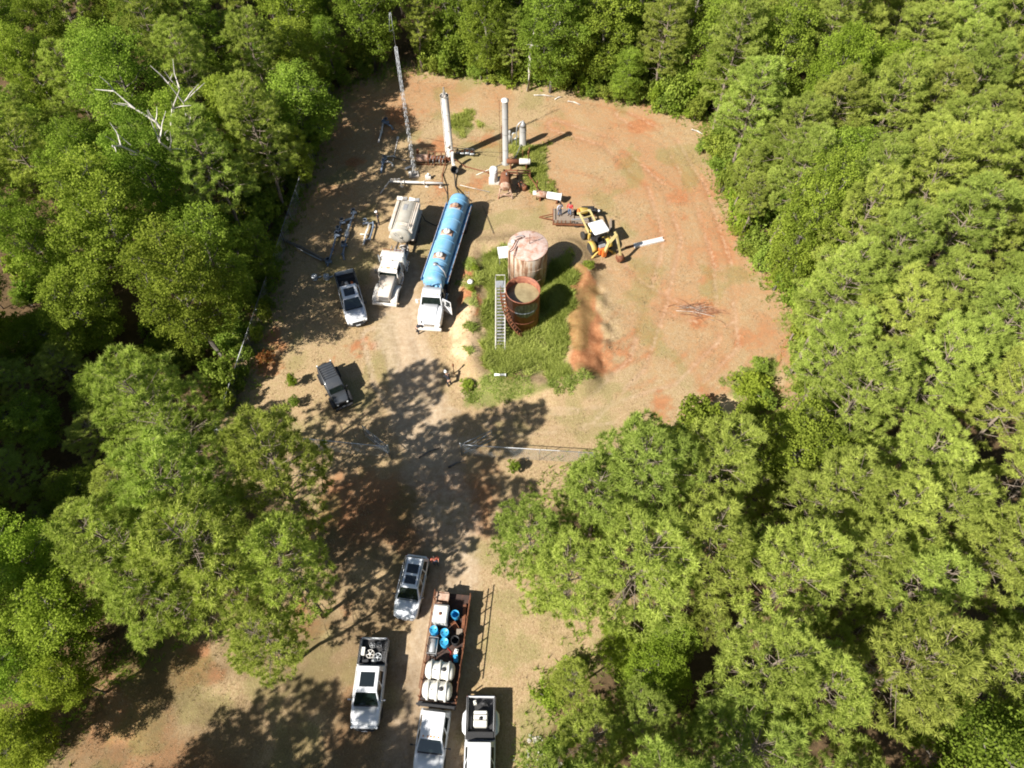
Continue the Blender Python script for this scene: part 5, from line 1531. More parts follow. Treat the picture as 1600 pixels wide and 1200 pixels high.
# tank: oval section
tk = MB()
def oval(x, ry, rz_, zc=1.98, n=28):
    return [(x, ry * math.cos(2 * math.pi * k / n), zc + rz_ * math.sin(2 * math.pi * k / n)) for k in range(n)]
tk.loft([oval(-7.35, .35, .3), oval(-7.38, .8, .7), oval(-7.47, 1.02, .9), oval(-7.6, 1.08, .96), oval(-11.6, 1.08, .96), oval(-11.75, 1.02, .9), oval(-11.85, .5, .45)])
tank = tk.build('tank_shell', M['beige_tank'], BT)
for x in (-7.65, -8.6, -10.4, -11.55):
    MB().loft([oval(x - .04, 1.09, .97), oval(x - .04, 1.105, .985), oval(x + .04, 1.105, .985), oval(x + .04, 1.09, .97)], False).build('band', M['beige_tank'], tank)
MB().box((-10.6, -.05, 2.945), (.8, .4, .035)).build('hatch_plate', M['steel'], tank)
MB().lathe([(0, 0), (.18, 0), (.2, .06), (0, .09)], (-7.37, .1, 2.05), 16, (1, 0, 0)).build('manway', M['beige_tank'], tank)
for s in (1, -1):
    MB().box((-9.6, s * 1.12, 1.55), (4.1, .3, .07)).build('catwalk', M['beige'], BT)
    MB().box((-9.7, s * 1.02, 2.52), (3.9, .34, .5)).build('side_box', M['beige'], BT, bevel=.03)
    MB().box((-9.55, s * 1.08, 1.2), (3.0, .5, .05)).build('mudguard', M['frame'], BT)
MB().tube([(-8.1, .95, 2.95), (-8.1, .3, 3.05), (-8.1, -.1, 3.0)], .05, 8).tube([(-8.3, 1.0, 2.9), (-8.3, .3, 3.06), (-8.3, -.1, 3.0)], .05, 8).tube([(-7.2, -.6, 2.8), (-7.05, -.2, 2.4), (-7.0, .1, 1.6), (-6.8, .2, 1.2)], .035, 6).build('top_pipe', M['beige'], BT)
for s in (1, -1):
    MB().cyl((-11.7, s * .12, 2.95), (-11.7, s * 1.12, 2.95), .24, n=14).build('hose_drum', M['pipe_white'], BT)
    MB().tube([(-7.8, s * .75, 2.78), (-7.8, s * .82, 3.0), (-11.5, s * .82, 3.0), (-11.5, s * .75, 2.78)], .03, 6).build('hand_rail', M['beige'], BT)
MB().box((-12.0, 0, 1.1), (.1, 2.3, .5)).build('rear_bumper', M['beige'], BT, bevel=.02)

# white tractor with open door
TR = thing('road_tractor', 'white bonneted road tractor with its driver door open', 'truck', (-7.62, 39.2, G0(-7.62, 39.2)), R(-94.5))
heavy_frame(TR, -7.0, -.3, [(-.95, False), (-5.0, True), (-6.3, True)], .86)
MB().loft([rsec(-.08, .85, .72, 1.28, .2), rsec(-.25, 1.03, .68, 1.5, .22), rsec(-.7, 1.12, .68, 1.66, .2), rsec(-1.45, 1.12, .68, 1.80, .16), rsec(-2.0, 1.08, .7, 1.9, .12)]).build('hood', M['white'], TR)
MB().loft([rsec(-.35, .55, 1.4, 1.62, .08), rsec(-1.0, .62, 1.5, 1.82, .1), rsec(-1.95, .72, 1.6, 1.99, .1)]).build('hood_crown', M['white'], TR)
MB().box((0, 0, .74), (.26, 2.3, .34)).build('front_bumper', M['white_dusty'], TR, bevel=.1, seg=3)
MB().box((-.1, 0, 1.12), (.08, 1.0, .42)).build('grille', M['chrome'], TR, bevel=.02)
for s in (1, -1):
    MB().box((-.2, s * .86, 1.16), (.18, .32, .24)).build('headlight', M['lamp'], TR, bevel=.04)
    MB().cyl((-3.0, s * .98, .8), (-4.1, s * .98, .8), .31, n=16).build('fuel_tank', M['chrome'], TR)
    MB().bar((-2.2, s * 1.05, 2.3), (-2.1, s * 1.3, 2.3), .03).box((-2.1, s * 1.34, 2.1), (.07, .2, .5)).build('mirror', M['white'], TR)
MB().box((-2.72, 0, 1.35), (1.48, 2.06, 1.06)).build('cab_lower', M['white'], TR, bevel=.05)
cab = greenhouse(TR, M['white'], (-3.42, -1.95), (-3.4, -2.3), 1.86, 2.62, 1.03, .9, ((.1, .74),), 'glass_green', False)
MB().loft([rsec(-2.32, .78, 2.58, 2.66, .03), rsec(-2.6, .86, 2.58, 2.74, .05), rsec(-3.36, .86, 2.58, 2.74, .05)]).build('roof_cap', M['white'], TR)
for y in (-.6, -.2, 0, .2, .6):
    MB().box((-2.5, y, 2.76), (.11, .09, .05)).build('marker_lamp', M['amber'], cab, bevel=.01)
d = bpy.data.objects.new('door', MB().box((-.48, 0, 1.25), (.96, .06, 1.0)).box((-.9, 0, 2.1), (.08, .05, .75)).box((-.04, 0, 2.05), (.07, .05, .65)).box((-.47, 0, 2.48), (.9, .05, .06)).mesh('door'))
d.data.materials.append(M['white'])
COL.objects.link(d)
d.parent = TR
d.location = (-2.25, 1.05, 0)
d.rotation_euler = (0, 0, R(-118))
MB().box((-.47, 0, 2.1), (.82, .02, .7)).build('pane', M['glass'], d)
MB().bar((-.8, .05, 1.6), (-.2, .05, 1.9), .05).build('grab_handle', M['black'], d)
MB().box((-.85, -.045, 1.55), (.14, .03, .05)).build('handle', M['chrome'], d)
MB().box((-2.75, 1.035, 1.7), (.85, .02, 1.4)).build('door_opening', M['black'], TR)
MB().lathe([(0, 0), (.45, 0), (.45, .06), (0, .08)], (-5.6, 0, 1.02), 20).build('fifth_wheel', M['frame'], TR)
for s in (1, -1):
    MB().cyl((-3.6, s * .75, 1.0), (-3.6, s * .75, 2.9), .07, n=10).build('exhaust_stack', M['steel'], TR)
k_ = MB()
k_.box((-4.0, 0, 1.15), (.8, 2.0, .3)).box((-4.0, -.5, 1.6), (.4, .5, .7)).box((-3.95, .35, 1.55), (.4, .5, .55))
k_.build('pump_deck', M['frame'], TR)
for k in range(6):
    MB().tube([(-4.15 + .12 * math.sin(k), -.8 + .28 * k, 1.2), (-4.2, -.8 + .28 * k, 1.8), (-4.5, -.75 + .28 * k, 1.7)], .045, 6).build('hose_loop', M['rust'] if k % 2 else M['steel'], TR)

# blue vacuum tank trailer (front at x=0, runs backwards)
TL = thing('tank_trailer', 'long blue tank trailer with rusty hatch collars', 'trailer', (-7.46, 43.5, G0(-7.46, 43.5)), R(-100.6))
def ring_(x, r, zc=1.85, n=32):
    return [(x, r * math.cos(2 * math.pi * k / n), zc + r * math.sin(2 * math.pi * k / n)) for k in range(n)]
LT = 11.6
tk = MB()
tk.loft([ring_(.14, .3), ring_(.10, .65), ring_(0, .88), ring_(-.18, .99), ring_(-.4, 1.02), ring_(-LT + .4, 1.02), ring_(-LT + .18, .99), ring_(-LT, .88), ring_(-LT - .12, .6), ring_(-LT - .16, .25)])
tank = tk.build('tank_shell', M['blue'], TL)
for k in range(8):
    x = -.9 - k * 1.4
    MB().loft([ring_(x - .04, 1.02), ring_(x - .04, 1.05), ring_(x + .04, 1.05), ring_(x + .04, 1.02)], False).build('band', M['blue'], tank)
for k, x in enumerate((-2.9, -6.0, -9.6)):
    c = MB()
    n = 12
    c.loft([[(x + dx, 1.032 * r_ * math.sin(a), 1.85 + 1.032 * r_ * math.cos(a)) for a in [-.62 + 1.24 * q / n for q in range(n + 1)]] for dx, r_ in ((-.36, .98), (-.36, 1.004), (.36, 1.004), (.36, .98))], False)
    c.build('rust_collar', M['rust_light'], tank)
    hh = MB().lathe([(0, 0), (.30, 0), (.31, .1), (.34, .12), (.34, .16), (.24, .22), (0, .24)], (x, .05, 2.86), 20).build('hatch', M['pipe_white'] if k < 2 else M['rust_light'], tank)
    MB().bar((x - .3, .05, 3.1), (x + .3, .05, 3.1), .05, .04).build('hatch_bar', M['steel'], hh)
MB().lathe([(0, 0), (.2, 0), (.2, .12), (0, .16)], (-1.7, -.1, 2.86), 16).tube([(-1.7, -.1, 3.0), (-1.4, .4, 3.05), (-1.1, .9, 2.75), (-.9, 1.15, 2.2)], .06, 8).build('vent_pipe', M['steel'], tank)
for s in (1, -1):
    tr_ = MB()
    tr_.box((-LT / 2, s * 1.12, 1.62), (LT - 1.2, .34, .04)).box((-LT / 2, s * 1.29, 1.74), (LT - 1.2, .04, .26)).box((-LT / 2, s * .98, 1.74), (LT - 1.2, .03, .2))
    tr_.build('hose_tray', M['blue_dark'], TL)
    MB().tube([(-.9, s * 1.13, 1.72), (-LT + 1.0, s * 1.13, 1.72)], .09, 8).build('tray_hose', M['blue'], TL)
    MB().box((-LT / 2, s * 1.33, 1.84), (LT - 1.4, .03, .05)).build('tray_edge', M['rust_light'], TL)
    for x in (-LT + 1.3, -LT + 2.6):
        add_wheel(TL, x, s * .93, .52, .27, 'steel', s, True)
    MB().box((-LT + 1.95, s * .95, 1.12), (2.9, .62, .05)).build('mudguard', M['blue_dark'], TL)
    MB().box((-3.2, s * .8, .55), (.16, .16, 1.1)).box((-3.2, s * .8, .03), (.3, .3, .05)).build('landing_leg', M['steel'], TL)
fr = MB()
for s in (1, -1):
    fr.box((-LT / 2 - .2, s * .4, .92), (LT - .6, .1, .22))
fr.build('chassis', M['frame'], TL)
MB().box((-LT - .35, 0, .9), (.12, 2.4, .3)).build('rear_bumper', M['blue_dark'], TL)
ld = MB()
for s in (-.2, .2):
    ld.bar((-LT - .28, .7 + s, .7), (-LT - .28, .7 + s, 2.9), .04)
for k in range(7):
    ld.bar((-LT - .28, .5, .9 + .3 * k), (-LT - .28, .9, .9 + .3 * k), .03)
ld.build('ladder', M['galv'], TL)
MB().lathe([(0, 0), (.2, 0), (.22, .1), (.22, .6), (.12, .72), (0, .74)], (.15, .78, 1.3), 18).build('moisture_trap', M['blue'], TL)
MB().lathe([(0, 0), (.15, 0), (.15, .5), (.08, .6), (0, .6)], (.25, .45, 1.6), 14).tube([(.2, -.2, 1.3), (.35, -.1, 2.2), (.3, .3, 2.5), (.1, .7, 2.3)], .05, 8).build('vacuum_pipework', M['blue'], TL)
MB().lathe([(0, -.1), (.16, -.1), (.16, .1), (0, .1)], (.3, .95, 1.7), 14, (0, 1, 0)).build('gauge', M['pipe_white'], TL)

# ------------------------------------------------------------------ storage tanks
def tank_mats():
    # closed tank wall: chalky paint with rust running down in streaks
    m, nt, b = new_mat('streaked_tank_wall')
    v = coords(nt)
    mp = nt.nodes.new('ShaderNodeMapping')
    mp.inputs['Scale'].default_value = (1, 1, .12)
    nt.links.new(v, mp.inputs[0])
    s = noise(nt, 3.2, 7, .65, mp.outputs[0])
    n = noise(nt, 1.2, 5, .6, v)
    c = ramp(nt, s, [(.36, (.17, .075, .04)), (.46, (.33, .20, .125)), (.54, (.50, .40, .30)), (.68, (.44, .41, .36))])
    c = mixc(nt, ramp(nt, n, [(.5, (0, 0, 0)), (.7, (.6, .6, .6))]), c, (.26, .12, .065))
    nt.links.new(c, b.inputs['Base Color'])
    b.inputs['Roughness'].default_value = .8
    M['tank_wall'] = m
    M['tank_roof'] = worn('rusty_tank_roof', (.52, .40, .35), (.34, .17, .11), 1.6, .42, .62, .8, c3=(.56, .48, .42))
    # open tank: red-brown with a worn blue-grey painted patch on the front
    m, nt, b = new_mat('red_brown_tank_wall')
    v = coords(nt)
    n = noise(nt, 2.4, 6, .6, v)
    mp = nt.nodes.new('ShaderNodeMapping')
    mp.inputs['Scale'].default_value = (1, 1, .3)
    nt.links.new(v, mp.inputs[0])
    s = noise(nt, 5, 7, .7, mp.outputs[0])
    c = ramp(nt, n, [(.35, (.15, .05, .03)), (.55, (.24, .085, .045)), (.72, (.36, .15, .075))])
    sx = nt.nodes.new('ShaderNodeSeparateXYZ')
    nt.links.new(v, sx.inputs[0])
    # patch: front of the wall (towards -y, a little to +x), upper third
    dx = math_n(nt, 'DIVIDE', math_n(nt, 'SUBTRACT', sx.outputs[0], .3), 1.15)
    dz = math_n(nt, 'DIVIDE', math_n(nt, 'SUBTRACT', sx.outputs[2], 3.35), 1.0)
    d = math_n(nt, 'ADD', math_n(nt, 'MULTIPLY', dx, dx), math_n(nt, 'MULTIPLY', dz, dz))
    d = math_n(nt, 'ADD', d, math_n(nt, 'MULTIPLY', math_n(nt, 'SUBTRACT', s, .5), 1.5))
    f = math_n(nt, 'MULTIPLY', ramp(nt, d, [(.75, (1, 1, 1)), (1.1, (0, 0, 0))]), math_n(nt, 'LESS_THAN', sx.outputs[1], -.3))
    c = mixc(nt, f, c, ramp(nt, s, [(.4, (.10, .11, .13)), (.55, (.22, .26, .30)), (.7, (.45, .48, .5))]))
    nt.links.new(c, b.inputs['Base Color'])
    b.inputs['Roughness'].default_value = .7
    M['tank_red'] = m
    m, nt, b = new_mat('murky_water')
    n = noise(nt, 1.2, 5, .6, coords(nt))
    nt.links.new(ramp(nt, n, [(.35, (.20, .16, .085)), (.65, (.30, .25, .14))]), b.inputs['Base Color'])
    b.inputs['Roughness'].default_value = .08
    M['water'] = m


tank_mats()
BTX, BTY = 1.47, 45.75
t = thing('storage_tank', 'large closed rusty storage tank with chalky streaked wall', 'tank', (BTX, BTY, G0(BTX, BTY)), 0)
MB().lathe([(0, -.1), (1.85, -.1), (1.85, 4.62), (1.83, 4.66)], n=48).build('tank_wall', M['tank_wall'], t)
MB().lathe([(1.88, 4.60), (1.88, 4.66), (1.84, 4.68), (.9, 4.80), (0, 4.86)], n=48).build('tank_roof', M['tank_roof'], t)
for z in (1.5, 3.05):
    MB().lathe([(1.85, z - .03), (1.868, z - .03), (1.868, z + .03), (1.85, z + .03), (1.85, z - .03)], n=48).build('weld_band', M['tank_wall'], t)
MB().cyl((.15, .05, 4.8), (.15, .05, 6.1), .035, n=8).bar((-.25, .05, 5.55), (.35, .05, 5.62), .04).build('vent_mast', M['rust'], t)
MB().lathe([(0, 0), (.2, 0), (.22, .14), (.16, .24), (0, .26)], (-1.35, .35, 4.72), 14).build('thief_hatch', M['pipe_white'], t)
MB().tube([(-1.7, -.85, 0), (-1.7, -.85, 4.9), (-1.45, -.6, 5.0), (-1.0, .5, 4.95), (-.5, .75, 4.95)], .05, 8).tube([(-1.3, -1.35, 0), (-1.3, -1.35, 4.85), (-1.0, -.3, 4.85)], .045, 8).build('down_pipe', M['rust'], t)
MB().tube([(-1.2, .9, 4.8), (-.6, 1.0, 5.0), (-.3, .9, 4.85)], .04, 8).build('roof_pipe', M['steel'], t)

STX, STY = .97, 40.62
t = thing('storage_tank', 'open topped red brown storage tank holding murky water', 'tank', (STX, STY, G0(STX, STY)), 0)
MB().lathe([(0, -.1), (1.53, -.1), (1.53, 4.50), (1.57, 4.50), (1.57, 4.57), (1.49, 4.57), (1.49, 3.2), (1.49, .1), (0, .1)], n=48).build('tank_wall', M['tank_red'], t)
MB().lathe([(0, -.05), (1.485, -.05), (1.485, 0)], (0, 0, 3.72), 48, (0, 0, 1)).build('water_surface', M['water'], t)
for z in (1.5, 3.0):
    MB().lathe([(1.53, z - .025), (1.545, z - .025), (1.545, z + .025), (1.53, z + .025), (1.53, z - .025)], n=48).build('weld_band', M['tank_red'], t)
s = thing('tank_stair', 'rusty steel stair curving up the open topped tank', 'stair', (STX, STY, G0(STX, STY)), 0)
N = 15
for q, rr in enumerate((1.58, 2.0)):
    pts = []
    for k in range(N + 1):
        a = R(182 + 86 * k / N)
        pts.append((rr * math.cos(a), rr * math.sin(a), 4.2 - 4.1 * k / N))
    MB().tube(pts, .05, 6).build('stringer', M['rust'], s)
    if q:
        MB().tube([(x, y, z + .95) for x, y, z in pts], .03, 6).build('hand_rail', M['rust'], s)
        for k in range(0, N + 1, 3):
            x, y, z = pts[k]
            MB().cyl((x, y, z), (x, y, z + .95), .025, n=6).build('baluster', M['rust'], s)
for k in range(N):
    a = R(182 + 86 * (k + .5) / N)
    MB().box((1.79 * math.cos(a), 1.79 * math.sin(a), 4.2 - 4.1 * (k + .5) / N + .04), (.4, .2, .035), a).build('tread', M['rust'], s)

# steel walkway stair leaning up beside the tank
s = thing('walkway_stair', 'pale straight steel walkway stair beside the open topped tank', 'stair', (-1.07, 36.95, G0(-1.07, 36.95)), 0)
LW, HW = 5.4, 2.6
for y in (-.42, .42):
    MB().box((y, LW / 2, HW / 2 + .1), (.07, math.hypot(LW, HW), .24), Matrix.Rotation(math.atan2(HW, LW), 3, 'X')).build('stringer', M['pipe_white'], s)
for k in range(20):
    f = (k + .5) / 20
    MB().box((0, LW * f, HW * f + .12), (.76, .17, .03)).build('tread', M['steel'], s)
MB().box((0, LW + .4, HW + .16), (.92, .8, .06)).build('landing', M['galv'], s)
for y in (-.4, .4):
    MB().cyl((y, LW + .7, 0), (y, LW + .7, HW + .13), .045, n=8).build('support_post', M['pipe_white'], s)
    MB().tube([(y * 1.08, .1, .1), (y * 1.08, .1, 1.05), (y * 1.08, LW, HW + 1.0), (y * 1.08, LW + .75, HW + 1.0), (y * 1.08, LW + .75, HW + .2)], .022, 6).build('hand_rail', M['pipe_white'], s)
MB().bar((-.43, LW + .78, HW + 1.0), (.43, LW + .78, HW + 1.0), .045).build('end_rail', M['pipe_white'], s)

p = thing('slatted_platform', 'small grey white slatted platform behind the closed tank', 'platform', (-.85, 47.9, G0(-.85, 47.9)), R(8))
for k in range(7):
    MB().box((-.45 + .15 * k, 0, 1.4), (.12, 1.5, .04)).build('slat', M['canopy'], p)
for x in (-.45, .45):
    MB().box((x, 0, 1.34), (.06, 1.5, .08)).build('bearer', M['steel'], p)
    for y in (-.65, .65):
        MB().box((x, y, .65), (.06, .06, 1.35)).build('post', M['steel'], p)

# ------------------------------------------------------------------ process plant at the back of the yard
def column(label, x, y, h, r, mat, cone=.5, group=None):
    t = thing('process_column', label, 'column', (x, y, G0(x, y)), 0, group)
    MB().lathe([(r + .12, 0), (r + .12, .06), (r, .08), (r, h - cone * .4), (r * .9, h - cone * .15), (r * .5, h), (0, h + .04)], n=24).build('shell', M[mat], t)
    for k in range(1, int(h / 2) + 1):
        MB().lathe([(r, 2 * k - .03), (r + .02, 2 * k - .03), (r + .02, 2 * k + .03), (r, 2 * k + .03), (r, 2 * k - .03)], n=24).build('seam_band', M[mat], t)
    return t
t = column('tall white process column with pointed top', -6.9, 63.3, 8.0, .43, 'col_white', .5)
MB().lathe([(.3, 7.95), (.24, 8.05), (.1, 8.5), (.05, 9.0), (0, 9.02)], n=14).build('spike_top', M['col_white'], t)
MB().box((.25, -.42, .75), (.35, .2, 1.4)).box((0, -.4, .3), (.9, .25, .5)).build('fire_box', M['rust'], t)
MB().lathe([(0, 0), (.2, 0), (.24, .05), (.24, .12), (0, .14)], (0, -.42, 2.1), 14, (0, -1, 0)).build('manway', M['col_white'], t)
t = column('tall slim grey process column', -.71, 62.56, 8.1, .32, 'col_grey', .2)
MB().tube([(-.6, .2, 0), (-.6, .2, 7.7), (-.3, .1, 7.9)], .03, 6).tube([(-.42, .3, 0), (-.42, .3, 4.6), (-.2, .2, 4.7)], .05, 6).build('side_pipe', M['rust'], t)
MB().lathe([(.33, 7.9), (.4, 7.95), (.4, 8.05), (.2, 8.2), (0, 8.25)], n=18).build('cap', M['pipe_white'], t)
t = column('short grey column with conical top and bent side pipe', 1.2, 65.6, 2.7, .38, 'col_grey', .5)
MB().lathe([(.38, 2.55), (.3, 2.8), (.05, 3.25), (0, 3.26)], n=18).build('cone_top', M['steel'], t)
MB().tube([(0, 0, 3.2), (-.35, -.1, 3.1), (-.65, -.2, 2.7), (-.7, -.25, 2.2), (-.7, -.25, 0)], .06, 8).tube([(-.7, -.25, 1.8), (-1.1, -.2, 1.8), (-1.2, -.2, 1.2), (-1.2, -.2, 0)], .05, 8).build('bent_pipe', M['galv'], t)
t = thing('valve_pot', 'small grey valve pot between the slim and the short column', 'vessel', (-.25, 66.0, G0(-.25, 66)), 0)
MB().lathe([(0, 0), (.25, 0), (.25, .9), (.18, 1.0), (.12, 1.1), (.16, 1.3), (.16, 1.6), (0, 1.7)], n=16).build('shell', M['col_grey'], t)
MB().tube([(.2, 0, .5), (.6, .05, .5), (.9, .05, .9)], .06, 8).build('pipe', M['galv'], t)

# lattice mast
t = thing('lattice_mast', 'tall slim galvanised lattice mast with antenna top', 'mast', (-10.64, 60.7, G0(-10.64, 60.7)), R(12))
HM = 15.0
def mast_w(z):
    return .27 - .009 * z
legs = []
for k in range(3):
    a = R(90 + 120 * k)
    legs.append(lambda z, a=a: (mast_w(z) * math.cos(a), mast_w(z) * math.sin(a), z))
for f in legs:
    MB().cyl(f(0), f(HM), .03, .024, 6).build('leg', M['mast'], t)
nb = 30
for k in range(nb):
    z0, z1 = HM * k / nb, HM * (k + 1) / nb
    br = MB()
    for i in range(3):
        a, b = legs[i], legs[(i + 1) % 3]
        if k % 2:
            a, b = b, a
        br.bar(a(z0), b(z1), .018)
        br.bar(a(z1), b(z1), .018)
    br.build('brace', M['mast'], t)
MB().cyl((0, 0, HM - .3), (0, 0, HM + 3.2), .035, .025, 6).build('top_pole', M['mast'], t)
MB().tube([(0, 0, HM + 1.6), (-.35, 0, HM + 1.5), (-.1, 0, HM + 3.2)], .02, 5).build('antenna', M['galv'], t)
MB().box((0, 0, .06), (.9, .9, .16)).build('footing', M['concrete'], t)
MB().box((-.5, -.35, .45), (.3, .28, .7)).build('control_box', M['pipe_white'], t, bevel=.02)

def pipe_run(label, name, pts, r, mat, posts=(), extras=None, cat='pipe', group=None):
    x0, y0 = pts[0][:2]
    t = thing(name, label, cat, (x0, y0, G0(x0, y0)), 0, group)
    loc = [(p[0] - x0, p[1] - y0, p[2]) for p in pts]
    MB().tube(loc, r, 10).build('pipe', M[mat], t)
    for f in range(1, len(loc) - 1):
        MB().lathe([(r, -.05), (r * 1.7, -.05), (r * 1.7, .05), (r, .05), (r, -.05)], loc[f], 12, Vector(loc[f]) - Vector(loc[f - 1])).build('flange', M[mat], t)
    for px, py, pz in posts:
        MB().box((px - x0, py - y0, pz / 2), (.09, .09, pz)).box((px - x0, py - y0, .03), (.35, .25, .06)).build('support_post', M[mat], t)
    return t
def valve(t, x, y, z, mat='galv', s=1.0):
    v = MB().lathe([(0, -.22 * s), (.14 * s, -.22 * s), (.09 * s, -.1 * s), (.13 * s, 0), (.09 * s, .1 * s), (.14 * s, .22 * s), (0, .22 * s)], (x, y, z), 12, (1, .2, 0)).cyl((x, y, z), (x, y, z + .32 * s), .03 * s, n=6).build('valve', M[mat], t)
    MB().lathe([(.12 * s, 0), (.16 * s, 0), (.16 * s, .03), (.12 * s, .03), (.12 * s, 0)], (x, y, z + .32 * s), 12).build('hand_wheel', M['rust' if mat == 'galv' else mat], v)

t = pipe_run('long white pipe on low posts in front of the lattice mast', 'header_pipe', [(-13.2, 59.0, .6), (-11.6, 58.95, .6), (-9.4, 58.85, .6), (-7.4, 58.75, .6)], .13, 'pipe_white', [(-11.9, 58.9, .6), (-9.2, 58.85, .6), (-7.7, 58.75, .6)])
for k in range(3):
    valve(t, .3 + .4 * k, 0, .62, 'pipe_white', .9)
MB().bar((0, 0, .6), (-.9, -1.3, .1), .08).build('brace', M['pipe_white'], t)
t = thing('line_heater', 'rusty horizontal heater vessel left of the white column', 'heater', (-8.9, 62.7, G0(-8.9, 62.7)), R(-2))
MB().lathe([(0, -1.7), (.35, -1.68), (.42, -1.55), (.42, -.25), (.36, -.2)], (0, 0, .6), 20, (1, 0, 0)).build('barrel', M['rust_light'], t)
MB().lathe([(.3, -.2), (.3, 1.1), (.36, 1.1), (.36, 1.3), (0, 1.3)], (0, .05, .55), 18, (1, 0, 0)).build('fire_tube', M['rust'], t)
fr = MB()
for x in (-.3, .4, 1.1, 1.6):
    fr.bar((x, -.5, 0), (x, -.5, 1.0), .07).bar((x, .5, 0), (x, .5, 1.1), .07).bar((x, -.5, 1.0), (x, .5, 1.05), .06)
fr.bar((-.4, -.5, .95), (1.7, -.5, .95), .06).bar((-.4, .5, 1.1), (1.7, .5, 1.1), .06).bar((-1.6, -.4, .08), (1.7, -.4, .08), .1).bar((-1.6, .4, .08), (1.7, .4, .08), .1)
fr.build('skid_frame', M['rust'], t)
for k in range(5):
    MB().tube([(-.1 + .35 * k, -.55, .3), (-.1 + .35 * k, -.6, .8), (.1 + .35 * k, -.2, 1.15)], .04, 6).build('small_pipe', M['steel'], t)
MB().box((-1.5, .55, .7), (.25, .3, 1.1)).build('red_box', M['rust'], t)
t = thing('burner_drum', 'black burner drum on a pale stand by the white column', 'burner', (-6.3, 61.0, G0(-6.3, 61)), R(100))
MB().lathe([(.42, -.1), (.42, .45), (.36, .47), (.36, -.02), (0, -.02)], (-.1, 0, .55), 20, (-.7, 0, .5)).build('drum_mouth', M['black'], t)
MB().tube([(.2, 0, .6), (.6, 0, .8), (.9, 0, 1.5), (.95, 0, 2.0)], .18, 12).build('elbow', M['pipe_white'], t)
MB().box((.3, 0, .2), (.5, .5, .4)).build('stand', M['steel'], t)
t = thing('valve_manifold', 'galvanised valve manifold right of the white column', 'manifold', (-5.6, 63.6, G0(-5.6, 63.6)), R(-6))
for z, y in ((.45, 0), (.45, .5), (.95, .25)):
    MB().cyl((-1.2, y, z), (1.4, y, z), .06, n=10).build('pipe', M['galv'], t)
for k in range(5):
    valve(t, -1.0 + .55 * k, .1 * (k % 2), .5, 'galv', 1.0)
    MB().cyl((-1.0 + .55 * k, .25, 0), (-1.0 + .55 * k, .25, 1.0), .035, n=6).build('riser', M['galv'], t)
t = thing('ladder_rack', 'brown pipe rail frame between the columns and the drum', 'rack', (.55, 60.35, G0(.55, 60.35)), R(-2))
for y, z in ((-.25, .75), (.0, .9), (.25, .75)):
    MB().cyl((-1.5, y, z), (1.5, y, z), .07, n=10).build('pipe', M['rust'], t)
for x in (-1.4, 0, 1.4):
    MB().box((x, 0, .38), (.1, .7, .76)).build('trestle', M['rust'], t)
t = thing('horizontal_separator', 'horizontal vessel, half rusty and half white, behind the rail frame', 'vessel', (.75, 61.75, G0(.75, 61.75)), R(-2))
MB().lathe([(0, -1.35), (.22, -1.33), (.27, -1.2), (.27, .05)], (0, 0, .95), 20, (1, 0, 0)).build('rusty_half', M['rust'], t)
MB().lathe([(.30, .05), (.32, .08), (.32, 1.15), (.25, 1.28), (0, 1.32)], (0, 0, .95), 20, (1, 0, 0)).build('white_half', M['pipe_white'], t)
for x in (-.9, .8):
    MB().box((x, 0, .38), (.12, .5, .76)).build('saddle', M['rust'], t)
for x in (.4, 1.1):
    MB().cyl((x, .35, 0), (x, .35, 2.0 + .5 * x), .06, n=8).build('post', M['rust'], t)
t = thing('upright_white_tank', 'small upright white tank left of the rusty drum', 'tank', (-1.95, 59.6, G0(-1.95, 59.6)), 0)
MB().lathe([(0, .25), (.42, .25), (.44, .3), (.44, 1.7), (.4, 1.85), (.25, 1.95), (0, 2.0)], n=22).build('shell', M['canopy'], t)
MB().box((0, 0, .12), (1.1, 1.0, .24)).build('base', M['pipe_white'], t)
MB().tube([(.1, -.46, .3), (.1, -.5, 1.5), (.3, -.4, 1.75)], .035, 6).build('pipe', M['galv'], t)
t = thing('rusty_drum', 'red brown horizontal drum on a white braced stand', 'drum', (-.7, 58.2, G0(-.7, 58.2)), R(-91))
MB().lathe([(0, -1.2), (.35, -1.15), (.52, -1.0), (.54, -.8), (.54, .75), (.5, .8)], (0, 0, 1.35), 24, (1, 0, 0)).build('barrel', M['rust'], t)
MB().lathe([(.57, .72), (.58, .85), (.4, .95), (0, 1.0)], (0, 0, 1.35), 24, (1, 0, 0)).build('end_cap', M['rust_light'], t)
st = MB()
for y in (-.75, .75):
    st.bar((.9, y * .7, 1.2), (1.3, y, 0), .09).bar((-.8, y * .7, 1.0), (-.9, y, 0), .09)
    st.bar((-.9, y * .6, .9), (1.0, y * .6, .9), .08)
st.bar((1.15, -.85, .5), (1.15, .85, .5), .08).bar((1.2, -.8, .1), (1.0, .6, .9), .06).bar((1.2, .8, .1), (1.0, -.6, .9), .06)
st.build('stand', M['rust_light'], t)
MB().cyl((-.2, .1, 1.8), (-.2, .1, 2.3), .06, n=8).build('vent', M['steel'], t)
t = thing('scrap_cluster', 'dark rusty piping tangle right of the rusty drum', 'pipework', (1.0, 58.6, G0(1.0, 58.6)), 0)
for k in range(6):
    a = k * 1.1
    MB().tube([(.5 * math.cos(a), .5 * math.sin(a), 0), (.35 * math.cos(a + .4), .4 * math.sin(a), .5 + .1 * k), (.6 * math.cos(a + 1.2), .5 * math.sin(a + .8), .35)], .05, 7).build('pipe', M['rust' if k % 2 else 'frame'], t)
MB().lathe([(0, 0), (.3, 0), (.3, .55), (.2, .65), (0, .66)], (.35, -.2, 0), 16).build('pot', M['rust'], t)
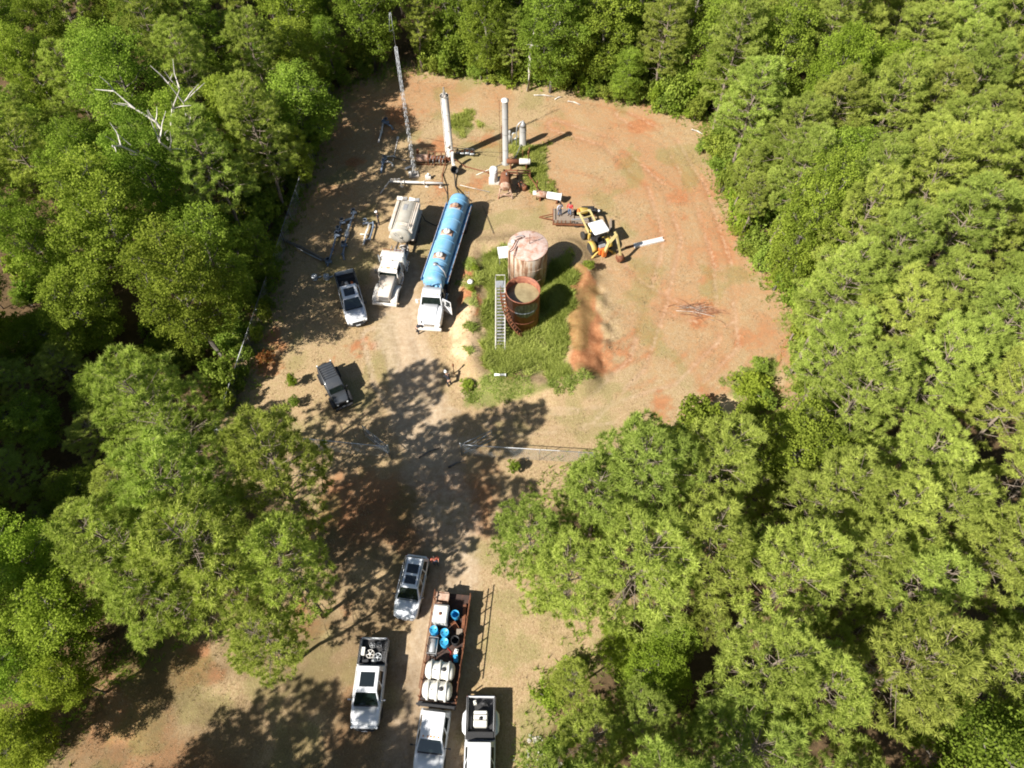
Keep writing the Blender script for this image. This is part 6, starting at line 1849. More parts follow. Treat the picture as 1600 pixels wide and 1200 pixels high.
t = thing('white_pipe_vessel', 'long white and rust coloured pipe vessel lying by the skid', 'vessel', (3.9, 56.75, G0(3.9, 56.75)), R(-13))
MB().lathe([(0, -1.75), (.2, -1.72), (.26, -1.6), (.26, -1.3), (.24, -1.28)], (0, 0, .75), 18, (1, 0, 0)).build('end_cap', M['pipe_white'], t)
MB().lathe([(.33, -1.28), (.36, -1.25), (.36, -.2)], (0, 0, .75), 20, (1, 0, 0)).build('rusty_section', M['rust_light'], t)
MB().lathe([(.36, -.2), (.36, 1.25), (.45, 1.25), (.45, 1.35), (0, 1.35)], (0, 0, .75), 20, (1, 0, 0)).build('white_section', M['canopy'], t)
for x in (-.9, .9):
    MB().box((x, 0, .22), (.15, .7, .44)).build('saddle', M['rust'], t)
for i, (x, y, h, lab) in enumerate([(2.62, 56.9, 2.6, 'tall rusty post with pale tip left of the white pipe vessel'), (1.75, 61.2, 2.8, 'rusty post right of the horizontal vessel'), (-5.2, 34.75, 1.5, 'rusty post standing at the track edge by the mound')]):
    o = MB().cyl((0, 0, -.2), (0, 0, h), .07, n=10).lathe([(.08, h - .3), (.09, h - .3), (.09, h), (0, h + .03)], n=10).build('marker_post', M['rust'], None, (x, y, G0(x, y)))
    tag(o, lab, 'post')

for i, (pts, lab) in enumerate([([(-6.4, 62.9, .3), (-5.2, 61.9, .15), (-2.6, 60.9, .15), (-1.2, 60.6, .5)], 'rusty flow pipe from the white column to the rail frame'), ([(-7.3, 62.6, .3), (-7.6, 60.6, .12), (-7.5, 58.9, .5)], 'short rusty pipe from the white column to the header pipe'),
                             ([(-.4, 62.2, .4), (.4, 63.2, .3), (1.0, 65.2, .4)], 'grey pipe joining the slim and the short column'), ([(-9.9, 62.4, .3), (-11.8, 62.9, .12), (-13.2, 63.3, .2)], 'dark pipe running left from the rusty heater'), ([(1.7, 60.2, .6), (2.6, 58.8, .25), (2.9, 57.2, .6)], 'rusty pipe from the rail frame to the white pipe vessel')]):
    pipe_run(lab, 'flow_pipe', pts, .06, ['rust', 'rust', 'galv', 'frame', 'rust'][i])

# pipe pieces lying about the shaded left of the yard
t = pipe_run('blue grey pipe piece with branches, furthest of the shaded ones', 'pipe_spool', [(-14.84, 69.4, .25), (-14.9, 67.6, .25), (-15.05, 65.8, .25)], .11, 'pipe_white')
MB().tube([(0, -.2, .25), (.5, -.6, .35), (1.0, -.9, .25), (1.2, -1.3, .1)], .11, 8).build('branch', M['pipe_blue'], t)
valve(t, .35, -.3, .35, 'pipe_blue', 1.5)
MB().lathe([(.11, -.06), (.24, -.06), (.24, .06), (.11, .06), (.11, -.06)], (0, 0, .25), 14, (0, 1, 0)).build('flange', M['pipe_blue'], t)
t = pipe_run('blue grey bent pipe piece left of the lattice mast', 'pipe_spool', [(-14.0, 63.4, .25), (-14.25, 62.4, .3), (-14.3, 60.9, .2)], .12, 'pipe_blue')
MB().tube([(-.25, -1.0, .3), (.3, -.9, .35), (.75, -1.1, .3), (.9, -1.5, .1)], .1, 8).tube([(0, 0, .25), (.8, .05, .3), (1.1, -.1, .2)], .08, 8).build('branch', M['pipe_white'], t)
valve(t, -.1, -.5, .35, 'pipe_blue', 1.3)
o = MB().bar((0, 0, .06), (-.2, -3.6, .06), .07).box((.02, .1, .1), (.25, .5, .14)).build('thin_rod', M['pipe_white'], None, (-13.0, 66.6, G0(-13, 65)))
tag(o, 'thin white rod lying left of the lattice mast', 'rod')
o = MB().lathe([(0, -.5), (.12, -.5), (.12, .5), (0, .5)], (0, 0, .2), 12, (1, .7, 0)).build('white_canister', M['canopy'], None, (-11.3, 61.7, G0(-11.3, 61.7)))
tag(o, 'small white canister at the foot of the lattice mast', 'canister')
o = MB().box((0, 0, .2), (.6, .4, .4)).lathe([(0, 0), (.14, 0), (.14, .3), (0, .35)], (.05, 0, .4), 12).build('meter_box', M['pipe_white'], None, (-9.1, 60.1, G0(-9.1, 60.1)), bevel=.03)
tag(o, 'small white meter box between the mast and the burner drum', 'meter')
for i, (lab, pts, r, mt, vs) in enumerate([
    ('long blue grey flow line, outermost left of the shaded ones', [(-17.6, 53.4, .3), (-17.9, 51.8, .35), (-18.05, 49.5, .3), (-18.3, 47.4, .2)], .10, 'pipe_blue', [(.1, -.2), (-.15, -1.3), (-.2, -2.0), (-.6, -5.6)]),
    ('blue grey flow line with pale bulb, second from the left', [(-16.45, 54.9, .3), (-16.75, 52.8, .35), (-16.85, 51.2, .4), (-16.95, 48.9, .25), (-16.75, 48.3, .1)], .10, 'pipe_blue', [(-.05, -.3), (-.5, -4.9)]),
    ('u shaped blue grey pipe loop beside the person in black', [(-14.75, 53.1, .3), (-14.35, 53.2, .3), (-14.25, 52.6, .3), (-14.45, 50.9, .3), (-14.9, 50.8, .3), (-15.0, 50.3, .2)], .09, 'pipe_blue', [(-.35, 0)])]):
    t = pipe_run(lab, 'flow_line', pts, r, mt)
    for vx, vy in vs:
        valve(t, vx, vy, .35, mt, 1.4)
    if i == 1:
        MB().lathe([(.1, -.5), (.22, -.4), (.25, 0), (.22, .4), (.1, .5)], (-.38, -3.3, .4), 14, (0.05, 1, 0)).build('bulb', M['galv'], t)
    if i == 0:
        MB().box((.75, .3, .35), (1.0, .28, .05), R(28)).build('pale_plate', M['galv'], t)
    if i == 2:
        MB().tube([(0, 0, .3), (-.2, -1.6, .3), (-.3, -2.9, .2)], .1, 8).tube([(-.75, -1.5, .25), (.1, -1.55, .3)], .08, 8).build('branch', M['pipe_white'], t)
for x, y, lab in ((-19.35, 45.9, 'round grey pipe fitting behind the shaded pickup, left one'), (-18.2, 45.95, 'round grey pipe fitting behind the shaded pickup, right one')):
    o = MB().lathe([(.12, 0), (.3, 0), (.3, .08), (.2, .1), (.2, .35), (.3, .37), (.3, .45), (.12, .45), (.12, 0)], n=16).tube([(.2, 0, .2), (.5, .1, .15), (.6, .3, .05)], .07, 7).build('pipe_fitting', M['galv'], None, (x, y, G0(x, y)))
    tag(o, lab, 'fitting')
o = MB().tube([(-23.4, 51.0, .2), (-21.5, 50.0, .22), (-19.8, 48.9, .2), (-18.4, 48.0, .15)], [.16, .15, .14, .1], 9).build('fallen_pole', M['bark_grey'], None)
tag(o, 'dark grey pole lying across the shaded left of the yard', 'pole')
o = MB().tube([(-22.6, 50.6, .12), (-20.9, 49.3, .14), (-19.0, 48.2, .12)], .05, 7).build('thin_pole', M['galv'], None)
tag(o, 'thin grey pipe lying along the dark pole at left', 'pipe')
o = MB().tube([(-5.2, 55.9, 1.1), (-5.6, 57.2, .6), (-6.1, 58.8, .1), (-6.2, 60.0, .25), (-6.35, 60.7, .5)], .06, 8).build('suction_hose', M['black'], None)
tag(o, 'black hose from the blue trailer to the burner drum', 'hose')
o = MB().tube([(-9.6, 54.4, .9), (-9.0, 53.6, .2), (-7.9, 53.0, .05), (-7.0, 53.6, .05), (-6.7, 55.5, .05), (-6.9, 57.6, .08), (-7.4, 58.7, .5)], .05, 7).build('suction_hose', M['black'], None)
tag(o, 'black hose curving from the beige truck to the white pipe', 'hose')
for i, (a, b, lab) in enumerate([((-5.6, 59.0), (-2.4, 57.9), 'pale pipe lying between the blue trailer and the rusty drum'), ((-3.9, 60.6), (-1.1, 62.4), 'thin pale pipe leaning toward the slim grey column'), ((-1.9, 51.8), (-3.1, 55.9), 'thin dark line on the ground right of the blue trailer')]):
    o = MB().tube([(a[0], a[1], G0(*a) + .06), (b[0], b[1], G0(*b) + .06)], .045 if i < 2 else .025, 7).build('loose_pipe', M['pipe_white'] if i < 2 else M['black'], None)
    tag(o, lab, 'pipe')
o = MB().tube([(-10.6, 60.7, 5.2), (-8.5, 62.2, 3.5), (-6.9, 63.0, 2.4), (-3.5, 62.9, 1.3), (-.7, 62.4, 1.6)], .018, 5).build('cable', M['black'], None)
tag(o, 'thin dark cable strung from the mast past the white column', 'cable')

# ------------------------------------------------------------------ old trailer skid with deck planks
t = thing('plank_trailer', 'old low trailer with grey plank deck, two people on it', 'trailer', (6.4, 53.75, G0(6.4, 53.75)), R(-2))
fr = MB()
for y in (-1.05, 1.05):
    fr.box((0, y, .5), (4.4, .1, .18))
for x in (-2.15, 0, 2.15):
    fr.box((x, 0, .46), (.1, 2.1, .12))
fr.build('frame', M['rust'], t)
for k in range(12):
    MB().box((-2.05 + .178 * k, 0.05, .62), (.165, 2.0, .05)).build('plank', M['wood'], t)
for k in range(5):
    MB().box((1.15, -.85 + .2 * k, .62), (2.1, .17, .05)).build('plank', M['wood'], t)
MB().box((-1.2, -.98, .86), (1.9, .05, .35)).build('side_board', M['wood'], t)
for x in (-2.1, -1.7, -1.3, -.9, -.4):
    MB().box((x, -1.02, .8), (.07, .05, .5)).build('stake', M['rust'], t)
MB().box((-2.15, 0, .95), (.05, 2.0, .06)).build('end_rail', M['rust'], t)
MB().bar((-2.2, -.4, .5), (-3.6, 0, .4), .09).bar((-2.2, .4, .5), (-3.6, 0, .4), .09).build('drawbar', M['rust'], t)
for y in (-1.12, 1.12):
    for x in (.3, 1.0):
        add_wheel(t, x, y * .8, .34, .2, 'steel', 1 if y > 0 else -1)
PT = t
t = thing('engine_unit', 'yellow and black engine cylinder lying on the old trailer', 'engine', on(PT, 1.35, .45, .65), R(0))
MB().lathe([(0, -.95), (.28, -.93), (.34, -.8), (.34, .1)], (0, 0, .38), 20, (1, 0, 0)).build('yellow_shell', M['yellow'], t)
MB().lathe([(.3, .1), (.3, .9), (.24, 1.0), (.1, 1.05)], (0, 0, .38), 18, (1, 0, 0)).build('black_shell', M['black'], t)
MB().lathe([(0, 0), (.1, 0), (.13, .12), (.1, .26), (0, .28)], (1.05, 0, .38), 14, (1, 0, 0)).build('white_tip', M['canopy'], t)
MB().box((.1, .45, .3), (1.3, .25, .4)).box((.3, -.05, .75), (.5, .3, .15)).build('black_box', M['black'], t, bevel=.03)
MB().lathe([(0, 0), (.3, 0), (.3, .25), (0, .25)], (-.8, -.15, .42), 16, (-1, 0, 0)).build('orange_end', M['orange'], t)
for i, (x, y, l, a, lab) in enumerate([(.6, -.45, 1.7, .05, 'long grey pipe lying on the old trailer deck'), (.9, -.7, 1.9, -.04, 'grey timber along the edge of the old trailer deck')]):
    o = MB().box((0, 0, .06), (l, .12, .1)).build('deck_timber', M['wood' if i else 'steel'], None, on(PT, x, y, .65), a)
    tag(o, lab, 'timber')
o = MB().box((0, 0, .3), (.16, 1.5, .3)).box((0, 0, .08), (.3, 1.4, .12)).build('dark_slab', M['wood'], None, (10.2, 52.9, G0(10.2, 52.9)), R(-4), bevel=.02)
tag(o, 'upright brown timber standing behind the backhoe canopy', 'timber')
o = MB().box((0, 0, .18), (.7, .5, .36), top=(.7, .7)).build('boulder', M['concrete'], None, (9.3, 52.6, G0(9.3, 52.6)), .4, bevel=.12)
tag(o, 'pale lump of concrete behind the backhoe', 'concrete')

# ------------------------------------------------------------------ backhoe loader (+x is the loader end)
B = thing('backhoe_loader', 'yellow backhoe loader with white canopy', 'backhoe', (8.45, 50.3, G0(8.45, 50.3)), R(112))
MB().loft([rsec(1.95, .34, .7, 1.25, .08), rsec(1.8, .38, .65, 1.38, .1), rsec(.55, .40, .65, 1.48, .1)]).build('hood', M['yellow'], B)
MB().box((1.97, 0, 1.0), (.05, .5, .42)).build('grille', M['black'], B)
MB().box((.3, 0, .68), (3.0, .6, .35)).build('chassis', M['frame'], B)
MB().box((-.15, 0, .92), (1.3, .9, .2)).build('cab_floor', M['black'], B)
MB().box((-.35, 0, 1.2), (.45, .5, .3)).box((-.55, 0, 1.55), (.12, .5, .5)).build('seat', M['black'], B, bevel=.05)
MB().box((.35, 0, 1.4), (.25, .7, .5)).bar((.3, 0, 1.6), (.05, 0, 1.75), .04).build('dashboard', M['black'], B)
for x in (-.75, .5):
    for s in (1, -1):
        MB().bar((x, s * .6, .95), (x, s * .62, 2.62), .07).build('canopy_post', M['black'], B)
MB().loft([rsec(.72, .70, 2.62, 2.70, .04), rsec(.62, .80, 2.6, 2.76, .06), rsec(-.88, .80, 2.6, 2.76, .06), rsec(-.98, .70, 2.62, 2.70, .04)]).build('canopy', M['canopy'], B)
for y in (-.4, 0, .4):
    MB().box((-.13, y, 2.77), (1.4, .05, .025)).build('canopy_rib', M['canopy'], B)
for s in (1, -1):
    add_wheel(B, -.8, s * .88, .66, .42, 'yellow_pale', s)
    add_wheel(B, 1.3, s * .80, .44, .28, 'pipe_white', s)
    f = MB()
    f.loft([[(-.8 + .78 * math.cos(a), s * y, .66 + .78 * math.sin(a)) for y in (.58, 1.12)] + [(-.8 + .73 * math.cos(a), s * y, .66 + .73 * math.sin(a)) for y in (1.12, .58)] for a in [R(20 + 14 * k) for k in range(11)]])
    f.build('rear_fender', M['yellow'], B)
    # loader arms raised ahead of the hood
    a = MB()
    a.bar((.35, s * .58, 1.35), (1.35, s * .58, 1.6), .12, .24).bar((1.3, s * .58, 1.6), (3.0, s * .58, 1.95), .12, .2).bar((2.95, s * .58, 1.95), (3.35, s * .58, 1.6), .12, .2)
    a.build('loader_arm', M['yellow_pale'], B)
    MB().cyl((.75, s * .46, .9), (2.0, s * .5, 1.6), .06, n=8).build('loader_ram', M['chrome'], B)
    MB().box((.45, s * .58, 1.05), (.3, .16, .75)).build('loader_tower', M['yellow'], B)
    # stabilisers
    MB().bar((-1.5, s * .45, .8), (-1.6, s * 1.15, .18), .16).box((-1.62, s * 1.22, .06), (.4, .35, .1)).build('stabiliser', M['yellow'], B)
MB().bar((3.3, -.6, 1.62), (3.3, .6, 1.62), .1).build('cross_tube', M['yellow_pale'], B)
MB().bar((2.3, -.6, 1.82), (2.3, .6, 1.82), .1).build('cross_tube', M['yellow_pale'], B)
MB().box((-1.55, 0, .8), (.4, .9, .7)).box((-1.85, 0, .7), (.35, .4, .8)).build('swing_post', M['orange'], B)
MB().box((-1.35, 0, 1.15), (.4, .7, .35)).build('control_console', M['steel'], B, bevel=.03)
# boom rises to the rear right, stick comes down to the bucket
apex = (-2.35, -.75, 3.5)
MB().bar((-1.9, -.05, .95), (-2.0, -.3, 2.3), .17, .3).bar((-2.0, -.28, 2.2), apex, .17, .28).build('boom', M['yellow_pale'], B)
MB().bar(apex, (-2.9, -1.25, 1.0), .15, .26).bar(apex, (-2.2, -.6, 3.75), .13, .22).build('stick', M['yellow_pale'], B)
MB().cyl((-1.95, -.15, 1.7), (-2.25, -.65, 3.3), .05, n=8).build('boom_ram', M['chrome'], B)
MB().cyl((-2.3, -.72, 3.2), (-2.75, -1.1, 1.4), .045, n=8).build('stick_ram', M['chrome'], B)
bk = MB()
bk.loft([[(-2.9 + .42 * math.cos(a) , -1.25 + y, .62 + .42 * math.sin(a)) for y in (-.3, .3)] + [(-2.9 + .38 * math.cos(a), -1.25 + y, .62 + .38 * math.sin(a)) for y in (.3, -.3)] for a in [R(100 + 20 * k) for k in range(10)]])
bk.box((-2.9, -1.56, .62), (.6, .03, .55)).box((-2.9, -.94, .62), (.6, .03, .55))
bk.build('bucket', M['rust'], B)
o = thing('white_gate_bar', 'long white steel channel lying on the dry grass', 'channel', (13.55, 50.75, G0(13.55, 50.75)), R(17))
MB().box((.3, 0, .12), (3.2, .06, .22)).box((.3, -.22, .03), (3.2, .4, .05)).box((.3, -.42, .12), (3.2, .06, .22)).build('white_section', M['canopy'], o)
MB().box((-1.75, -.1, .06), (.9, .2, .08)).build('rusty_end', M['rust'], o)

# ------------------------------------------------------------------ chain link fence and gates
def chain_link(a, b, h, name_post='post', label='', posts=True, cell=.14, rail='mast'):
    a, b = Vector((a[0], a[1], 0)), Vector((b[0], b[1], 0))
    L = (b - a).length
    t = thing('chain_link_fence', label, 'fence', (a.x, a.y, G0(a.x, a.y)), math.atan2(b.y - a.y, b.x - a.x))
    n = max(1, round(L / 3.0))
    for k in range(n + 1):
        MB().cyl((L * k / n, 0, -.2), (L * k / n, 0, h + .05), .03, n=8).lathe([(.04, h), (.04, h + .06), (0, h + .09)], (L * k / n, 0, 0), 8).build('post', M['galv'], t)
    MB().cyl((0, 0, h), (L, 0, h), .034, n=6).build('top_rail', M[rail], t)
    m = MB()
    k = 0
    x = -h
    while x < L:
        for s in (1, -1):
            x0, x1 = (x, x + h) if s > 0 else (x + h, x)
            z0, z1 = 0.05, h
            # clip to the panel
            def pt(f):
                return x0 + (x1 - x0) * f, z0 + (z1 - z0) * f
            f0, f1 = 0, 1
            if x0 < 0: f0 = -x0 / (x1 - x0)
            if x1 < 0: f1 = x0 / (x0 - x1)
            if x0 > L: f0 = (x0 - L) / (x0 - x1)
            if x1 > L: f1 = (L - x0) / (x1 - x0)
            if f1 - f0 > .02:
                (xa, za), (xb, zb) = pt(f0), pt(f1)
                m.add([(xa, -.003, za), (xa, .003, za), (xa, 0, za + .006), (xb, -.003, zb), (xb, .003, zb), (xb, 0, zb + .006)], [(0, 1, 4, 3), (1, 2, 5, 4), (2, 0, 3, 5)])
        x += cell
    o = bpy.data.objects.new('chain_mesh', m.mesh('chain_mesh', False))
    o.data.materials.append(M['galv'])
    COL.objects.link(o)
    o.parent = t
    return t


chain_link((-10.2, 26.4), (-24.6, 28.0), 2.0, label='chain link fence running left from the gate under the pines')
chain_link((-4.1, 26.6), (11.8, 25.5), 2.0, label='chain link fence running right from the gate to the pines')
chain_link((-24.6, 28.4), (-22.9, 50.0), 2.0, label='chain link fence along the shaded left side, nearer stretch', cell=.2, rail='steel')
chain_link((-22.9, 50.4), (-21.2, 74.0), 2.0, label='chain link fence along the shaded left side, farther stretch', cell=.2, rail='steel')


def gate(label, a, b, h=1.9):
    L = math.hypot(b[0] - a[0], b[1] - a[1])
    t = thing('swing_gate', label, 'gate', (a[0], a[1], G0(*a)), math.atan2(b[1] - a[1], b[0] - a[0]))
    MB().cyl((0, 0, -.3), (0, 0, h + .25), .06, n=10).lathe([(.09, h + .2), (.09, h + .26), (0, h + .32)], n=10).build('gate_post', M['galv'], t)
    for z in (.15, h * .36, h * .68, h):
        MB().cyl((.12, 0, z), (L, 0, z), .032, n=8).build('bar', M['galv'], t)
    for x in (.12, L / 2, L):
        MB().cyl((x, 0, .15), (x, 0, h), .032, n=8).build('upright', M['galv'], t)
    MB().bar((.12, 0, .2), (L, 0, h - .03), .03).build('diagonal', M['galv'], t)
    for z in (.4, h - .3):
        MB().box((.07, 0, z), (.12, .09, .08)).build('hinge', M['galv'], t)
    return t


gate('open steel gate leaf left of the track', (-10.1, 26.45), (-12.4, 28.4))
gate('open steel gate leaf right of the track', (-4.2, 26.65), (-1.7, 28.0))

# ------------------------------------------------------------------ bleached dead trees
def snag(label, x, y, h, seed, spread, name='dead_tree', lean=(0, 0), mat='deadwood', r0=.2, forks=4):
    rnd = random.Random(seed)
    t = thing(name, label, 'dead tree', (x, y, G0(x, y)), 0)
    tr, br = MB(), MB()
    top = Vector((lean[0], lean[1], h * .55))
    tr.tube([(0, 0, -.3), top * .5 + Vector((.1, -.1, 0)), top], [r0, r0 * .8, r0 * .62], 8)
    for k in range(forks):
        a = rnd.uniform(0, 6.28)
        d = Vector((math.cos(a) * spread, math.sin(a) * spread, rnd.uniform(.8, 1.3))).normalized()
        p = top - Vector((0, 0, rnd.uniform(0, h * .12)))
        pts = [p]
        L = h * rnd.uniform(.35, .5)
        for q in range(4):
            d = (d + Vector((rnd.gauss(0, .22), rnd.gauss(0, .22), rnd.gauss(0, .1)))).normalized()
            pts.append(pts[-1] + d * L / 4)
            if q >= 1:
                for u in range(2):
                    e = (d + Vector((rnd.gauss(0, .7), rnd.gauss(0, .7), rnd.gauss(0, .4)))).normalized() * L * rnd.uniform(.15, .32)
                    mid_ = pts[-1] + e * .5 + Vector((rnd.gauss(0, .08), rnd.gauss(0, .08), .05))
                    br.tube([pts[-1], mid_, pts[-1] + e], [r0 * .2, r0 * .14, r0 * .05], 5, False)
        br.tube(pts, [r0 * .55, r0 * .45, r0 * .34, r0 * .24, r0 * .1], 6, False)
    tr.build('trunk', M[mat], t)
    br.build('branches', M[mat], t)
    return t


snag('bleached white dead tree with forked limbs in the left wood', -28.6, 49.6, 21.0, 5, .6, lean=(-.4, .3), r0=.3, forks=5)
snag('bleached dead snag standing above the back edge', 1.9, 75.4, 9.5, 8, .9, lean=(.2, .2), r0=.27, forks=3)
snag('grey dead tree with fine bare branches at the top edge', 5.6, 80.5, 13.5, 12, .8, r0=.18, forks=6)

# brush pile and scraps on the red clay
t = thing('brush_pile', 'heap of dead red brown brush on the clearing', 'brush pile', (17.7, 41.9, G0(17.7, 41.9)), R(-12))
_r = random.Random(3)
for k in range(70):
    a = _r.uniform(-.5, .5) + (math.pi if _r.random() < .4 else 0)
    x, y = _r.gauss(0, .8), _r.gauss(0, .4)
    L = _r.uniform(.6, 1.9)
    MB().tube([(x, y, _r.uniform(.02, .25)), (x + L * .5 * math.cos(a), y + L * .5 * math.sin(a), _r.uniform(.05, .4)), (x + L * math.cos(a), y + L * math.sin(a), _r.uniform(.02, .35))], [.03, .022, .008], 4, False).build('stick', M['deadred'] if k % 4 else M['twig'], t)
o = MB().tube([(15.6, 41.9, .05), (17.3, 41.75, .09), (19.2, 41.2, .05)], .03, 6).build('pale_stick', M['deadwood'], None)
tag(o, 'long pale stick lying across the brush pile', 'stick')
for i, (x, y, l, a, lab) in enumerate([(2.6, 74.4, 2.4, -.1, 'bleached log at the back edge right of the columns'), (5.1, 73.6, 1.0, .5, 'short white chunk of wood at the back edge'), (6.6, 73.2, 1.6, -.4, 'thin pale branch at the back edge'), (20.6, 68.2, 1.5, -.6, 'pale branch at the back right corner'), (-5.3, 25.5, 1.6, .4, 'dark stick lying on the track by the right gate'), (-7.8, 26.4, 2.0, .5, 'dark stick lying on the track in the gateway')]):
    o = MB().tube([(0, 0, .08), (l * .5, .08, .14), (l, 0, .06)], [.09, .08, .04], 7).build('loose_branch', M['deadwood'] if i < 4 else M['bark_grey'], None, (x, y, G0(x, y)), a)
    tag(o, lab, 'branch')
o = MB().cyl((-.5, 0, .14), (.45, 0, .14), .12, n=14).lathe([(.12, 0), (.15, 0), (.15, .06), (0, .06)], (.45, 0, .14), 14, (1, 0, 0)).build('plastic_tube', M['drum_blue'], None, (-1.05, 34.05, G0(-1.05, 34.05)), 0)
o.data.materials.clear()
o.data.materials.append(M['canopy'])
tag(o, 'short white plastic tube on the clay below the tank mound', 'tube')
o = MB().lathe([(0, 0), (.25, .02), (.3, .15), (.22, .32), (0, .38)], n=12).build('white_stone', M['canopy'], None, (-4.0, 44.7, G0(-4.0, 44.7)))
tag(o, 'white lump on the mound beside the blue trailer', 'stone')

# rocks at the bottom beside the track
_r = random.Random(12)
_rocks = []
for k in range(4):
    bm = bmesh.new()
    bmesh.ops.create_icosphere(bm, subdivisions=2, radius=1)
    for v in bm.verts:
        v.co *= 1 + _r.uniform(-.22, .22)
        v.co.z *= .6
    me = bpy.data.meshes.new('rock')
    bm.to_mesh(me)
    bm.free()
    me.materials.append(M['concrete'])
    _rocks.append(me)
for k in range(46):
    x, y = _r.gauss(1.7, .7), _r.uniform(2.2, 5.6)
    o = bpy.data.objects.new('rock', _rocks[k % 4])
    COL.objects.link(o)
    s_ = _r.uniform(.05, .16)
    o.scale = (s_, s_, s_)
    o.location = (x, y, G0(x, y) + s_ * .3)
    o.rotation_euler = (0, 0, _r.uniform(0, 6))
    tag(o, 'pale rock in the rubble at the bottom edge of the track', 'rock', 'rocks in the rubble')

# ------------------------------------------------------------------ people
M['skin'] = plain('skin', (.42, .25, .17), .55)
M['hair'] = plain('dark_hair', (.03, .02, .015), .6)


def skinned(name, verts, edges, radii, mat, parent, root=0, sub=2):
    me = bpy.data.meshes.new(name)
    me.from_pydata(verts, edges, [])
    o = bpy.data.objects.new(name, me)
    COL.objects.link(o)
    o.parent = parent
    sk = o.modifiers.new('skin', 'SKIN')
    sk.use_smooth_shade = True
    for i, r in enumerate(radii):
        me.skin_vertices[0].data[i].radius = r if isinstance(r, tuple) else (r, r)
        me.skin_vertices[0].data[i].use_root = (i == root)
    s = o.modifiers.new('sub', 'SUBSURF')
    s.levels = s.render_levels = sub
    me.materials.append(mat)
    return o


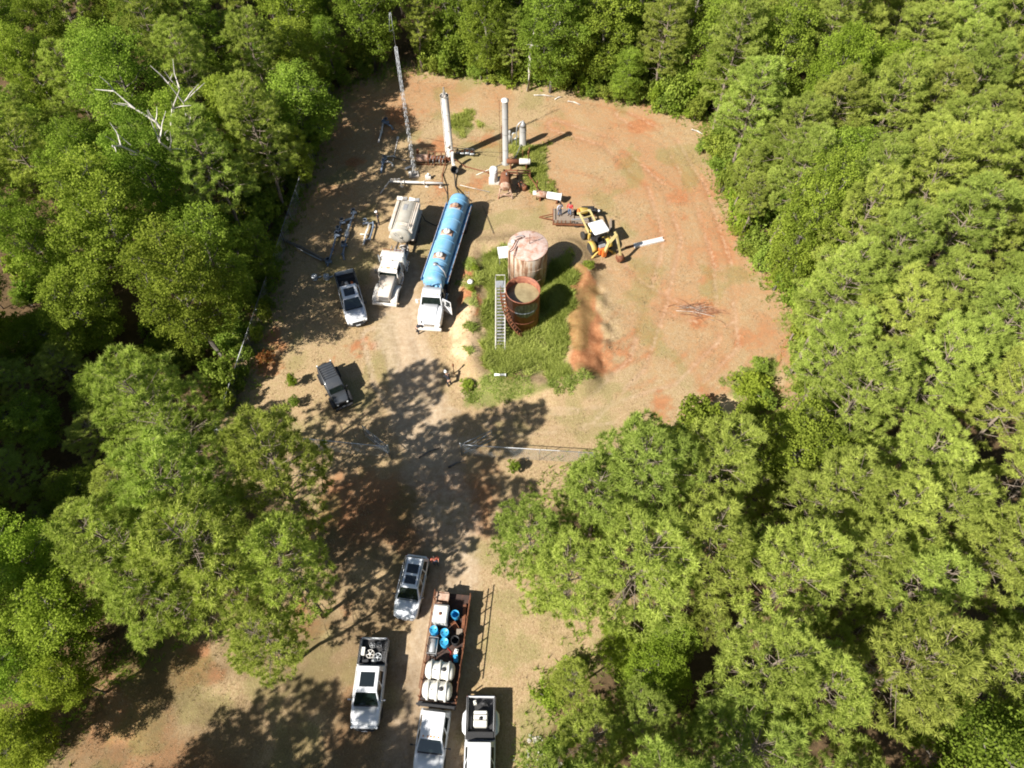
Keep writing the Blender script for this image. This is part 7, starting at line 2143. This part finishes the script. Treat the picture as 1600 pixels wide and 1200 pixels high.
def person(label, loc, rz, top, legs, hat=None, pose='stand', z=None, scale=1.0):
    p = thing('person', label, 'person', (loc[0], loc[1], G0(*loc) if z is None else z), rz)
    p.scale = (scale,) * 3
    # +x is the way the person faces
    if pose == 'bend':
        hip = Vector((-.08, 0, .82)); chest = Vector((.28, 0, 1.12)); neck = Vector((.42, 0, 1.26)); head = Vector((.52, 0, 1.36))
        hands = [Vector((.62, -.18, .72)), Vector((.62, .18, .74))]
        knees = [Vector((.08, -.12, .46)), Vector((.06, .14, .46))]; feet = [Vector((0, -.14, .07)), Vector((-.06, .16, .07))]
    elif pose == 'crouch':
        hip = Vector((-.05, 0, .46)); chest = Vector((.2, 0, .84)); neck = Vector((.26, 0, 1.0)); head = Vector((.33, 0, 1.12))
        hands = [Vector((.55, -.15, .45)), Vector((.55, .17, .5))]
        knees = [Vector((.36, -.2, .5)), Vector((.34, .2, .46))]; feet = [Vector((.05, -.2, .07)), Vector((0, .2, .07))]
    else:
        hip = Vector((0, 0, .93)); chest = Vector((.02, 0, 1.28)); neck = Vector((.03, 0, 1.5)); head = Vector((.05, 0, 1.64))
        hands = [Vector((.12, -.27, .84)), Vector((.22, .24, 1.0))]
        knees = [Vector((.03, -.11, .5)), Vector((.06, .12, .5))]; feet = [Vector((-.02, -.12, .07)), Vector((.05, .14, .07))]
    up = (neck - chest).normalized()
    side = Vector((0, 1, 0))
    sh = [chest + up * .14 - side * .2, chest + up * .14 + side * .2]
    hp = [hip - side * .1, hip + side * .1]
    elb = [(sh[i] + hands[i]) / 2 + Vector((-.09, (-1, 1)[i] * .07, -.02)) for i in (0, 1)]
    toe = [f + Vector((.17, (-.02, .02)[i], -.01)) for i, f in enumerate(feet)]
    V = [hip, (hip + chest) / 2, chest, neck, head - (head - neck) * .2, head + (head - neck) * .55]
    Rr = [(.14, .11), (.13, .10), (.16, .11), .055, .085, .09]
    E = [(0, 1), (1, 2), (2, 3), (3, 4), (4, 5)]
    for i in (0, 1):
        n = len(V)
        V += [sh[i], elb[i], hands[i]]
        Rr += [.062, .046, .034]
        E += [(2, n), (n, n + 1), (n + 1, n + 2)]
        for q in range(5):
            d = (hands[i] - elb[i]).normalized()
            off = Vector((.02 * (q - 2), 0, 0)) + d * (.07 if q else .03) + side * ((-1, 1)[i] * (.0 if q else -.04))
            V.append(hands[i] + off)
            Rr.append(.011)
            E.append((n + 2, len(V) - 1))
        n = len(V)
        V += [hp[i], knees[i], feet[i], toe[i]]
        Rr += [.09, .06, .045, .035]
        E += [(0, n), (n, n + 1), (n + 1, n + 2), (n + 2, n + 3)]
    skinned('body', [tuple(v) for v in V], E, Rr, M['skin'], p)
    # shirt
    V = [hip + (chest - hip) * .05, (hip + chest) / 2, chest, chest + (neck - chest) * .6]
    Rr = [(.165, .135), (.165, .13), (.19, .14), .085]
    E = [(0, 1), (1, 2), (2, 3)]
    for i in (0, 1):
        n = len(V)
        V += [sh[i], elb[i], elb[i].lerp(hands[i], .75)]
        Rr += [.085, .066, .05]
        E += [(2, n), (n, n + 1), (n + 1, n + 2)]
    skinned('shirt', [tuple(v) for v in V], E, Rr, M[top], p)
    V = [hip + Vector((0, 0, .06)), hip]
    Rr = [(.16, .13), (.165, .135)]
    E = [(0, 1)]
    for i in (0, 1):
        n = len(V)
        V += [hp[i] + Vector((0, 0, -.04)), knees[i], feet[i] + Vector((0, 0, .05))]
        Rr += [.11, .082, .068]
        E += [(1, n), (n, n + 1), (n + 1, n + 2)]
    skinned('trousers', [tuple(v) for v in V], E, Rr, M[legs], p)
    for i in (0, 1):
        MB().loft([rsec(-.08, .05, 0, .11, .03), rsec(.02, .055, 0, .12, .04), rsec(.19, .05, 0, .07, .03)]).build('boot', M['black'], p, (feet[i].x, feet[i].y, 0))
    hd = head + (head - neck) * .2
    if hat:
        MB().lathe([(.13, -.01), (.15, 0), (.125, .03), (.115, .09), (.07, .135), (0, .145)], (hd.x, hd.y, hd.z + .06), 16).box((hd.x + .14, hd.y, hd.z + .07), (.12, .16, .02)).build('cap', M[hat], p)
    else:
        MB().lathe([(.108, -.06), (.118, .02), (.10, .09), (.05, .125), (0, .13)], (hd.x - .02, hd.y, hd.z + .03), 16).build('hair', M['hair'], p)
    f = MB().lathe([(0, 0), (.018, 0), (.01, .035), (0, .04)], (hd.x + .085, hd.y, hd.z - .02), 8, (1, 0, -.3))
    f.build('nose', M['skin'], p)
    for s in (1, -1):
        MB().lathe([(0, 0), (.013, .003), (0, .01)], (hd.x + .085, hd.y + s * .033, hd.z + .015), 8, (1, 0, 0)).build('eye', M['hair'], p)
        MB().box((hd.x, hd.y + s * .095, hd.z), (.04, .02, .06)).build('ear', M['skin'], p, bevel=.008)
    return p


M['denim'] = plain('denim', (.10, .14, .23), .85)
M['navy'] = plain('dark_work_cloth', (.018, .02, .027), .8)
M['grey_shirt'] = plain('grey_blue_shirt', (.36, .40, .48), .8)
M['red_shirt'] = plain('red_shirt', (.45, .03, .04), .8)
M['coral_shirt'] = plain('coral_shirt', (.72, .2, .13), .8)
person('person in black standing bent at the front corner of the white tractor', (-8.75, 39.3), R(25), 'navy', 'navy', None, 'bend')
person('person in black with white cap between the pipe loop and beige truck', (-13.75, 53.3), R(200), 'navy', 'navy', 'canopy')
person('person in dark clothes and cap at the track edge by the mound', (-5.55, 33.6), R(120), 'navy', 'navy', 'canopy', 'bend')
person('person in grey blue shirt standing on the old plank trailer', (4.9, 53.9), R(-60), 'grey_shirt', 'denim', None, z=G0(6.4, 53.75) + .645)
person('person in red shirt standing on the old plank trailer', (5.95, 53.95), R(-110), 'red_shirt', 'denim', None, z=G0(6.4, 53.75) + .645)
person('person in coral shirt standing on the track behind the silver car', (-5.85, 17.4), R(-70), 'coral_shirt', 'denim', None)
